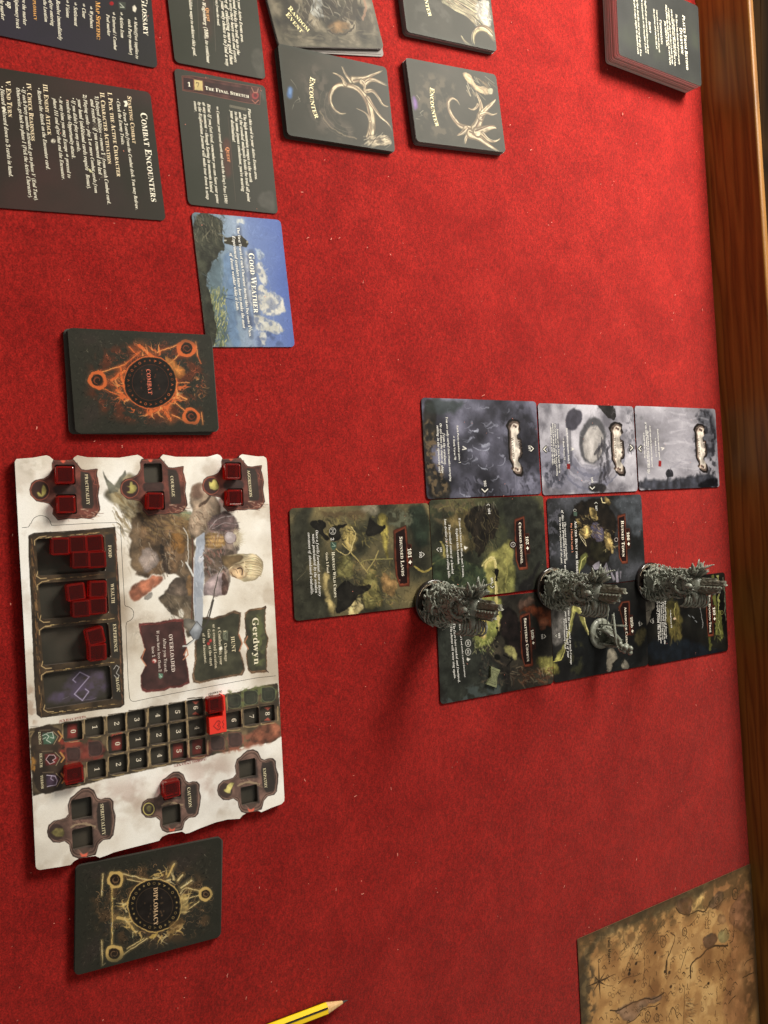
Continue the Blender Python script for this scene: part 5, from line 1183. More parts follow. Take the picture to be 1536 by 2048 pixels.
for j in range(k): F.append((j, (j + 1) % k, k + (j + 1) % k, k + j)); M.append(0)
F.append(tuple(reversed(range(k)))); M.append(0)
mesh_obj('barrel', V, F, [YEL], pen)
# black stripes on every other edge
for i in (1, 3, 5):
    a0 = np.array(hexp[i]); n1 = a0 / np.hypot(*a0)
    V = []; 
    pts = [ring[(2 * i - 1) % 12], tuple(a0 * 0.985), ring[(2 * i) % 12]]
    o_ = [np.array(q) + n1 * 0.00012 for q in pts]
    tng = np.array([-n1[1], n1[0]])
    o_[0] = o_[1] - tng * 0.00060 + n1 * 0.00001; o_[2] = o_[1] + tng * 0.00060 + n1 * 0.00001
    for x in (-Ln + 0.001, -cone - 0.0010):
        for q in o_: V.append((x, q[0], q[1]))
    mesh_obj('stripe', V, [(0, 1, 4, 3), (1, 2, 5, 4)], [BLK], pen)
V = []; F = []
for x, r0 in ((-cone - 0.0006, R * 0.955), (-0.0045, 0.00105)):
    for j in range(24):
        an = 2 * math.pi * j / 24; rr = r0 if x > -0.005 else r0 * (0.905 + 0.095 * abs(math.cos(3 * an)))
        V.append((x, rr * math.cos(an), rr * math.sin(an)))
for j in range(24): F.append((j, (j + 1) % 24, 24 + (j + 1) % 24, 24 + j))
mesh_obj('sharpened_wood', V, F, [CED], pen, smooth=True)
V = []; F = []
for x, r0 in ((-0.0045, 0.00105), (-0.0006, 0.00025), (0, 0.00003)):
    for j in range(12): an = 2 * math.pi * j / 12; V.append((x, r0 * math.cos(an), r0 * math.sin(an)))
for q in range(2):
    for j in range(12): F.append((q * 12 + j, q * 12 + (j + 1) % 12, q * 12 + 12 + (j + 1) % 12, q * 12 + 12 + j))
mesh_obj('graphite_tip', V, F, [GRA], pen, smooth=True)
# ------------------------------------------------------------------ player board: two layers of board, wells cut through the upper one
ZB, ZT = 0.0016, 0.0040
bc = (0.0660, 0.1240)
outl = np.vstack([T1([(52, 130), (70, 98), (250, 84), (400, 58), (430, 68), (478, 108), (560, 112), (690, 106), (702, 82), (740, 58), (850, 80), (1200, 85), (1400, 52), (1440, 72), (1478, 106)]),
                  T2([(60, 92), (200, 90), (215, 66), (238, 46), (370, 70), (690, 70), (790, 42), (822, 56), (848, 92), (930, 88), (1010, 84), (1020, 60), (1045, 43), (1200, 66), (1265, 64), (1292, 82), (1300, 120), (1390, 1790)]),
                  T4([(1418, 775), (1420, 850)]), T6([(1440, 720), (1475, 1400), (1472, 1440), (1440, 1472), (1330, 1512), (1222, 1560), (1190, 1545), (1150, 1552), (1060, 1568), (1012, 1598), (985, 1632), (850, 1640), (720, 1672), (540, 1740), (430, 1788), (390, 1795), (350, 1772), (300, 1782), (200, 1800), (132, 1830), (100, 1872)]),
                  T5([(1480, 1500), (1240, 1560), (1010, 1620), (940, 1650), (850, 1682), (800, 1660), (700, 1675), (610, 1690), (560, 1718), (520, 1762), (400, 1784), (165, 1820), (135, 1808), (122, 1780), (85, 990), (40, 130)]),
                  T1([(150, 1900), (104, 1100)])])
O = Warr(outl, ZT)
# local frame of the board is the world frame shifted to its middle
def rot_rect(cpx, wx, wy, ang, r=0.0011, z=ZT, n=4):
    c_ = np.array(W(*cpx, z)); ca, sa = math.cos(ang), math.sin(ang)
    return [(c_[0] + x * ca - y * sa, c_[1] + x * sa + y * ca) for x, y in rrect(wx, wy, r, n)]
def ctr(f, x, y): return tuple(f([(x, y)])[0])
bang = 0.058
slot_px = dict(practicality=[ctr(T1, 605, 272), ctr(T1, 620, 595)], courage=[ctr(T2, 135, 235), ctr(T2, 160, 520)], aggression=[ctr(T2, 955, 218), ctr(T2, 975, 485)],
               caution=[ctr(T6, 240, 1310), ctr(T6, 235, 1590)], empathy=[ctr(T6, 1070, 1080), ctr(T6, 1090, 1370)], spirituality=[ctr(T5, 645, 1120), ctr(T5, 655, 1455)])
track = {'e': [(145.8, 1463), (188.9, 1454.3), (232.8, 1447.2), (273.2, 1439.3), (315.5, 1431), (354.7, 1423.8), (391.1, 1415.6), (433.4, 1409.8)],
         'h': [(234.6, 1487.7), (275.9, 1478.9), (317.3, 1470.3), (356.5, 1463), (393.9, 1455.7), (434, 1448), (467.7, 1440.3), (503.2, 1433), (535.1, 1427.5)],
         't': [(149, 1550), (193.3, 1538.7), (236.3, 1529), (276.8, 1520.2), (319.1, 1511.3), (357.4, 1502.2), (395.7, 1494.9)]}
holes = []
for q in slot_px.values():
    for c_ in q: holes.append(rot_rect(c_, 0.0119, 0.0113, bang))
for q in track.values():
    for c_ in q: holes.append(rot_rect(c_, 0.0110, 0.0104, bang))
wells = [T1([(285, 975), (1030, 930), (1052, 1330), (310, 1382)]), T1([(315, 1465), (1060, 1408), (1087, 1792), (345, 1862)]), T3([(245, 340), (1042, 265), (1077, 682), (275, 778)]), T3([(270, 872), (1062, 770), (1092, 1172), (300, 1292)])]
def rounded(P, r, n=4):
    P = [np.array(p) for p in P]; out = []
    for i in range(len(P)):
        a0, b0, c0 = P[i - 1], P[i], P[(i + 1) % len(P)]
        u = (a0 - b0) / np.hypot(*(a0 - b0)); v = (c0 - b0) / np.hypot(*(c0 - b0))
        for q in range(n + 1):
            t_ = q / n; out.append(tuple((1 - t_) ** 2 * (b0 + u * r) + 2 * t_ * (1 - t_) * b0 + t_ ** 2 * (b0 + v * r)))
    return out
for q in wells: holes.append(rounded(Warr(q, ZT), 0.0022))
def seam(P, w=0.00028):
    P = np.array(P); q_ = np.concatenate([[0], np.cumsum(np.hypot(*np.diff(P, axis=0).T))]); t_ = np.arange(0, q_[-1], 0.0011); P = np.stack([np.interp(t_, q_, P[:, 0]), np.interp(t_, q_, P[:, 1])], -1); d = np.gradient(P, axis=0); d /= np.hypot(d[:, 0], d[:, 1])[:, None]; n = np.stack([-d[:, 1], d[:, 0]], -1) * w / 2
    return [tuple(x) for x in (P + n)] + [tuple(x) for x in (P - n)[::-1]]
def arc(c_, r, a0, a1, n=10): return [(c_[0] + r * math.cos(a0 + (a1 - a0) * i / n), c_[1] + r * math.sin(a0 + (a1 - a0) * i / n)) for i in range(n + 1)]
s1 = np.vstack([T1([(132, 852), (195, 848), (210, 840), (222, 800)] + arc((340, 830), 112, 3.35, 6.15) + [(456, 828), (700, 815), (900, 802), (1160, 796), (1190, 800), (1212, 828), (1230, 1200), (1258, 1700), (1270, 1716)] + arc((1275, 1800), 84, -1.5, 1.5, 9)),
                T3([(1252, 312), (1262, 600), (1280, 1000), (1295, 1160), (1312, 1192), (1350, 1200)]), T4([(120, 1000), (400, 946), (800, 870), (1200, 796), (1395, 776)])])
holes.append(seam(Warr(s1, ZT)))
holes.append(seam(Warr(np.vstack([T5([(60, 190)]), T5([(160, 182)])]), ZT), 0.0002))
def slab(name, outline, holes, z0, z1, mats, parent, origin):
    cu = bpy.data.curves.new(name, 'CURVE'); cu.dimensions = '2D'; cu.fill_mode = 'BOTH'; cu.extrude = (z1 - z0) / 2
    for P in [outline] + holes:
        sp = cu.splines.new('POLY'); sp.points.add(len(P) - 1)
        for i, p in enumerate(P): sp.points[i].co = (p[0] - origin[0], p[1] - origin[1], 0, 1)
        sp.use_cyclic_u = True
    o = bpy.data.objects.new(name, cu); col.objects.link(o)
    me = bpy.data.meshes.new_from_object(o); bpy.data.objects.remove(o); bpy.data.curves.remove(cu)
    me.name = name; me.transform(Matrix.Translation((0, 0, (z0 + z1) / 2)))
    me.materials.clear()
    for m in mats: me.materials.append(m)
    nz = np.empty(3 * len(me.polygons)); me.polygons.foreach_get('normal', nz); nz = nz.reshape(-1, 3)[:, 2]
    me.polygons.foreach_set('material_index', (np.abs(nz) < 0.5).astype(np.int32))
    return me
bd = empty('player_board', (bc[0], bc[1], 0)); tag(bd, 'large pale player board with dark wells and number tracks, holding red cubes', 'game board')
BW, BH = 0.262, 0.190
def board_art(z):
    return Art(BW, BH, bc[0], bc[1], 0, z, 4000)
# ---- lower layer print (the floors of the wells)
lo = board_art(ZB); lo.base([(0, (44, 42, 34)), (0.5, (54, 50, 41)), (1, (64, 58, 48))], 60, 5)
for c_ in [track['e'][0], track['h'][0], track['t'][5], track['t'][6]]:
    lo.use(PH).poly([(c_[0] - 12, c_[1] - 15), (c_[0] + 9, c_[1] - 17), (c_[0] + 9, c_[1] + 11), (c_[0] - 12, c_[1] + 14)], (122, 48, 42), 0.9, 1.5, 1, 0.3)
for c_ in (track['e'][6], track['h'][8]):
    for sg in (-1, 1): lo.poly([(c_[0] - 8, c_[1] + sg * 13), (c_[0] + 8, c_[1] + sg * 14), (c_[0], c_[1] + sg * 7)], (196, 96, 80), 0.9, 0.8)
lo.use(T3)
for q in range(5): lo.cloud([(600, 830), (1000, 830), (1040, 1120), (850, 1180), (380, 1200), (330, 1120), (600, 1000)], (90, 78, 106), 0.42, 14 + q * 4, 0.52, 6, 8)
lo.line([(655, 970), (620, 940), (705, 850), (815, 905), (640, 1110), (735, 1185), (810, 1080), (770, 1050)], 7, (196, 190, 212), 0.95, 0.8, glow=((130, 112, 160), 3, 0.5))
lo.line([(735, 1185), (900, 1155)], 4, (180, 172, 200), 0.6, jit=1); lo.line([(500, 1170), (570, 1140)], 4, (180, 172, 200), 0.5)
lowm = slab('lower_layer', O, [], 0.0003, ZB, [img_mat('board_floor_print', lo.img, 0.6, 0.4), mat('board_core', (70, 58, 50), 0.9)], bd, bc)
uv_from_xy(lowm, -BW / 2, -BH / 2, BW, BH); low_o = add('lower_layer', lowm, bd)
t = Lettering(ZB)
def num(s_, c_, k=7.0, colr=(226, 216, 196)):
    t.write(PH, s_, (c_[0] - k * 0.5, c_[1] - k * 0.42 * len(s_)), (c_[0] - k * 0.5 - 0.2, c_[1] + k * 0.42 * len(s_)), 'b', colr, hs=1.0)
for i in range(7): num(str(i), track['e'][i], 8.5)
for i in (0, 1, 2, 3, 4, 6, 7, 8): num(str(i), track['h'][i], 8.5)
for i in range(7): num(str(i), track['t'][i], 8.5)
t.write(PH, '+1', (430, 1404), (430, 1419), 'b', (200, 190, 170))
t.done(low_o, (bc[0], bc[1], 0), 0)
# ---- upper layer print
a = board_art(ZT)
a.base([(0, (206, 196, 180)), (0.3, (232, 226, 214)), (0.6, (245, 242, 234)), (1, (252, 251, 247))], 150, 6)
for P in (T5([(300, 900), (900, 800), (1300, 760), (1400, 1100), (1000, 1300), (1100, 1500), (700, 1560)]), T6([(600, 900), (900, 940), (900, 1240), (600, 1500), (380, 1000)])):
    a.use(PH).cloud([tuple(p) for p in P], (186, 160, 148), 0.5, 46, 0.5, 18, 12)
r0_ = a.noise(55, 5); a.img = a.img * (1 - 0.15 * np.clip((0.42 - r0_) * 3, 0, 1)[..., None] * np.array([0.7, 0.85, 1.0])); r0_ = a.noise(110, 4); a.img = a.img * (1 - 0.11 * np.clip((r0_ - 0.58) * 3, 0, 1)[..., None] * np.array([0.8, 0.9, 1.0]))
a.use(T3); a.cloud([(60, 900), (170, 1100), (200, 1480), (90, 1480)], (168, 140, 118), 0.6, 12, 0.5, 5, 6); a.use(T1).cloud([(100, 120), (400, 100), (300, 300), (90, 250)], (180, 172, 156), 0.6, 20, 0.5, 8, 8)
# the warrior: cape, coat, arms, long blade, bow, boots
a.use(T1)
a.poly([(1000, 470), (1110, 420), (1180, 370), (1270, 220), (1350, 270), (1430, 300), (1480, 640), (1800, 700), (2000, 900), (2000, 1150), (1560, 900), (1380, 880), (1200, 620)], (122, 112, 86), 0.92, 5, 6, 0.45)
a.poly([(1010, 210), (1060, 320), (1150, 390), (1240, 240), (1260, 215), (1270, 260), (1180, 460), (1090, 470), (1030, 300)], (112, 112, 98), 0.9, 1, 1.5, 0.4)
a.dabs((1120, 400, 1500, 900), 140, 110, 22, [(136, 116, 78), (96, 80, 56), (160, 148, 116), (84, 76, 60), (188, 176, 150)], 0.9, 0.35, 0.7, 0.15, 3)
a.dabs((1250, 820, 1536, 1300), 70, 120, 20, [(190, 178, 160), (150, 138, 124), (214, 206, 190)], 1.0, 0.4, 0.6, 0.15, 4)
a.poly([(1380, 1050), (1536, 1060), (1536, 1320), (1460, 1340), (1390, 1200)], (176, 168, 164), 0.95, 3, 5, 0.3); a.dabs((1370, 1080, 1500, 1330), 30, 30, 7, [(96, 90, 84), (70, 64, 58)], 0.9, 0.8, 0.9, 0.3, 5)
a.use(T2)
a.poly([(-60, 640), (300, 600), (560, 640), (560, 1300), (430, 1340), (360, 1240), (230, 1270), (0, 1300), (-120, 1180), (-100, 800)], (92, 76, 58), 0.95, 3, 6, 0.5)
a.poly([(640, 640), (900, 640), (1000, 700), (1010, 1060), (930, 1240), (900, 1480), (650, 1500), (640, 900)], (122, 106, 96), 0.95, 3, 6, 0.5)
a.poly([(270, 1450), (300, 1340), (480, 1280), (560, 1300), (560, 1900), (460, 1900), (440, 1740), (300, 1640), (210, 1560), (200, 1500), (260, 1470)], (98, 86, 72), 0.95, 3, 6, 0.5)
a.poly([(0, 620), (300, 600), (540, 640), (480, 760), (440, 900), (460, 1100), (380, 1240), (240, 1260), (0, 1300)], (96, 76, 56), 0.96, 3, 6, 0.6)
a.poly([(300, 600), (440, 610), (540, 640), (520, 720), (330, 680)], (112, 122, 96), 0.85, 3, 5, 0.4)
a.dabs((0, 640, 480, 900), 110, 130, 22, [(140, 112, 72), (84, 64, 44), (158, 134, 92), (60, 48, 36)], 0.5, 0.5, 0.75, 0.2, 6)
a.poly([(280, 880), (430, 830), (470, 1010), (400, 1070), (330, 990)], (142, 102, 54), 0.9, 2, 4, 0.4)
a.poly([(0, 1000), (170, 1010), (200, 1200), (0, 1280)], (140, 128, 122), 0.95, 3, 5, 0.4); a.poly([(-90, 1390), (0, 1330), (220, 1270), (240, 1330), (60, 1480), (-60, 1560), (-130, 1500)], (170, 104, 78), 0.95, 3, 4, 0.5)
a.poly([(10, 1520), (120, 1440), (130, 1500), (70, 1545)], (170, 166, 160), 0.95, 2, 3, 0.3)
a.dabs((190, 900, 330, 1240), 60, 60, 12, [(60, 48, 38), (180, 168, 150), (96, 80, 64), (36, 30, 26)], 1.2, 0.5, 0.9, 0.2, 7)
a.poly([(190, 960), (230, 950), (280, 1180), (330, 1260), (240, 1270)], (52, 42, 36), 0.85, 2, 4, 0.5)
# shoulder and glove
a.poly([(510, 400), (560, 340), (640, 322), (680, 350), (720, 460), (780, 470), (830, 620), (820, 660), (700, 720), (660, 840), (600, 900), (500, 860), (480, 760), (540, 660), (505, 540)], (142, 124, 106), 0.97, 3, 4, 0.4)
a.ell((590, 420), 62, 80, (112, 86, 72), 0.9, 6, 0.3, 4); a.ell((640, 400), 26, 40, (190, 164, 148), 0.8, 6); a.poly([(590, 570), (700, 480), (740, 450), (720, 500), (620, 590)], (74, 54, 42), 0.9, 1.5, 2, 0.3)
a.dabs((520, 600, 800, 820), 70, 50, 12, [(170, 154, 132), (110, 92, 72), (200, 188, 166), (82, 66, 52)], 0.9, 0.6, 0.75, 0.3, 8)
a.poly([(670, 740), (800, 640), (900, 630), (980, 690), (1015, 760), (990, 810), (880, 830), (700, 820)], (92, 76, 76), 0.95, 2.5, 4, 0.5)
a.line([(710, 800), (800, 690), (960, 670)], 7, (196, 190, 190), 0.8, 1.2, jit=1.5); a.line([(740, 800), (860, 740), (1000, 760)], 6, (176, 168, 168), 0.8, 1.2, jit=1.5); a.dabs((700, 740, 980, 840), 30, 60, 10, [(150, 112, 112), (60, 50, 48)], 0.2, 0.3, 0.7, 0.2, 9)
a.poly([(660, 840), (860, 850), (880, 1000), (660, 1010)], (150, 120, 76), 0.95, 2, 3, 0.4)
for i in range(7): a.line([(670, 870 + i * 20), (860, 862 + i * 22)], 6, [(96, 74, 46), (196, 166, 116)][i % 2], 0.8)
a.ell((920, 895), 64, 66, (168, 156, 158), 0.97, 2.5, 0, 2); a.ell((908, 880), 30, 32, (206, 198, 200), 0.8, 6); a.ell((920, 895), 62, 64, (84, 66, 64), 0.8, 1, ring=7)
for i in range(46):
    an = -1.4 + 2.9 * i / 46; rr = random.uniform(100, 150)
    a.line([(950 + 40 * math.cos(an), 900 + 50 * math.sin(an)), (950 + rr * math.cos(an), 900 + rr * math.sin(an) * 0.85)], 7, [(196, 184, 156), (150, 132, 100), (226, 218, 196)][i % 3], 0.8, 1, taper=True)
a.poly([(650, 1020), (860, 1000), (1000, 1060), (920, 1210), (860, 1240), (650, 1260)], (84, 72, 62), 0.96, 2.5, 4, 0.5)
a.dabs((660, 1010, 880, 1250), 60, 70, 13, [(164, 160, 160), (110, 96, 88), (54, 44, 38), (190, 120, 110)], 0.9, 0.5, 0.8, 0.2, 10)
r = np.random.RandomState(77)
for i in range(60):     # straps, seams and highlights over the dark coat
    x, y = r.uniform(-40, 540), r.uniform(640, 1250); a.line([(x, y), (x + r.uniform(-30, 50), y + r.uniform(20, 70)), (x + r.uniform(-30, 60), y + r.uniform(60, 120))], r.uniform(4, 11), [(44, 34, 28), (150, 130, 104), (190, 176, 156), (70, 54, 42)][r.randint(4)], 0.6, 1.4, jit=2, taper=True)
for i in range(40):
    x, y = r.uniform(660, 880), r.uniform(640, 1460); a.line([(x, y), (x + r.uniform(-20, 40), y + r.uniform(20, 60)), (x + r.uniform(-20, 40), y + r.uniform(50, 100))], r.uniform(4, 10), [(60, 48, 46), (190, 178, 178), (150, 120, 118), (84, 66, 58)][r.randint(4)], 0.6, 1.4, jit=2, taper=True)
# boots and coat tail below
a.poly([(270, 1440), (300, 1350), (400, 1290), (480, 1330), (500, 1480), (420, 1500), (300, 1480)], (96, 84, 74), 0.97, 2, 3, 0.5)
a.poly([(200, 1500), (260, 1470), (330, 1500), (460, 1480), (540, 1620), (590, 1790), (600, 1900), (470, 1900), (440, 1730), (380, 1700), (300, 1650), (220, 1570)], (104, 92, 76), 0.97, 2, 3, 0.45)
a.poly([(390, 1640), (420, 1620), (450, 1660), (440, 1720), (400, 1700)], (220, 216, 204), 0.95, 1.5); a.poly([(480, 1290), (530, 1280), (530, 1500), (470, 1490)], (170, 132, 90), 0.95, 2, 3, 0.4)
a.poly([(650, 1360), (780, 1250), (860, 1250), (905, 1400), (890, 1480), (840, 1480), (760, 1490), (720, 1490), (640, 1490)], (158, 142, 144), 0.96, 2, 3, 0.35); a.poly([(830, 1250), (880, 1290), (905, 1400), (890, 1485), (840, 1480), (830, 1430), (850, 1360)], (90, 66, 58), 0.95, 2, 3, 0.4)
a.dabs((250, 1480, 560, 1800), 40, 90, 12, [(160, 150, 134), (60, 52, 44), (132, 118, 100)], 1.0, 0.3, 0.7, 0.1, 11)
a.use(T4)
a.poly([(440, 180), (560, 200), (620, 260), (600, 390), (560, 380), (500, 320), (450, 260)], (92, 88, 80), 0.97, 2, 2, 0.4)
q0 = a.use(T2).tr([(-60, 320), (1200, 320), (1200, 1900), (-60, 1900)]); bx_ = (q0[:, 0].min(), q0[:, 1].min(), q0[:, 0].max(), q0[:, 1].max())
keep = a.img.copy(); a.smear(2600, 3.0, 0.9, 0.16, 5, bx_); a.smear(1800, 1.5, 0.4, 0.26, 6, bx_)
dk = 0.35 * np.clip((0.86 - keep.mean(-1, keepdims=True)) * 8, 0, 1); a.img = a.img * dk + keep * (1 - dk)
a.use(T2)
# head turned down, hair swept back
a.poly([(860, 1080), (1000, 1060), (1090, 1060), (1180, 1060), (1250, 1120), (1262, 1200), (1220, 1300), (1160, 1340), (1050, 1345), (960, 1290), (900, 1230), (880, 1140)], (204, 188, 152), 0.98, 1.5, 2, 0.35)
a.poly([(820, 1080), (900, 1080), (1050, 1070), (1060, 1120), (960, 1160), (900, 1210), (840, 1170)], (112, 92, 64), 0.95, 3, 3, 0.4)
for i in range(0):
    q = 0; a.line([(1060 + 60 * q, 1075 + 120 * q), (1160 + 40 * math.sin(q * 3), 1070 + 190 * q), (1240 - 30 * q, 1110 + 200 * q)], 9, [(232, 220, 188), (126, 104, 70), (204, 188, 146), (168, 148, 108)][i % 4], 0.85, 1, jit=1)
a.poly([(1010, 1200), (1045, 1190), (1050, 1240), (1030, 1290), (1010, 1250)], (66, 46, 34), 0.95, 1.2, 1.5); a.line([(1075, 1190), (1110, 1230), (1090, 1270)], 7, (120, 92, 62), 0.9); a.line([(940, 1290), (1000, 1310), (1040, 1300)], 7, (96, 66, 50), 0.9); a.ell((935, 1245), 18, 30, (196, 150, 116), 0.7, 5)
a.poly([(930, 1200), (1000, 1170), (1060, 1190), (1090, 1250), (1080, 1310), (1000, 1330), (930, 1290), (905, 1240)], (196, 168, 132), 0.85, 2, 3, 0.35)
a.line([(900, 1210), (940, 1180), (1010, 1165), (1060, 1150)], 9, (92, 70, 46), 0.75, 1.6, jit=1.5); a.line([(1000, 1215), (1036, 1205), (1050, 1225), (1040, 1275)], 12, (58, 42, 32), 0.9, 1.2, jit=1); a.line([(1062, 1210), (1075, 1240), (1064, 1290)], 6, (236, 222, 192), 0.9, 1); a.line([(950, 1215), (985, 1225), (1000, 1260)], 6, (120, 84, 62), 0.8, 1); a.line([(930, 1250), (950, 1285), (985, 1305)], 7, (84, 58, 46), 0.85, 1)
r = np.random.RandomState(31)
for i in range(30):
    q = i / 30; a.line([(1070 + 20 * q, 1080 + 200 * q), (1130 + 30 * q, 1085 + 190 * q + r.uniform(-8, 8)), (1200 + 20 * math.sin(3 * q), 1095 + 190 * q), (1245 - 20 * abs(q - 0.5), 1130 + 170 * q)], r.uniform(3, 7), [(240, 230, 202), (110, 90, 60), (214, 200, 164), (150, 128, 92)][i % 4], 0.85, 0.9, jit=1)
a.line([(1090, 1330), (1180, 1330), (1240, 1270), (1262, 1190), (1240, 1110), (1180, 1066)], 4, (120, 100, 74), 0.6, 1, jit=1)
# hammered blade
a.poly([(575, 890), (660, 840), (662, 1010), (640, 1060), (655, 1300), (640, 1500), (630, 1790), (560, 1790), (545, 1500), (545, 1300), (560, 1100), (570, 980)], (172, 180, 194), 1, 1, 1, 0.12)
a.dabs((560, 900, 650, 1760), 50, 60, 12, [(206, 212, 222), (140, 148, 164), (188, 196, 208)], 1.4, 0.3, 0.7, 0.1, 12); a.line([(548, 1100), (545, 1500), (562, 1790)], 6, (222, 224, 230), 0.9); a.line([(536, 900), (540, 1300), (526, 1790)], 12, (92, 56, 42), 0.85, 1.2)
a.poly([(600, 1090), (640, 1070), (655, 1110), (620, 1160), (590, 1140)], (206, 208, 216), 0.95); a.line([(645, 1020), (670, 1050), (620, 1100)], 7, (90, 92, 98), 0.8)
a.line([(440, 800), (490, 870), (480, 960), (500, 1060), (480, 1180), (540, 1290)], 11, (200, 196, 188), 0.95, 1, jit=1.5); a.line([(470, 1150), (520, 1230), (545, 1290)], 16, (222, 224, 222), 0.95, 1)
a.line([(850, 1190), (800, 1260), (770, 1400), (750, 1520), (700, 1660), (660, 1790)], 11, (78, 72, 66), 0.95, 1, jit=1); a.line([(846, 1200), (795, 1290)], 5, (214, 212, 206), 0.9); a.line([(420, 1130), (440, 1160), (430, 1190)], 6, (206, 204, 196))
# ---- ability boxes
def abox(f, P, fill, fr, seed):
    a.use(f); a.poly(P, fr, 1, 1, 1.5, 0.5); c0 = np.mean(P, 0); Q = (np.array(P) - c0) * 0.93 + c0; a.poly([tuple(x) for x in Q], fill, 1, 1, 1, 0.25)
    Q2 = (np.array(P) - c0) * 0.97 + c0; L = []
    for i in range(len(Q2)):
        p, q = Q2[i], Q2[(i + 1) % len(Q2)]; n_ = max(1, int(np.hypot(*(q - p)) / 26))
        for j in range(n_): L.append(tuple(p + (q - p) * j / n_ + ((j + i) % 2 - 0.5) * 13))
    a.line(L + [L[0]], 4.5, np.clip(np.array(fr) * 0.55, 0, 255), 0.9, 0.8); a.line([tuple(x) for x in Q] + [tuple(Q[0])], 3, (34, 26, 20), 0.9)
abox(T4, [(1075, 130), (1110, 92), (1240, 76), (1290, 60), (1280, 160), (1285, 320), (1312, 390), (1290, 560), (1300, 735), (1140, 752), (1105, 720), (1085, 560), (1108, 490), (1062, 430), (1082, 340), (1068, 220)], (66, 66, 50), (140, 108, 78), 1)
a.cloud([(1130, 130), (1260, 110), (1280, 700), (1150, 700)], (110, 118, 72), 0.6, 14, 0.5, 5, 6); a.line([(1250, 80), (1285, 60), (1280, 100)], 8, (60, 44, 36)); a.line([(1290, 715), (1312, 738)], 9, (60, 44, 36))
abox(T4, [(625, 168), (740, 182), (850, 152), (960, 106), (1035, 124), (1022, 240), (1010, 350), (1048, 440), (1022, 520), (1050, 600), (1074, 720), (1040, 772), (900, 790), (760, 816), (600, 856), (542, 842), (530, 770), (560, 620), (560, 430), (600, 330)], (62, 62, 48), (132, 106, 82), 2)
abox(T4, [(-10, 236), (150, 230), (330, 194), (440, 196), (450, 330), (480, 480), (450, 560), (478, 640), (508, 850), (430, 886), (300, 900), (240, 930), (60, 942), (15, 920), (5, 780), (60, 670), (5, 590), (50, 500), (0, 330)], (66, 42, 40), (118, 58, 54), 3)
a.use(T4)
for P in ([(1012, 350), (1045, 440), (1015, 520)], [(445, 560), (478, 500), (490, 560), (440, 610)], [(15, 600), (50, 500)], [(20, 610), (60, 670)], [(1070, 430), (1100, 370)], [(1075, 440), (1108, 500)]): a.line(P, 12, (196, 134, 102), 0.85, 1.2)
a.poly([(440, 180), (560, 200), (640, 250), (640, 330), (600, 400), (560, 400), (500, 320), (450, 260)], (104, 100, 92), 0.95, 2, 2, 0.4)
a.line([(610, 0), (605, 200), (590, 300)], 70, (170, 176, 186), 0.95, 1.5); a.line([(750, 0), (720, 120), (690, 230), (610, 320), (560, 400), (430, 490)], 16, (66, 62, 58), 0.95, 1); a.poly([(500, 330), (580, 215), (640, 290), (600, 400), (555, 415)], (150, 156, 164), 1, 1, 1, 0.3, outline=((60, 60, 62), 5)); a.line([(560, 405), (480, 470), (440, 470)], 16, (206, 208, 206), 0.95, 1)
a.ell((720, 415), 15, 16, (178, 56, 54)); a.ell((698, 445), 15, 16, (178, 56, 54))
a.poly([(850, 305), (900, 312), (898, 420), (850, 400)], (110, 114, 96), 1, 1); a.line([(860, 370), (885, 340), (888, 390)], 5, (50, 50, 42)); a.poly([(810, 478), (835, 470), (845, 500), (820, 520), (806, 505)], (232, 228, 212))
a.poly([(186, 745), (235, 752), (232, 790), (205, 808), (188, 790)], (92, 128, 108)); a.line([(196, 760), (222, 785), (200, 785)], 5, (200, 214, 200)); a.ell((145, 620), 32, 30, (112, 48, 44)); a.ell((145, 622), 20, 18, (230, 216, 206)); a.ell((138, 630), 9, 10, (180, 40, 40))
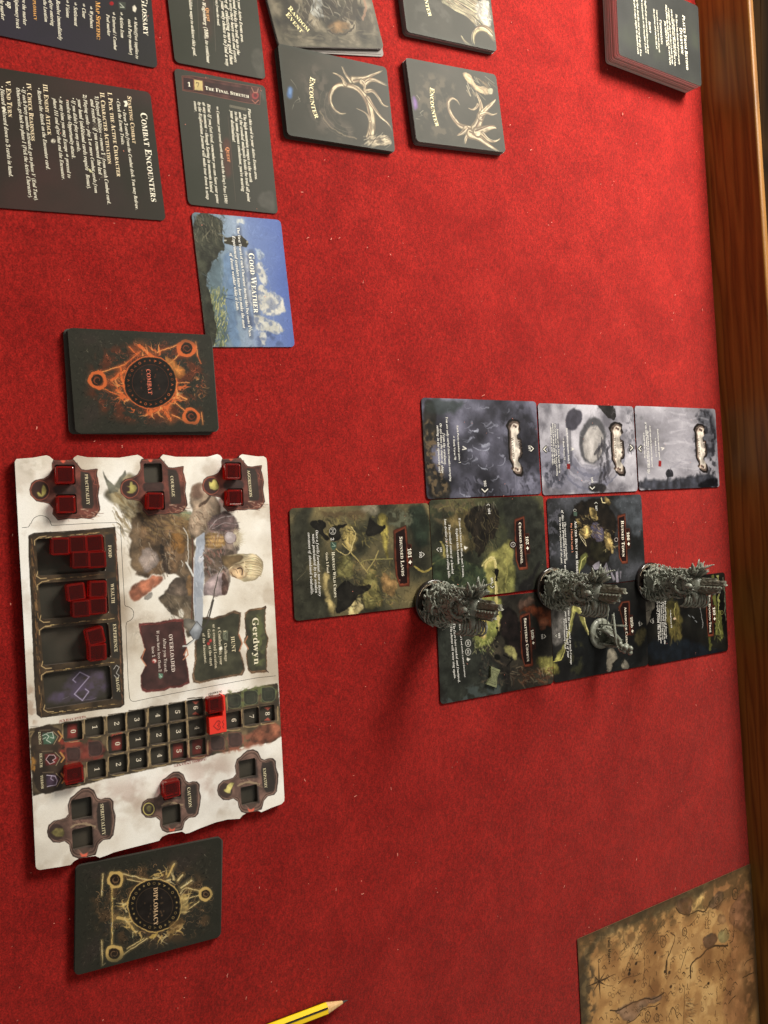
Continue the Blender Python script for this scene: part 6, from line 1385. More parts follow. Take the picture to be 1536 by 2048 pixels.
# ---- ornate frames round the attitude slots, drawn once and carried to the others by their two slots
def frame(ref, refs, dst, shapes):
    f, (p0, p1) = ref, refs
    A0_, A1_ = f([p0])[0], f([p1])[0]; d0 = A1_ - A0_; B0, B1 = np.array(dst[0]), np.array(dst[1]); d1 = B1 - B0
    k = complex(*d1) / complex(*d0)
    def g_(P):
        Z = f(P) - A0_; Z = (Z[:, 0] + 1j * Z[:, 1]) * k
        return np.stack([Z.real + B0[0], Z.imag + B0[1]], -1)
    g_.s = f.s / abs(k)
    a.use(g_); shapes(g_)
def top_frame(g_):
    P = [(478, 106), (560, 110), (692, 106), (712, 130), (780, 215), (830, 222), (955, 208), (945, 260), (975, 400), (962, 500), (982, 655), (930, 730), (870, 750), (780, 742), (730, 752), (640, 746), (525, 766), (500, 735), (468, 700), (478, 640), (440, 590), (380, 572), (290, 556), (225, 490), (215, 430), (235, 365), (280, 330), (370, 312), (425, 280), (462, 215), (462, 140)]
    a.poly(P, (92, 52, 44), 1, 1, 1.5, 0.45); a.line(P + [P[0]], 9, (52, 30, 26), 0.9); a.line([tuple((np.array(p) - [600, 430]) * 0.965 + [600, 430]) for p in P], 4, (186, 112, 84), 0.75)
    a.dabs((480, 130, 760, 730), 70, 50, 9, [(60, 36, 32), (128, 74, 60), (84, 48, 42)], 1.4, 0.7, 0.7, 0.4, 3); a.dabs((760, 640, 960, 735), 24, 50, 13, [(196, 158, 132), (150, 96, 74), (228, 206, 180), (90, 54, 44)], 0.4, 0.5, 0.8, 0.3, 4)
    a.poly([(772, 232), (870, 250), (892, 300), (905, 420), (918, 600), (900, 640), (800, 640), (785, 600), (775, 420)], (52, 42, 36), 1, 1, 0, 0.15); a.poly([(470, 370), (720, 370), (730, 500), (480, 500)], (58, 40, 36), 1, 3, 2, 0.3)
    a.ell((330, 440), 94, 96, (58, 36, 32), 1, 1); a.ell((325, 440), 104, 106, (170, 92, 70), 0.9, 1, ring=7)
    a.poly([(545, 110), (612, 112), (590, 140), (570, 140)], (216, 96, 72), 1, 0.8); a.poly([(500, 150), (700, 150), (715, 360), (505, 365)], (48, 36, 32), 0.9, 3); a.poly([(510, 490), (715, 490), (725, 690), (520, 690)], (48, 36, 32), 0.9, 3)
    a.line([(940, 220), (958, 212), (950, 250)], 6, (120, 80, 60)); a.line([(905, 300), (930, 330), (915, 370), (950, 380)], 5, (170, 96, 76)); a.line([(960, 300), (975, 400)], 6, (190, 120, 96), 0.8)
for nm in ('practicality', 'courage', 'aggression'): frame(T1, ((605, 272), (620, 595)), slot_px[nm], top_frame)
def low_frame(g_):
    P = [(560, 970), (600, 930), (650, 892), (720, 884), (780, 915), (800, 960), (815, 1000), (860, 1022), (905, 1006), (965, 1004), (1000, 1040), (1000, 1120), (1025, 1200), (1018, 1300), (1000, 1420), (965, 1462), (885, 1475), (830, 1530), (800, 1640), (720, 1662), (610, 1684), (545, 1660), (515, 1600), (508, 1530), (450, 1485), (390, 1502), (320, 1500), (265, 1440), (252, 1380), (270, 1310), (330, 1260), (400, 1250), (460, 1230), (500, 1180), (488, 1080), (515, 1000)]
    a.poly(P, (96, 74, 66), 1, 1, 1.5, 0.4); a.line(P + [P[0]], 9, (48, 34, 30), 0.95)
    for k_, c_, w_ in ((0.955, (188, 158, 140), 6), (0.90, (64, 46, 40), 7), (0.86, (150, 120, 104), 4)): a.line([tuple((np.array(p) - [650, 1290]) * k_ + [650, 1290]) for p in P + [P[0]]], w_, c_, 0.7, 1, jit=1)
    a.dabs((510, 1200, 800, 1400), 60, 44, 9, [(150, 130, 104), (60, 46, 40), (112, 86, 74)], 0.4, 0.7, 0.75, 0.4, 5)
    a.line([(520, 1330), (600, 1290), (700, 1290), (790, 1320)], 26, (170, 150, 120), 0.75, 2, jit=3); a.line([(530, 1345), (620, 1305), (780, 1330)], 6, (70, 54, 44), 0.8)
    a.poly([(830, 1050), (870, 1055), (950, 1040), (968, 1120), (985, 1300), (965, 1420), (880, 1430), (860, 1420), (825, 1340), (812, 1150)], (50, 42, 38), 1, 1, 0, 0.15)
    a.ell((355, 1385), 86, 92, (62, 48, 44), 1, 2); a.poly([(530, 1020), (760, 1010), (770, 1240), (545, 1245)], (46, 38, 34), 0.9, 3); a.poly([(545, 1350), (770, 1350), (780, 1560), (560, 1570)], (46, 38, 34), 0.9, 3)
    a.poly([(620, 1620), (668, 1640), (715, 1610), (700, 1665), (640, 1672)], (222, 104, 82), 1, 0.8); a.line([(600, 1580), (660, 1640), (750, 1570)], 6, (190, 150, 128), 0.8); a.poly([(590, 1570), (760, 1560), (700, 1625), (655, 1635)], (78, 62, 54), 0.9, 1.5)
for nm in ('spirituality', 'caution', 'empathy'): frame(T5, ((645, 1120), (655, 1455)), slot_px[nm], low_frame)
YE = (212, 200, 116)
a.use(T1); a.poly([(290, 465), (310, 455), (345, 490), (345, 420), (360, 375), (385, 400), (400, 440), (390, 480), (350, 515), (310, 505)], YE, 1, 0.8, 0, 0.3, outline=((90, 80, 40), 3))
a.poly([(1280, 395), (1310, 395), (1315, 345), (1340, 345), (1345, 375), (1375, 385), (1392, 415), (1375, 450), (1345, 475), (1310, 475), (1280, 465), (1280, 455), (1310, 445), (1310, 410)], YE, 1, 0.8, 0, 0.3, outline=((90, 80, 40), 3))
a.use(T2); a.poly([(705, 320), (730, 330), (745, 300), (770, 295), (790, 325), (808, 370), (800, 400), (760, 410), (715, 395), (705, 360)], YE, 1, 0.8, 0, 0.4, outline=((90, 80, 40), 4))
a.use(T5); a.poly([(290, 1395), (350, 1340), (430, 1345), (445, 1395), (430, 1440), (350, 1440)], (176, 162, 100), 1, 0.8, 1, 0.5, outline=((80, 70, 44), 4)); a.ell((1405, 1125), 62, 68, YE, ring=10); a.ell((1400, 1125), 44, 50, (60, 50, 40)); a.poly([(1375, 1110), (1400, 1085), (1440, 1100), (1420, 1160), (1390, 1150)], (186, 176, 110), 1, 1, 1, 0.4)
a.use(T6); a.poly([(805, 1310), (830, 1300), (845, 1260), (885, 1230), (925, 1235), (905, 1280), (885, 1320), (880, 1355), (845, 1350), (810, 1330)], (196, 186, 118), 1, 0.8, 0, 0.4, outline=((80, 70, 44), 4))
# ---- resource frame round the four wells
a.use(PH)
FR = [(57.4, 1071), (68, 1066), (110, 1064), (180, 1059), (229, 1054), (232, 1100), (236, 1150), (240, 1220), (244, 1300), (247.5, 1408), (240, 1414), (200, 1418), (140, 1427), (82, 1434.5), (74, 1428), (70, 1380), (66, 1290), (62, 1190), (58, 1120)]
a.poly(FR, (62, 50, 36), 1, 1, 1.5, 0.4)
for P in (FR + [FR[0]],): a.line(P, 1.6, (34, 26, 20), 0.95)
for i in range(130):
    q = random.random(); x = 60 + q * 19; y = 1075 + q * 350; xx = x + random.uniform(0, 7); a.line([(xx, y), (xx + 1.5, y + random.uniform(5, 16))], random.uniform(0.8, 2), [(134, 98, 60), (168, 130, 84), (92, 60, 40), (44, 34, 26)][random.randrange(4)], 0.7)
    a.line([(228 + q * 14 + random.uniform(0, 3), y - 16), (229.5 + q * 14 + random.uniform(0, 3), y - 8)], random.uniform(0.8, 1.6), [(120, 84, 60), (150, 106, 80), (76, 50, 40)][random.randrange(3)], 0.6)
for (x0, y0, x1, y1) in ((68, 1077, 214, 1064), (84, 1160.5, 206, 1148), (90, 1251.5, 226, 1236), (96, 1343, 226, 1324), (98, 1426, 232, 1408)):
    for j in range(26):
        t0 = j / 26; xx = x0 + (x1 - x0) * t0; yy = y0 + (y1 - y0) * t0 + random.uniform(-1.2, 1.2)
        a.line([(xx, yy), (xx + 7, yy - 0.7)], random.uniform(0.8, 1.9), [(176, 148, 96), (206, 182, 128), (120, 94, 60), (74, 58, 40)][random.randrange(4)], 0.85, 0.8)
for wl in wells:
    w0, w1, w2, w3 = [np.array(q) for q in wl]
    a.line([w3 + [-1, -10], w3 + [-4, 0], w3 + [4, 5], w3 + [16, 4]], 1.8, (206, 178, 128), 0.9); a.line([w0 + [-3, 12], w0 + [-3.5, 3], w0 + [6, -4], w0 + [20, -6]], 1.8, (206, 178, 128), 0.85)
    a.line([w1 + [-1.5, 2], w2 + [-1.5, -2]], 1.2, (206, 200, 190), 0.9)
    a.poly([w1 + [2, 0], w1 + [18, -3], w2 + [17, 2], w2 + [2, 0]], (46, 42, 36), 0.95, 1.0)
a.line([(227, 1338), (232, 1330), (238, 1334), (232, 1346), (238, 1351), (234, 1357), (228, 1350)], 1.2, (206, 204, 200), 0.95)
# ---- number tracks
ST = [(58, 1457), (99, 1449), (160, 1440), (226, 1431), (300, 1413), (360, 1405), (409, 1396.5), (470, 1384), (528, 1371), (540, 1368), (555, 1366), (560, 1420), (562.5, 1471), (545, 1484), (500, 1490), (446, 1504), (380, 1522), (300, 1538), (212, 1557), (160, 1571), (120, 1580), (90, 1585), (66, 1592), (62, 1540)]
a.poly(ST, (84, 72, 54), 1, 1, 1.5, 0.5)
a.poly([(58, 1457), (100, 1449), (125, 1460), (132, 1520), (128, 1580), (66, 1592)], (50, 40, 32), 0.95, 2, 2, 0.4)
a.cloud([(116, 1450), (215, 1500), (215, 1520), (120, 1540)], (150, 62, 50), 0.9, 12, 0.45, 4, 5); a.poly([(130, 1492), (208, 1480), (212, 1514), (130, 1532)], (112, 56, 48), 0.7, 4, 3, 0.5); a.cloud([(430, 1480), (560, 1450), (562, 1480), (440, 1510)], (150, 92, 72), 0.9, 14, 0.42, 4, 5)
a.poly([(505, 1452), (558, 1440), (562, 1478), (500, 1490)], (146, 88, 66), 0.85, 3, 5, 0.6); a.cloud([(430, 1385), (555, 1366), (556, 1400), (440, 1420)], (104, 112, 70), 0.9, 10, 0.45, 3, 5)
a.poly([(350, 1490), (425, 1474), (430, 1512), (352, 1530)], (110, 52, 44), 0.6, 3, 3, 0.4)
for q in track.values():
    for c_ in q:
        for sx in (-1, 1):
            x = c_[0] + sx * 19.5; a.line([(x, c_[1] - 14), (x + sx * 1.2, c_[1]), (x, c_[1] + 13)], 2.6, (176, 152, 112), 0.75, 1.2, jit=1.2)
        a.line([(c_[0] - 13, c_[1] + 20), (c_[0], c_[1] + 21), (c_[0] + 12, c_[1] + 18)], 2.0, (190, 166, 120), 0.7, 1.2, jit=1); a.line([(c_[0] - 16, c_[1] - 18), (c_[0] + 14, c_[1] - 21)], 2.2, (52, 42, 32), 0.8, 1.2, jit=1)
        a.poly([(c_[0] - 18, c_[1] - 15), (c_[0] + 17, c_[1] - 18), (c_[0] + 18, c_[1] + 13), (c_[0] - 16, c_[1] + 18)], (52, 44, 36), 0.55, 2, 1, 0.2)
for (x, y) in ((146.7, 1508.8), (190.6, 1497.3), (468.6, 1402), (501.4, 1395.6), (537, 1389), (434.9, 1486.7), (470, 1480)):
    gr = y < 1404 and x > 440; c2 = (48, 52, 44) if gr else (60, 46, 44)
    a.poly([(x - 14, y - 13), (x + 13, y - 16), (x + 14, y + 12), (x - 13, y + 15)], c2, 0.9, 1.2, 0.6, 0.2); a.line([(x - 15, y - 14), (x + 14, y - 17), (x + 15, y + 13), (x - 14, y + 16), (x - 15, y - 14)], 1.3, (112, 122, 88) if gr else (120, 76, 68), 0.7, 1, jit=0.8)
    a.line([(x - 8, y - 7), (x + 7, y - 9), (x + 8, y + 7), (x - 7, y + 9), (x - 8, y - 7)], 0.7, (84, 88, 70) if gr else (90, 66, 60), 0.6)
a.use(T5)
for cx_, cy_, cc_ in ((265, 320, (70, 96, 78)), (290, 560, (110, 44, 42)), (300, 800, (74, 58, 76))):
    a.poly([(cx_ - 70, cy_ - 60), (cx_ + 40, cy_ - 70), (cx_ + 95, cy_ - 10), (cx_ + 50, cy_ + 60), (cx_ - 60, cy_ + 70)], cc_, 1, 1, 1, 0.4); a.line([(cx_ + 50, cy_ - 80), (cx_ + 110, cy_ - 20), (cx_ + 60, cy_ + 70)], 7, (206, 188, 150), 0.8, 1)
    a.line([(cx_ + 110, cy_ - 80), (cx_ + 155, cy_ - 20), (cx_ + 120, cy_ + 30)], 18, (200, 150, 84), 0.9, 1, taper=False); a.line([(cx_ - 100, cy_ - 90), (cx_ + 20, cy_ - 95)], 12, (120, 104, 84), 0.7)
a.line([(195, 290), (240, 270), (270, 300), (240, 340), (290, 370)], 8, (214, 222, 210)); a.line([(250, 260), (310, 250), (325, 320), (290, 310)], 8, (214, 222, 210)); a.line([(200, 330), (235, 310)], 8, (214, 222, 210))
a.poly([(235, 560), (270, 510), (330, 510), (350, 545), (310, 570), (335, 590), (280, 610)], (52, 32, 34)); a.line([(235, 560), (270, 510), (330, 510), (350, 545), (310, 570), (335, 590), (280, 612), (235, 560)], 7, (220, 200, 204))
a.line([(245, 740), (300, 745), (340, 750), (365, 800), (350, 850), (290, 860), (250, 870)], 9, (206, 196, 220)); a.line([(300, 745), (290, 780), (320, 800)], 7, (206, 196, 220))
a.cloud([(60, 460), (110, 460), (120, 720), (70, 720)], (176, 126, 60), 0.9, 8, 0.45, 2, 3)
a.line([(55, 250), (100, 240), (60, 300)], 14, (150, 128, 92), 0.8, 2)
a.grain(0.03)
upm = slab('upper_layer', O, holes, ZB + 0.00002, ZT, [img_mat('board_print', a.img, 0.5, 0.4), mat('board_cut_edge', (74, 64, 56), 0.9)], bd, bc)
uv_from_xy(upm, -BW / 2, -BH / 2, BW, BH); up_o = add('upper_layer', upm, bd)
t = Lettering(ZT); LC = (226, 214, 178)
for f, s_, p, q in ((T1, 'PRACTICALITY', (820, 265), (842, 600)), (T2, 'COURAGE', (310, 265), (328, 478)), (T2, 'AGGRESSION', (1098, 208), (1122, 482)), (T1, 'FOOD', (1077, 1045), (1083, 1180)), (T1, 'WEALTH', (1103, 1468), (1115, 1682)),
                    (T3, 'EXPERIENCE', (1098, 285), (1117, 615)), (T3, 'MAGIC', (1130, 918), (1147, 1090)), (T5, 'SPIRITUALITY', (855, 1070), (880, 1425)), (T6, 'CAUTION', (408, 1290), (426, 1510)), (T6, 'EMPATHY', (1240, 1080), (1258, 1298)),
                    (T5, 'ENERGY', (150, 250), (160, 398)), (T5, 'HEALTH', (165, 495), (170, 655)), (T5, 'TERROR', (175, 745), (186, 900))): t.write(f, s_, p, q, 'b', LC, hs=1.05)
for s_, p, q in (("a Combat    in your", (798, 278), (818, 665)), ("or a connected Location.", (742, 250), (767, 705)), ("Gain       at the start", (690, 300), (717, 675)), ("of the Encounter.", (638, 342), (660, 655)), ("Challenge", (862, 442), (870, 628))): t.write(T4, s_, p, q, 'b', (222, 212, 184))
t.write(T4, 'HUNT', (930, 375), (944, 535), 'b', LC); t.write(T4, '1', (855, 312), (856, 332), 'b', LC); t.write(T4, 'Gerdwyn', (1150, 180), (1170, 662), 'b', (236, 228, 200), hs=0.8)
t.write(T4, 'OVERLOADED', (295, 352), (324, 738), 'b', (232, 216, 206)); t.write(T4, 'After you Travel:', (236, 392), (250, 742), 'b', (216, 200, 190)); t.write(T4, 'If you have less than 2', (168, 315), (192, 735), 'b', (216, 200, 190)); t.write(T4, 'lose 1', (118, 478), (126, 585), 'b', (216, 200, 190))
t.write(T5, '(EXHAUSTED)', (385, 142), (692, 88), 'b', (164, 96, 84), hs=0.9); t.write(T5, '(DYING', (975, 302), (1110, 268), 'b', (190, 84, 72), hs=0.9); t.write(T6, '(GOING INSANE!)', (620, 968), (262, 1042), 'b', (160, 96, 88), hs=0.8); t.write(T6, '(BONUS)', (640, 278), (792, 243), 'b', (70, 66, 60), hs=0.9)
t.done(up_o, (bc[0], bc[1], 0), 0)

# ------------------------------------------------------------------ red cubes
def gel(name, c, tr, rough=0.08, ior=1.46):
    m = bpy.data.materials.new(name); m.use_nodes = True; b = m.node_tree.nodes['Principled BSDF']
    b.inputs['Base Color'].default_value = (*c, 1); b.inputs['Roughness'].default_value = rough; b.inputs['IOR'].default_value = ior
    b.inputs['Transmission Weight'].default_value = tr; b.inputs['Coat Weight'].default_value = 0.5; b.inputs['Coat Roughness'].default_value = 0.05
    return m
def acrylic(name, sheer, lit, wt, wg):
    """tinted see-through red with a polished skin; wt = share that scatters light coming from behind"""
    m = bpy.data.materials.new(name); m.use_nodes = True; nt = m.node_tree; N = nt.nodes.new; L = nt.links.new
    nt.nodes.remove(nt.nodes['Principled BSDF']); out = nt.nodes['Material Output']
    tr = N('ShaderNodeBsdfTransparent'); tr.inputs[0].default_value = (*sheer, 1)
    tl = N('ShaderNodeBsdfTranslucent'); tl.inputs[0].default_value = (*lit, 1)
    df = N('ShaderNodeBsdfDiffuse'); df.inputs[0].default_value = (0.55, 0.014, 0.009, 1)
    m0 = N('ShaderNodeMixShader'); m0.inputs[0].default_value = 0.25; L(tl.outputs[0], m0.inputs[1]); L(df.outputs[0], m0.inputs[2])
    m1 = N('ShaderNodeMixShader'); m1.inputs[0].default_value = wt; L(tr.outputs[0], m1.inputs[1]); L(m0.outputs[0], m1.inputs[2])
    gl = N('ShaderNodeBsdfGlossy'); gl.inputs[0].default_value = (1, 0.9, 0.86, 1); gl.inputs[1].default_value = 0.12
    fr = N('ShaderNodeFresnel'); fr.inputs[0].default_value = 1.49
    m2 = N('ShaderNodeMixShader'); L(fr.outputs[0], m2.inputs[0]); L(m1.outputs[0], m2.inputs[1]); L(gl.outputs[0], m2.inputs[2]); L(m2.outputs[0], out.inputs[0])
    return m
GELT = acrylic('red_acrylic_face', (0.55, 0.03, 0.026), (0.9, 0.03, 0.02), 0.16, 0.1); GELS = acrylic('red_acrylic_lit_side', (0.86, 0.08, 0.06), (1.0, 0.07, 0.035), 0.55, 0.1)  # sides and bevels get a brighter red, standing in for light gathered at edges
def cube_mesh(s=0.0103, h=0.0086, bv=0.0012):
    bm = bmesh.new(); bmesh.ops.create_cube(bm, size=1); bmesh.ops.scale(bm, vec=(s, s, h), verts=bm.verts); bmesh.ops.translate(bm, vec=(0, 0, h / 2), verts=bm.verts)
    bmesh.ops.bevel(bm, geom=bm.edges[:], offset=bv, segments=3, profile=0.5, affect='EDGES')
    me = bpy.data.meshes.new('red_cube'); bm.to_mesh(me); bm.free(); me.materials.append(GELT); me.materials.append(GELS)
    for p in me.polygons: p.material_index = 0 if abs(p.normal.z) > 0.99 else 1
    return me
CM = cube_mesh()
def cube_at(px, py, label, rz=bang, group='translucent red cubes on the player board'):
    x, y = W(px, py, ZB + 0.0086)
    o = bpy.data.objects.new('red_cube', CM); col.objects.link(o); o.location = (x, y, ZB + 0.0002); o.rotation_euler = (0, 0, rz + random.uniform(-0.045, 0.045))
    tag(o, label, 'cube', group); return o
S = slot_px
cube_at(*S['practicality'][0], 'red cube in the Practicality slot nearer the board edge'); cube_at(*S['practicality'][1], 'red cube in the Practicality slot farther from the board edge')
cube_at(*S['courage'][1], 'red cube in the only filled Courage slot')
cube_at(*S['aggression'][0], 'red cube in the Aggression slot nearer the board edge'); cube_at(*S['aggression'][1], 'red cube in the Aggression slot farther from the board edge')
for (px, py), l, r_ in zip([(121.5, 1092.5), (156.5, 1088.7), (189.5, 1087.0), (162.5, 1119.3), (195, 1118.9)],
                       ['red cube in the Food well, in the row of three and nearest the camera', 'red cube in the Food well, middle of the row of three', 'red cube in the Food well, in the row of three and next to the word', 'red cube in the Food well, in the row of two and farther from the word', 'red cube in the Food well, in the row of two and next to the word'], (0.06, 0.05, 0.04, 0.06, 0.05)): cube_at(px, py, l, r_)
for (px, py), l, r_ in zip([(153, 1184.4), (196.5, 1178.9), (163, 1217.2), (196.5, 1212)],
                       ['red cube in the Wealth well, slightly turned, apart from the other three', 'bright red cube in the Wealth well, under the first letters of the word', 'red cube in the Wealth well, in the touching pair and farther from the word', 'red cube in the Wealth well, in the touching pair and next to the word'], (0.13, 0.02, 0.06, 0.09)): cube_at(px, py, l, r_)
cube_at(191.8, 1273, 'red cube in the Experience well, turned askew against its neighbour', 0.22); cube_at(195.9, 1304.8, 'red cube in the Experience well, squared up beside the askew one', 0.05)
cube_at(*track['t'][0], 'red cube covering the 0 of the Terror track'); cube_at(432.5, 1410, 'red cube on the bonus space of the Energy track, beside the opaque marker', bang)
cube_at(344.5, 1579.5, 'red cube in the Caution slot, tilted in its seat', 0.12)
# opaque marker: block with a heart and a bar reaching along the bonus cube
mk = empty('health_marker', (*W(435, 1450.5, ZB + 0.0075), ZB), 0.06); tag(mk, 'opaque orange red health marker with a heart on top and a side bar', 'marker')
OPQ = mat('marker_plastic', (232, 46, 26), 0.35, 0.5); OPD = mat('marker_groove', (166, 26, 16), 0.5)
bm = bmesh.new()
P = [(-0.0054, -0.0056), (0.0052, -0.0056), (0.0052, 0.0058), (-0.0182, 0.0058), (-0.0182, 0.0050), (-0.0190, 0.0036), (-0.0054, 0.0036)]
lo_ = [bm.verts.new((x, y, 0.0002)) for x, y in P]; hi_ = [bm.verts.new((x, y, 0.0078)) for x, y in P]
bm.faces.new(hi_); bm.faces.new(list(reversed(lo_)))
for i in range(len(P)): bm.faces.new((lo_[i], lo_[(i + 1) % len(P)], hi_[(i + 1) % len(P)], hi_[i]))
bmesh.ops.recalc_face_normals(bm, faces=bm.faces); bmesh.ops.bevel(bm, geom=bm.edges[:], offset=0.0003, segments=2, affect='EDGES')
bm_obj('marker_body', bm, OPQ, mk)
V = []; F = []
hp = [(0.0030 * 1.1 * (16 * math.sin(u) ** 3) / 16, 0.0030 * (13 * math.cos(u) - 5 * math.cos(2 * u) - 2 * math.cos(3 * u) - math.cos(4 * u)) / 16) for u in np.linspace(0, 2 * math.pi, 25)[:-1]]
hp = [(x, y - 0.0002) for x, y in hp]
n_ = len(hp); V = [(x, y, 0.00788) for x, y in hp] + [(x * 0.72, y * 0.72, 0.00784) for x, y in hp]; F = [(i, (i + 1) % n_, n_ + (i + 1) % n_, n_ + i) for i in range(n_)]
flat_line(V, F, [(-0.0026, 0.0040), (-0.0014, 0.0032), (0, 0.0042), (0.0014, 0.0032), (0.0026, 0.0040)], 0.0005, 0.00787); flat_line(V, F, [(-0.0018, 0.0002), (-0.0006, 0.0012), (0, -0.0002), (0.0008, 0.0010), (0.0018, 0.0)], 0.0004, 0.00787)
mesh_obj('heart_engraving', V, F, OPD, mk)

# ------------------------------------------------------------------ stone statue miniatures
PLA = mat('grey_miniature_plastic', (146, 151, 140), 0.32, 0.55, bump=(900, 0.5, 0.0004), vary=((110, 112, 100), 260))
PLB = mat('stone_pillar_plastic', (128, 129, 116), 0.4, 0.45, bump=(1200, 0.5, 0.0003), vary=((98, 96, 84), 300))
DIAL = mat('smoky_dial', (26, 20, 17), 0.16, 0.6, coat=0.5); RIM = mat('dial_marks', (206, 186, 160), 0.35)
def tube(bm, pts, rad, seg=6):
    pts = [Vector(p) for p in pts]; prev = None; last = None
    for i, p in enumerate(pts):
        d = (pts[min(i + 1, len(pts) - 1)] - pts[max(i - 1, 0)]).normalized()
        up_ = Vector((0, 0, 1)) if abs(d.z) < 0.9 else Vector((1, 0, 0))
        u = d.cross(up_).normalized(); v = d.cross(u)
        r_ = rad[i] if hasattr(rad, '__len__') else rad
        ring_ = [bm.verts.new(p + (u * math.cos(2 * math.pi * k / seg) + v * math.sin(2 * math.pi * k / seg)) * r_) for k in range(seg)]
        if last:
            for k in range(seg): bm.faces.new((last[k], last[(k + 1) % seg], ring_[(k + 1) % seg], ring_[k]))
        else: bm.faces.new(list(reversed(ring_)))
        last = ring_
    bm.faces.new(last)
def shard(bm, base, tip, w, th_, twist=0.0):
    """faceted stone splinter / feather from base to tip"""
    base, tip = Vector(base), Vector(tip); d = (tip - base).normalized()
    u = d.cross(Vector((math.sin(twist), math.cos(twist), 0.3))).normalized(); v = d.cross(u)
    L_ = (tip - base).length; rings = []
    for t_, s_ in ((0, 0.55), (0.35, 1.0), (0.75, 0.7), (1.0, 0.18)):
        p = base + d * L_ * t_; rings.append([bm.verts.new(p + u * (w * s_ * x) + v * (th_ * s_ * y)) for x, y in ((1, 0), (0, 1), (-1, 0), (0, -1))])
    for i in range(3):
        for k in range(4): bm.faces.new((rings[i][k], rings[i][(k + 1) % 4], rings[i + 1][(k + 1) % 4], rings[i + 1][k]))
    bm.faces.new(rings[-1]); bm.faces.new(list(reversed(rings[0])))
def statue_meshes():
    r = random.Random(14); bm = bmesh.new()
    # core
    prof_ = [(0.0138, 0.004), (0.0136, 0.008), (0.0118, 0.014), (0.0092, 0.020), (0.0078, 0.026), (0.0082, 0.033), (0.0088, 0.040), (0.0086, 0.048), (0.0074, 0.055), (0.0045, 0.060)]
    seg = 28; last = None
    for (ra, z) in prof_:
        ring_ = []
        for k in range(seg):
            an = 2 * math.pi * k / seg; q = ra * (1 + 0.16 * mnoise.noise(Vector((math.cos(an) * 3, math.sin(an) * 3, z * 160))))
            ring_.append(bm.verts.new((q * math.cos(an), q * math.sin(an) * 0.85, z)))
        if last:
            for k in range(seg): bm.faces.new((last[k], last[(k + 1) % seg], ring_[(k + 1) % seg], ring_[k]))
        last = ring_
    bm.faces.new(last)
    # curling roots and clouds of the mound
    for i in range(150):
        an = r.uniform(0, 2 * math.pi); z = r.uniform(0.004, 0.022); ra = 0.0142 - (z - 0.004) * 0.30 + r.uniform(-0.001, 0.001)
        p = Vector((ra * math.cos(an), ra * math.sin(an) * 0.9, z)); d = Vector((math.cos(an), math.sin(an), r.uniform(0.0, 0.9))).normalized()
        side = Vector((-math.sin(an), math.cos(an), r.uniform(-0.4, 0.6))) * r.choice((-1, 1)); L_ = r.uniform(0.0035, 0.0085); pts = []
        for q in range(6):
            t_ = q / 5; pts.append(p); p = p + (d * (1 - t_) + side * t_ * 1.2 - d * t_ * 0.4) * L_ / 4
        r0 = r.uniform(0.0008, 0.0015); tube(bm, pts, [r0 * (1 - 0.13 * q) for q in range(6)])
    # folds running up the body
    for i in range(34):
        an = 2 * math.pi * i / 34 + r.uniform(-.1, .1); pts = []
        for q in range(7):
            z = 0.014 + q * 0.0068; ra = 0.0112 - 0.00052 * z * 1000 * 0.12 + 0.0007 * math.sin(q * 1.7 + i)
            a_ = an + 0.25 * math.sin(q * 0.9 + i * 1.3); pts.append((ra * math.cos(a_), ra * math.sin(a_) * 0.85, z))
        tube(bm, pts, [0.0008 + 0.0004 * math.sin(q + i) ** 2 for q in range(7)], 5)
    # hollow with concentric ridges, then the hooded bust above it
    for q in range(4): tube(bm, [(0.0052 * math.sin(u) * (1 - q * 0.2), -0.0090 - q * 0.0006, 0.036 + 0.0045 * math.cos(u) * (1 - q * 0.2)) for u in np.linspace(0.3, 2 * math.pi - 0.3, 12)], 0.00055, 5)
    def blob(c_, s_, n_=10):
        last = None
        for i in range(n_ + 1):
            ph = math.pi * i / n_; ring_ = []
            for k in range(14):
                an = 2 * math.pi * k / 14; w_ = 1 + 0.08 * mnoise.noise(Vector((an * 2, ph * 3, c_[2] * 99)))
                ring_.append(bm.verts.new((c_[0] + s_[0] * math.sin(ph) * math.cos(an) * w_, c_[1] + s_[1] * math.sin(ph) * math.sin(an) * w_, c_[2] + s_[2] * math.cos(ph))))
            if last:
                for k in range(14): bm.faces.new((last[k], last[(k + 1) % 14], ring_[(k + 1) % 14], ring_[k]))
            last = ring_
    blob((0.0005, -0.0086, 0.0532), (0.0023, 0.0024, 0.0034)); blob((0.0005, -0.0068, 0.0475), (0.0054, 0.0032, 0.0034)); blob((0.0005, -0.0106, 0.0520), (0.0011, 0.0009, 0.0018))
    for i in range(22):
        an = math.pi * i / 21; shard(bm, (0.0005 + 0.0022 * math.cos(an), -0.0070, 0.0525 + 0.0022 * math.sin(an)), (0.0005 + r.uniform(0.0042, 0.0062) * math.cos(an), -0.0072 + r.uniform(-.001, .001), 0.0530 + r.uniform(0.004, 0.0066) * math.sin(an)), 0.0009, 0.0005, r.uniform(0, 3))
    for i in range(60):
        an = r.uniform(-3.4, 0.4); z = r.uniform(0.018, 0.050); ra = r.uniform(0.0085, 0.0108); p = [(ra * math.cos(an), ra * math.sin(an) * 0.85, z)]
        for q in range(4): an += r.uniform(-.22, .22); z += r.uniform(0.0004, 0.0030); p.append(((ra + r.uniform(-.0006, .0012)) * math.cos(an), (ra + r.uniform(-.0006, .0012)) * math.sin(an) * 0.85, z))
        tube(bm, p, [0.0010, 0.0013, 0.0011, 0.0009, 0.0005], 6)
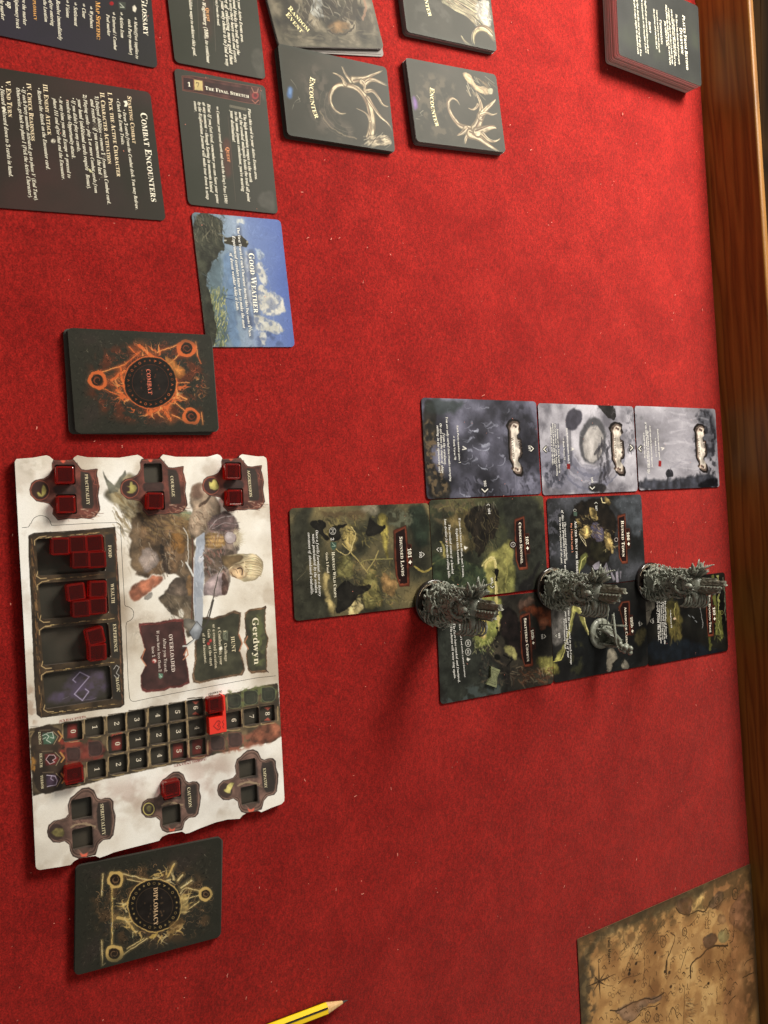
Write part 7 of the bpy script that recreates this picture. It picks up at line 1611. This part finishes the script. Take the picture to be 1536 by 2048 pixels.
    for sx in (-1, 1):
        tube(bm, [(sx * 0.005, -0.0075, 0.049), (sx * 0.0066, -0.0092, 0.0440), (sx * 0.0036, -0.0118, 0.0405), (sx * 0.0006, -0.0122, 0.0412)], [0.0019, 0.0017, 0.0013, 0.0010], 7)
    # barbed fringe on the left flank
    for i in range(46):
        z = r.uniform(0.022, 0.054); y = r.uniform(-0.006, 0.005); x0 = -0.0078 - r.uniform(0, 0.002)
        shard(bm, (x0, y, z), (x0 - r.uniform(0.0012, 0.0042), y + r.uniform(-0.002, 0.002), z + r.uniform(-0.001, 0.0035)), 0.0009, 0.0006, r.uniform(0, 3))
    tube(bm, [(-0.0095, -0.003, 0.022), (-0.0118, -0.002, 0.032), (-0.0122, -0.002, 0.042), (-0.0108, -0.001, 0.054)], [0.0010, 0.0013, 0.0012, 0.0011], 6)
    # crown of stone leaves high on the left
    for i in range(38):
        b_ = Vector((-0.0085 + r.uniform(-.002, .002), r.uniform(-0.004, 0.004), 0.052 + r.uniform(-0.002, 0.005))); d = Vector((-r.uniform(0.2, 1.2), r.uniform(-0.6, 0.6), r.uniform(0.1, 1.4))).normalized()
        shard(bm, b_, b_ + d * r.uniform(0.006, 0.0125), 0.0022, 0.0009, r.uniform(0, 3))
    for i in range(6): tube(bm, [(-0.012, -0.003, 0.062), (-0.0145 - 0.0004 * i, -0.003 + 0.001 * i, 0.066 + 0.001 * i), (-0.0165, -0.002 + 0.001 * i, 0.0645 + 0.0015 * i)], [0.0006, 0.0005, 0.0003], 5)
    # drooping claw of long fingers on the right
    tube(bm, [(0.005, -0.002, 0.052), (0.010, -0.003, 0.056), (0.0135, -0.004, 0.055)], [0.0036, 0.0030, 0.0026], 9)
    for i in range(9):
        y = -0.0085 + i * 0.0013; z = 0.046 + i * 0.0019; x0 = 0.0105 + 0.0005 * (i % 3)
        tube(bm, [(x0 - 0.003, y * 0.6, z + 0.003), (x0 + 0.0008, y, z + 0.0035), (x0 + 0.0042, y, z + 0.0024), (x0 + 0.0064, y - 0.0006, z - 0.0006), (x0 + 0.0070, y - 0.0022, z - 0.0032)], [0.0014, 0.0012, 0.0010, 0.0008, 0.0005], 6)
    for i in range(16): shard(bm, (0.007 + r.uniform(0, 0.003), r.uniform(-0.007, 0.004), 0.044 + r.uniform(0, 0.014)), (0.0115 + r.uniform(0, 0.003), r.uniform(-0.008, 0.005), 0.044 + r.uniform(0, 0.016)), 0.0013, 0.0007, r.uniform(0, 3))
    for i in range(120):
        an = r.uniform(-3.3, 0.3); z = r.uniform(0.014, 0.054); ra = 0.0100
        shard(bm, (ra * math.cos(an), ra * math.sin(an) * 0.85, z), ((ra + r.uniform(0.0005, 0.0034)) * math.cos(an + r.uniform(-.4, .4)), (ra + 0.0018) * math.sin(an + 0.2) * 0.85, z + r.uniform(-0.003, 0.0055)), 0.0012, 0.0006, r.uniform(0, 3))
    bmesh.ops.recalc_face_normals(bm, faces=bm.faces)
    for v in bm.verts: v.co.z = 0.004 + (v.co.z - 0.004) * 0.93; v.co.x *= 1.06
    fig = bpy.data.meshes.new('figure'); bm.to_mesh(fig); bm.free(); fig.materials.append(PLA); fig.polygons.foreach_set('use_smooth', [True] * len(fig.polygons))
    pil = []
    for (x, y, w_, d_, z0, z1, sl, seed) in ((-0.0027, 0.0005, 0.0056, 0.0062, 0.046, 0.0790, -0.0002, 1), (0.0032, -0.0002, 0.0056, 0.0062, 0.046, 0.0740, 0.0002, 2), (-0.0052, 0.0022, 0.0034, 0.0040, 0.046, 0.0690, -0.0004, 3), (0.0058, 0.0020, 0.0034, 0.0040, 0.046, 0.0665, 0.0006, 4), (0.0006, 0.0034, 0.0050, 0.0034, 0.046, 0.0715, 0, 5)):
        bm = bmesh.new(); rr = random.Random(seed); rings = []; ph = [rr.uniform(0.86, 1.12) for _ in range(12)]
        for q in range(15):
            t_ = q / 14; z = z0 + (z1 - z0) * t_; w2 = w_ * (1 - 0.20 * t_) / 2; d2 = d_ * (1 - 0.2 * t_) / 2; cx_ = x + sl * t_; notch = 0.86 if q in (4, 9, 12) else 1.0
            rg = []
            for k in range(12):
                an = 2 * math.pi * k / 12; sq = 1 / max(abs(math.cos(an)), abs(math.sin(an))) ** 0.8; f_ = ph[k] * notch * sq
                rg.append(bm.verts.new((cx_ + w2 * f_ * math.cos(an) + rr.uniform(-.0002, .0002), y + d2 * f_ * math.sin(an) + rr.uniform(-.0002, .0002), z + (rr.uniform(-.0016, .0010) if q == 14 else rr.uniform(-.0002, .0002)))))
            rings.append(rg)
        for q in range(14):
            for k in range(12): bm.faces.new((rings[q][k], rings[q][(k + 1) % 12], rings[q + 1][(k + 1) % 12], rings[q + 1][k]))
        bm.faces.new(rings[-1]); bm.faces.new(list(reversed(rings[0]))); bmesh.ops.recalc_face_normals(bm, faces=bm.faces)
        me = bpy.data.meshes.new('stone_pillar'); bm.to_mesh(me); bm.free(); me.materials.append(PLB); pil.append(me)
    bm = bmesh.new()
    tube(bm, [(0.0002, -0.0030, 0.056 + q * 0.0032) for q in range(8)], [0.00035, 0.0008] * 4, 6)
    for q in range(7): tube(bm, [(0.0002, -0.0036, 0.0575 + q * 0.0033), (0.0002, -0.0036, 0.0590 + q * 0.0033)], 0.0008, 6)
    bd_ = bpy.data.meshes.new('bead_seam'); bm.to_mesh(bd_); bm.free(); bd_.materials.append(PLA)
    # dial
    bm = bmesh.new(); n = 48; last = None
    for (ra, z) in ((0.0172, 0), (0.0176, 0.0006), (0.0176, 0.0034), (0.0170, 0.0040), (0.0158, 0.0040), (0.0152, 0.0034), (0.0004, 0.0034)):
        ring_ = [bm.verts.new((ra * math.cos(2 * math.pi * k / n), ra * math.sin(2 * math.pi * k / n), z)) for k in range(n)]
        if last:
            for k in range(n): bm.faces.new((last[k], last[(k + 1) % n], ring_[(k + 1) % n], ring_[k]))
        last = ring_
    bm.faces.new(last); bmesh.ops.recalc_face_normals(bm, faces=bm.faces)
    dial = bpy.data.meshes.new('dial_base'); bm.to_mesh(dial); bm.free(); dial.materials.append(DIAL); dial.polygons.foreach_set('use_smooth', [True] * len(dial.polygons))
    V = []; F = []
    for ra, a0, a1 in ((0.0160, 2.6, 4.3), (0.0150, 3.0, 3.9), (0.0160, 4.9, 5.6), (0.0150, 0.2, 0.5)):
        flat_line(V, F, [(ra * math.cos(u), ra * math.sin(u)) for u in np.linspace(a0, a1, 14)], 0.00028, 0.0041)
    for u in (5.35, 5.5, 5.65): flat_line(V, F, [(0.0142 * math.cos(u), 0.0142 * math.sin(u)), (0.0164 * math.cos(u), 0.0164 * math.sin(u))], 0.00045, 0.00412)
    mk_ = bpy.data.meshes.new('dial_marks'); mk_.from_pydata(V, [], F); mk_.materials.append(RIM)
    return fig, pil, bd_, dial, mk_
FIG, PIL, BEAD, DIALM, MARK = statue_meshes()
def statue(px, py, label, rz=0.0):
    x, y = W(px, py, 0.002)
    root = empty('statue_miniature', (x, y, TC + 0.0001), rz); tag(root, label, 'miniature', 'grey stone statue miniatures standing on the map')
    add('figure', FIG, root, (0.0005, 0.0015, 0)); dl = add('dial_base', DIALM, root); add('dial_marks', MARK, dl)
    for m in PIL: add('stone_pillar', m, root, (0.0012, 0.0015, 0))
    add('bead_seam', BEAD, root, (0.0012, 0.0005, 0))
    return root
statue(868, 1205, 'grey stone statue miniature nearest the camera, half over the red cloth beside card 101', 0.05)
statue(1104, 1176, 'grey stone statue miniature in the middle, its black dial base showing, beside the archer', 0.0)
statue(1299, 1163, 'grey stone statue miniature farthest from the camera, standing partly before bare red cloth', 0.04)

# ------------------------------------------------------------------ archer miniature
ax_, ay_ = W(1203, 1267, 0.002)
ar = empty('archer_miniature', (ax_, ay_, TC + 0.0001), 0.0); tag(ar, 'small grey archer miniature with a drawn bow on a round base, on card 105b', 'miniature')
bm = bmesh.new(); last = None; n = 36
for (ra, z) in ((0.0132, 0), (0.0134, 0.0014), (0.0126, 0.0026), (0.0112, 0.0030)):
    ring_ = [bm.verts.new((ra * math.cos(2 * math.pi * k / n) * (1 + 0.01 * mnoise.noise(Vector((k, z * 900, 0)))), ra * math.sin(2 * math.pi * k / n), z)) for k in range(n)]
    if last:
        for k in range(n): bm.faces.new((last[k], last[(k + 1) % n], ring_[(k + 1) % n], ring_[k]))
    last = ring_
bm.faces.new(last); rr = random.Random(5)
for i in range(16):
    x, y = rr.uniform(-0.009, 0.009), rr.uniform(-0.009, 0.009); tube(bm, [(x, y, 0.0028), (x + 0.001, y, 0.0040 + rr.random() * 0.001), (x + 0.002, y + 0.0005, 0.0028)], [0.0010, 0.0012, 0.0008], 6)
bmesh.ops.recalc_face_normals(bm, faces=bm.faces); bm_obj('round_base', bm, PLA, ar, True)
# body: one skinned surface, kneeling on the far leg and leaning to the right
J = {'pel': (0.003, 0.002, 0.0125, 2.6), 'wst': (0.0042, 0.001, 0.0165, 2.2), 'chs': (0.0060, -0.0005, 0.0210, 2.9), 'nck': (0.0072, -0.0015, 0.0248, 1.1), 'hd': (0.0080, -0.0024, 0.0272, 1.9), 'hd2': (0.0083, -0.0030, 0.0292, 1.7),
     'hpl': (0.0002, 0.0005, 0.0120, 2.0), 'knl': (-0.0035, -0.0050, 0.0118, 1.7), 'anl': (-0.0040, -0.0052, 0.0050, 1.2), 'tol': (-0.0048, -0.0082, 0.0040, 0.9),
     'hpr': (0.0055, 0.0022, 0.0115, 2.0), 'knr': (0.0085, -0.0005, 0.0068, 1.6), 'anr': (0.0082, 0.0058, 0.0048, 1.1), 'tor': (0.0080, 0.0088, 0.0040, 0.8),
     'shl': (0.0028, -0.0010, 0.0228, 1.6), 'ell': (-0.0015, -0.0058, 0.0232, 1.2), 'wrl': (-0.0052, -0.0098, 0.0250, 0.9), 'hal': (-0.0060, -0.0108, 0.0254, 0.9),
     'shr': (0.0095, -0.0006, 0.0226, 1.6), 'elr': (0.0128, 0.0004, 0.0232, 1.2), 'wrr': (0.0098, -0.0042, 0.0250, 0.9), 'har': (0.0088, -0.0050, 0.0252, 0.9)}
E_ = [('pel', 'wst'), ('wst', 'chs'), ('chs', 'nck'), ('nck', 'hd'), ('hd', 'hd2'), ('pel', 'hpl'), ('hpl', 'knl'), ('knl', 'anl'), ('anl', 'tol'), ('pel', 'hpr'), ('hpr', 'knr'), ('knr', 'anr'), ('anr', 'tor'), ('chs', 'shl'), ('shl', 'ell'), ('ell', 'wrl'), ('wrl', 'hal'), ('chs', 'shr'), ('shr', 'elr'), ('elr', 'wrr'), ('wrr', 'har')]
K_ = list(J); SC = 100.0
me = bpy.data.meshes.new('body'); me.from_pydata([tuple(c * SC for c in J[k][:3]) for k in K_], [(K_.index(p), K_.index(q)) for p, q in E_], [])
bo = bpy.data.objects.new('body', me); col.objects.link(bo)
sk = bo.modifiers.new('skin', 'SKIN'); sk.use_smooth_shade = True
for i, k in enumerate(K_):
    v = me.skin_vertices[0].data[i]; rr_ = J[k][3] * 0.00118 * SC; v.radius = (rr_, rr_); v.use_root = (k == 'pel')
sb = bo.modifiers.new('sub', 'SUBSURF'); sb.levels = 2; sb.render_levels = 2
dg = bpy.context.evaluated_depsgraph_get(); bm2 = bpy.data.meshes.new_from_object(bo.evaluated_get(dg)); bpy.data.objects.remove(bo)
bm2.transform(Matrix.Scale(1 / SC, 4)); bm2.name = 'body'; bm2.materials.clear(); bm2.materials.append(PLA); body = add('body', bm2, ar)
bm = bmesh.new()
# hair: swept mass with three knots; cloak panels; belt; fingers on the bow hand and the string hand
for (c_, r_) in (((0.0088, -0.0018, 0.0306), 0.0024), ((0.0092, 0.0006, 0.0332), 0.0023), ((0.0128, 0.0012, 0.0322), 0.0023), ((0.0078, 0.0002, 0.0292), 0.0026), ((0.0118, -0.0014, 0.0284), 0.0022)):
    bmesh.ops.create_uvsphere(bm, u_segments=10, v_segments=7, radius=r_, matrix=Matrix.Translation(c_))
for i in range(7): tube(bm, [(0.0075 + i * 0.0005, -0.0004, 0.0295), (0.0085 + i * 0.0006, 0.0015, 0.0290), (0.0095 + i * 0.0006, 0.0028, 0.0262)], [0.0006, 0.0006, 0.0004], 5)
bm_obj('hair', bm, PLA, ar, True)
bm = bmesh.new(); rows = []
for q in range(8):
    t_ = q / 7; row = []
    for k in range(13):
        u = k / 12; an = -1.1 + 4.9 * u; ra = 0.0040 + 0.0062 * t_ + 0.0007 * math.sin(k * 2.3) * t_; row.append(bm.verts.new((0.0064 - 0.0035 * t_ + ra * math.cos(an) * 0.85, 0.0002 + 0.0012 * t_ + ra * math.sin(an) * 0.75, 0.0244 - 0.0196 * t_ + 0.0008 * math.sin(k * 1.7 + q))))
    rows.append(row)
for q in range(7):
    for k in range(12): bm.faces.new((rows[q][k], rows[q][k + 1], rows[q + 1][k + 1], rows[q + 1][k]))
bmesh.ops.solidify(bm, geom=bm.faces[:], thickness=0.0007)
bm_obj('cloak', bm, PLA, ar, True)
bm = bmesh.new()
for hx, hy, hz in ((-0.0060, -0.0108, 0.0254), (0.0088, -0.0050, 0.0252)):
    for f_ in range(4): tube(bm, [(hx, hy, hz + 0.0008 - f_ * 0.0006), (hx - 0.0006, hy - 0.0008, hz + 0.0008 - f_ * 0.0006), (hx + 0.0002, hy - 0.0014, hz + 0.0007 - f_ * 0.0006)], [0.00032, 0.0003, 0.00024], 5)
    tube(bm, [(hx + 0.0006, hy, hz + 0.0004), (hx + 0.0010, hy - 0.0008, hz + 0.0008)], [0.00035, 0.00028], 5)
tube(bm, [(0.0042 + 0.0026 * math.cos(u), 0.001 + 0.0026 * math.sin(u), 0.0158) for u in np.linspace(0, 6.2, 14)], 0.0006, 5)
bm_obj('fingers_and_belt', bm, PLA, ar, True)
bm = bmesh.new(); bw = []
for q in np.linspace(-1, 1, 13):
    bw.append((-0.0062 + 0.0142 * q - 0.0010 * (1 - q * q), -0.0112 - 0.0030 * (1 - q * q) + 0.002, 0.0262 + 0.0016 * q + 0.0042 * (1 - q * q) * 0.4))
tube(bm, bw, [0.0003 + 0.0007 * (1 - abs(q)) for q in np.linspace(-1, 1, 13)], 7)
for w_ in (-1, 1): shard(bm, (-0.0062 + 0.0025 * w_, -0.0125, 0.0272), (-0.0062 + 0.0115 * w_, -0.0106, 0.0266 + 0.0012 * w_), 0.0011, 0.0005, 0.4)
bo2 = bm_obj('bow', bm, PLA, ar, True)
bm = bmesh.new(); tube(bm, [bw[0], (0.0086, -0.0058, 0.0254), bw[-1]], 0.00022, 5); bm_obj('bowstring', bm, PLA, bo2, True)
bm = bmesh.new(); tube(bm, [(0.0098, -0.0048, 0.0254), (-0.0085, -0.0118, 0.0272)], 0.0003, 5); shard(bm, (-0.0080, -0.0116, 0.0271), (-0.0112, -0.0129, 0.0275), 0.0008, 0.0004); bm_obj('arrow', bm, PLA, ar, True)
bm = bmesh.new(); tube(bm, [(-0.0085, -0.0040, 0.0035), (-0.0090, -0.0040, 0.0180), (-0.0094, -0.0040, 0.0335)], [0.0007, 0.0006, 0.0005], 7); tube(bm, [(-0.0098, -0.0036, 0.020), (-0.0100, -0.0036, 0.034)], [0.0005, 0.0005], 6); bm_obj('staff', bm, PLA, ar, True)
for (z0, dz, yy) in ((0.0065, -0.0004, -0.004), (0.0120, 0.0004, -0.004), (0.0150, 0.0022, -0.0035)):
    bm = bmesh.new(); tube(bm, [(-0.0085, yy, z0), (-0.0145, yy, z0 + dz), (-0.0168, yy, z0 + dz * 1.3), (-0.0182, yy, z0 + dz * 1.4)], [0.0005, 0.0004, 0.0010, 0.0011], 6); bm_obj('quiver_arrow', bm, PLA, ar, True)

# ------------------------------------------------------------------ black sheet added for the darkness past the right end of the side board
V = []; F = []
for j in range(9):
    for i in range(13):
        u = i / 12; v = j / 8
        x = 0.375 + 0.20 * u + 0.012 * math.sin(v * 3) - 0.03 * v * (1 - u)
        y = 0.7195 + 0.0746 * (x - 0.35) + 0.012 + 0.10 * v; z = 0.0585 - 0.30 * v * v + 0.002 * math.sin(i * 1.3) - 0.01
        V.append((x, y, z))
for j in range(8):
    for i in range(12): o = j * 13 + i; F.append((o, o + 1, o + 14, o + 13))
dc = mesh_obj('darkness_sheet', V, F, mat('darkness_black', (12, 11, 11), 0.9, 0.1), smooth=True)
dc.modifiers.new('thickness', 'SOLIDIFY').thickness = 0.002
tag(dc, 'added black sheet for the darkness behind the side board in the lower right corner', 'cloth')
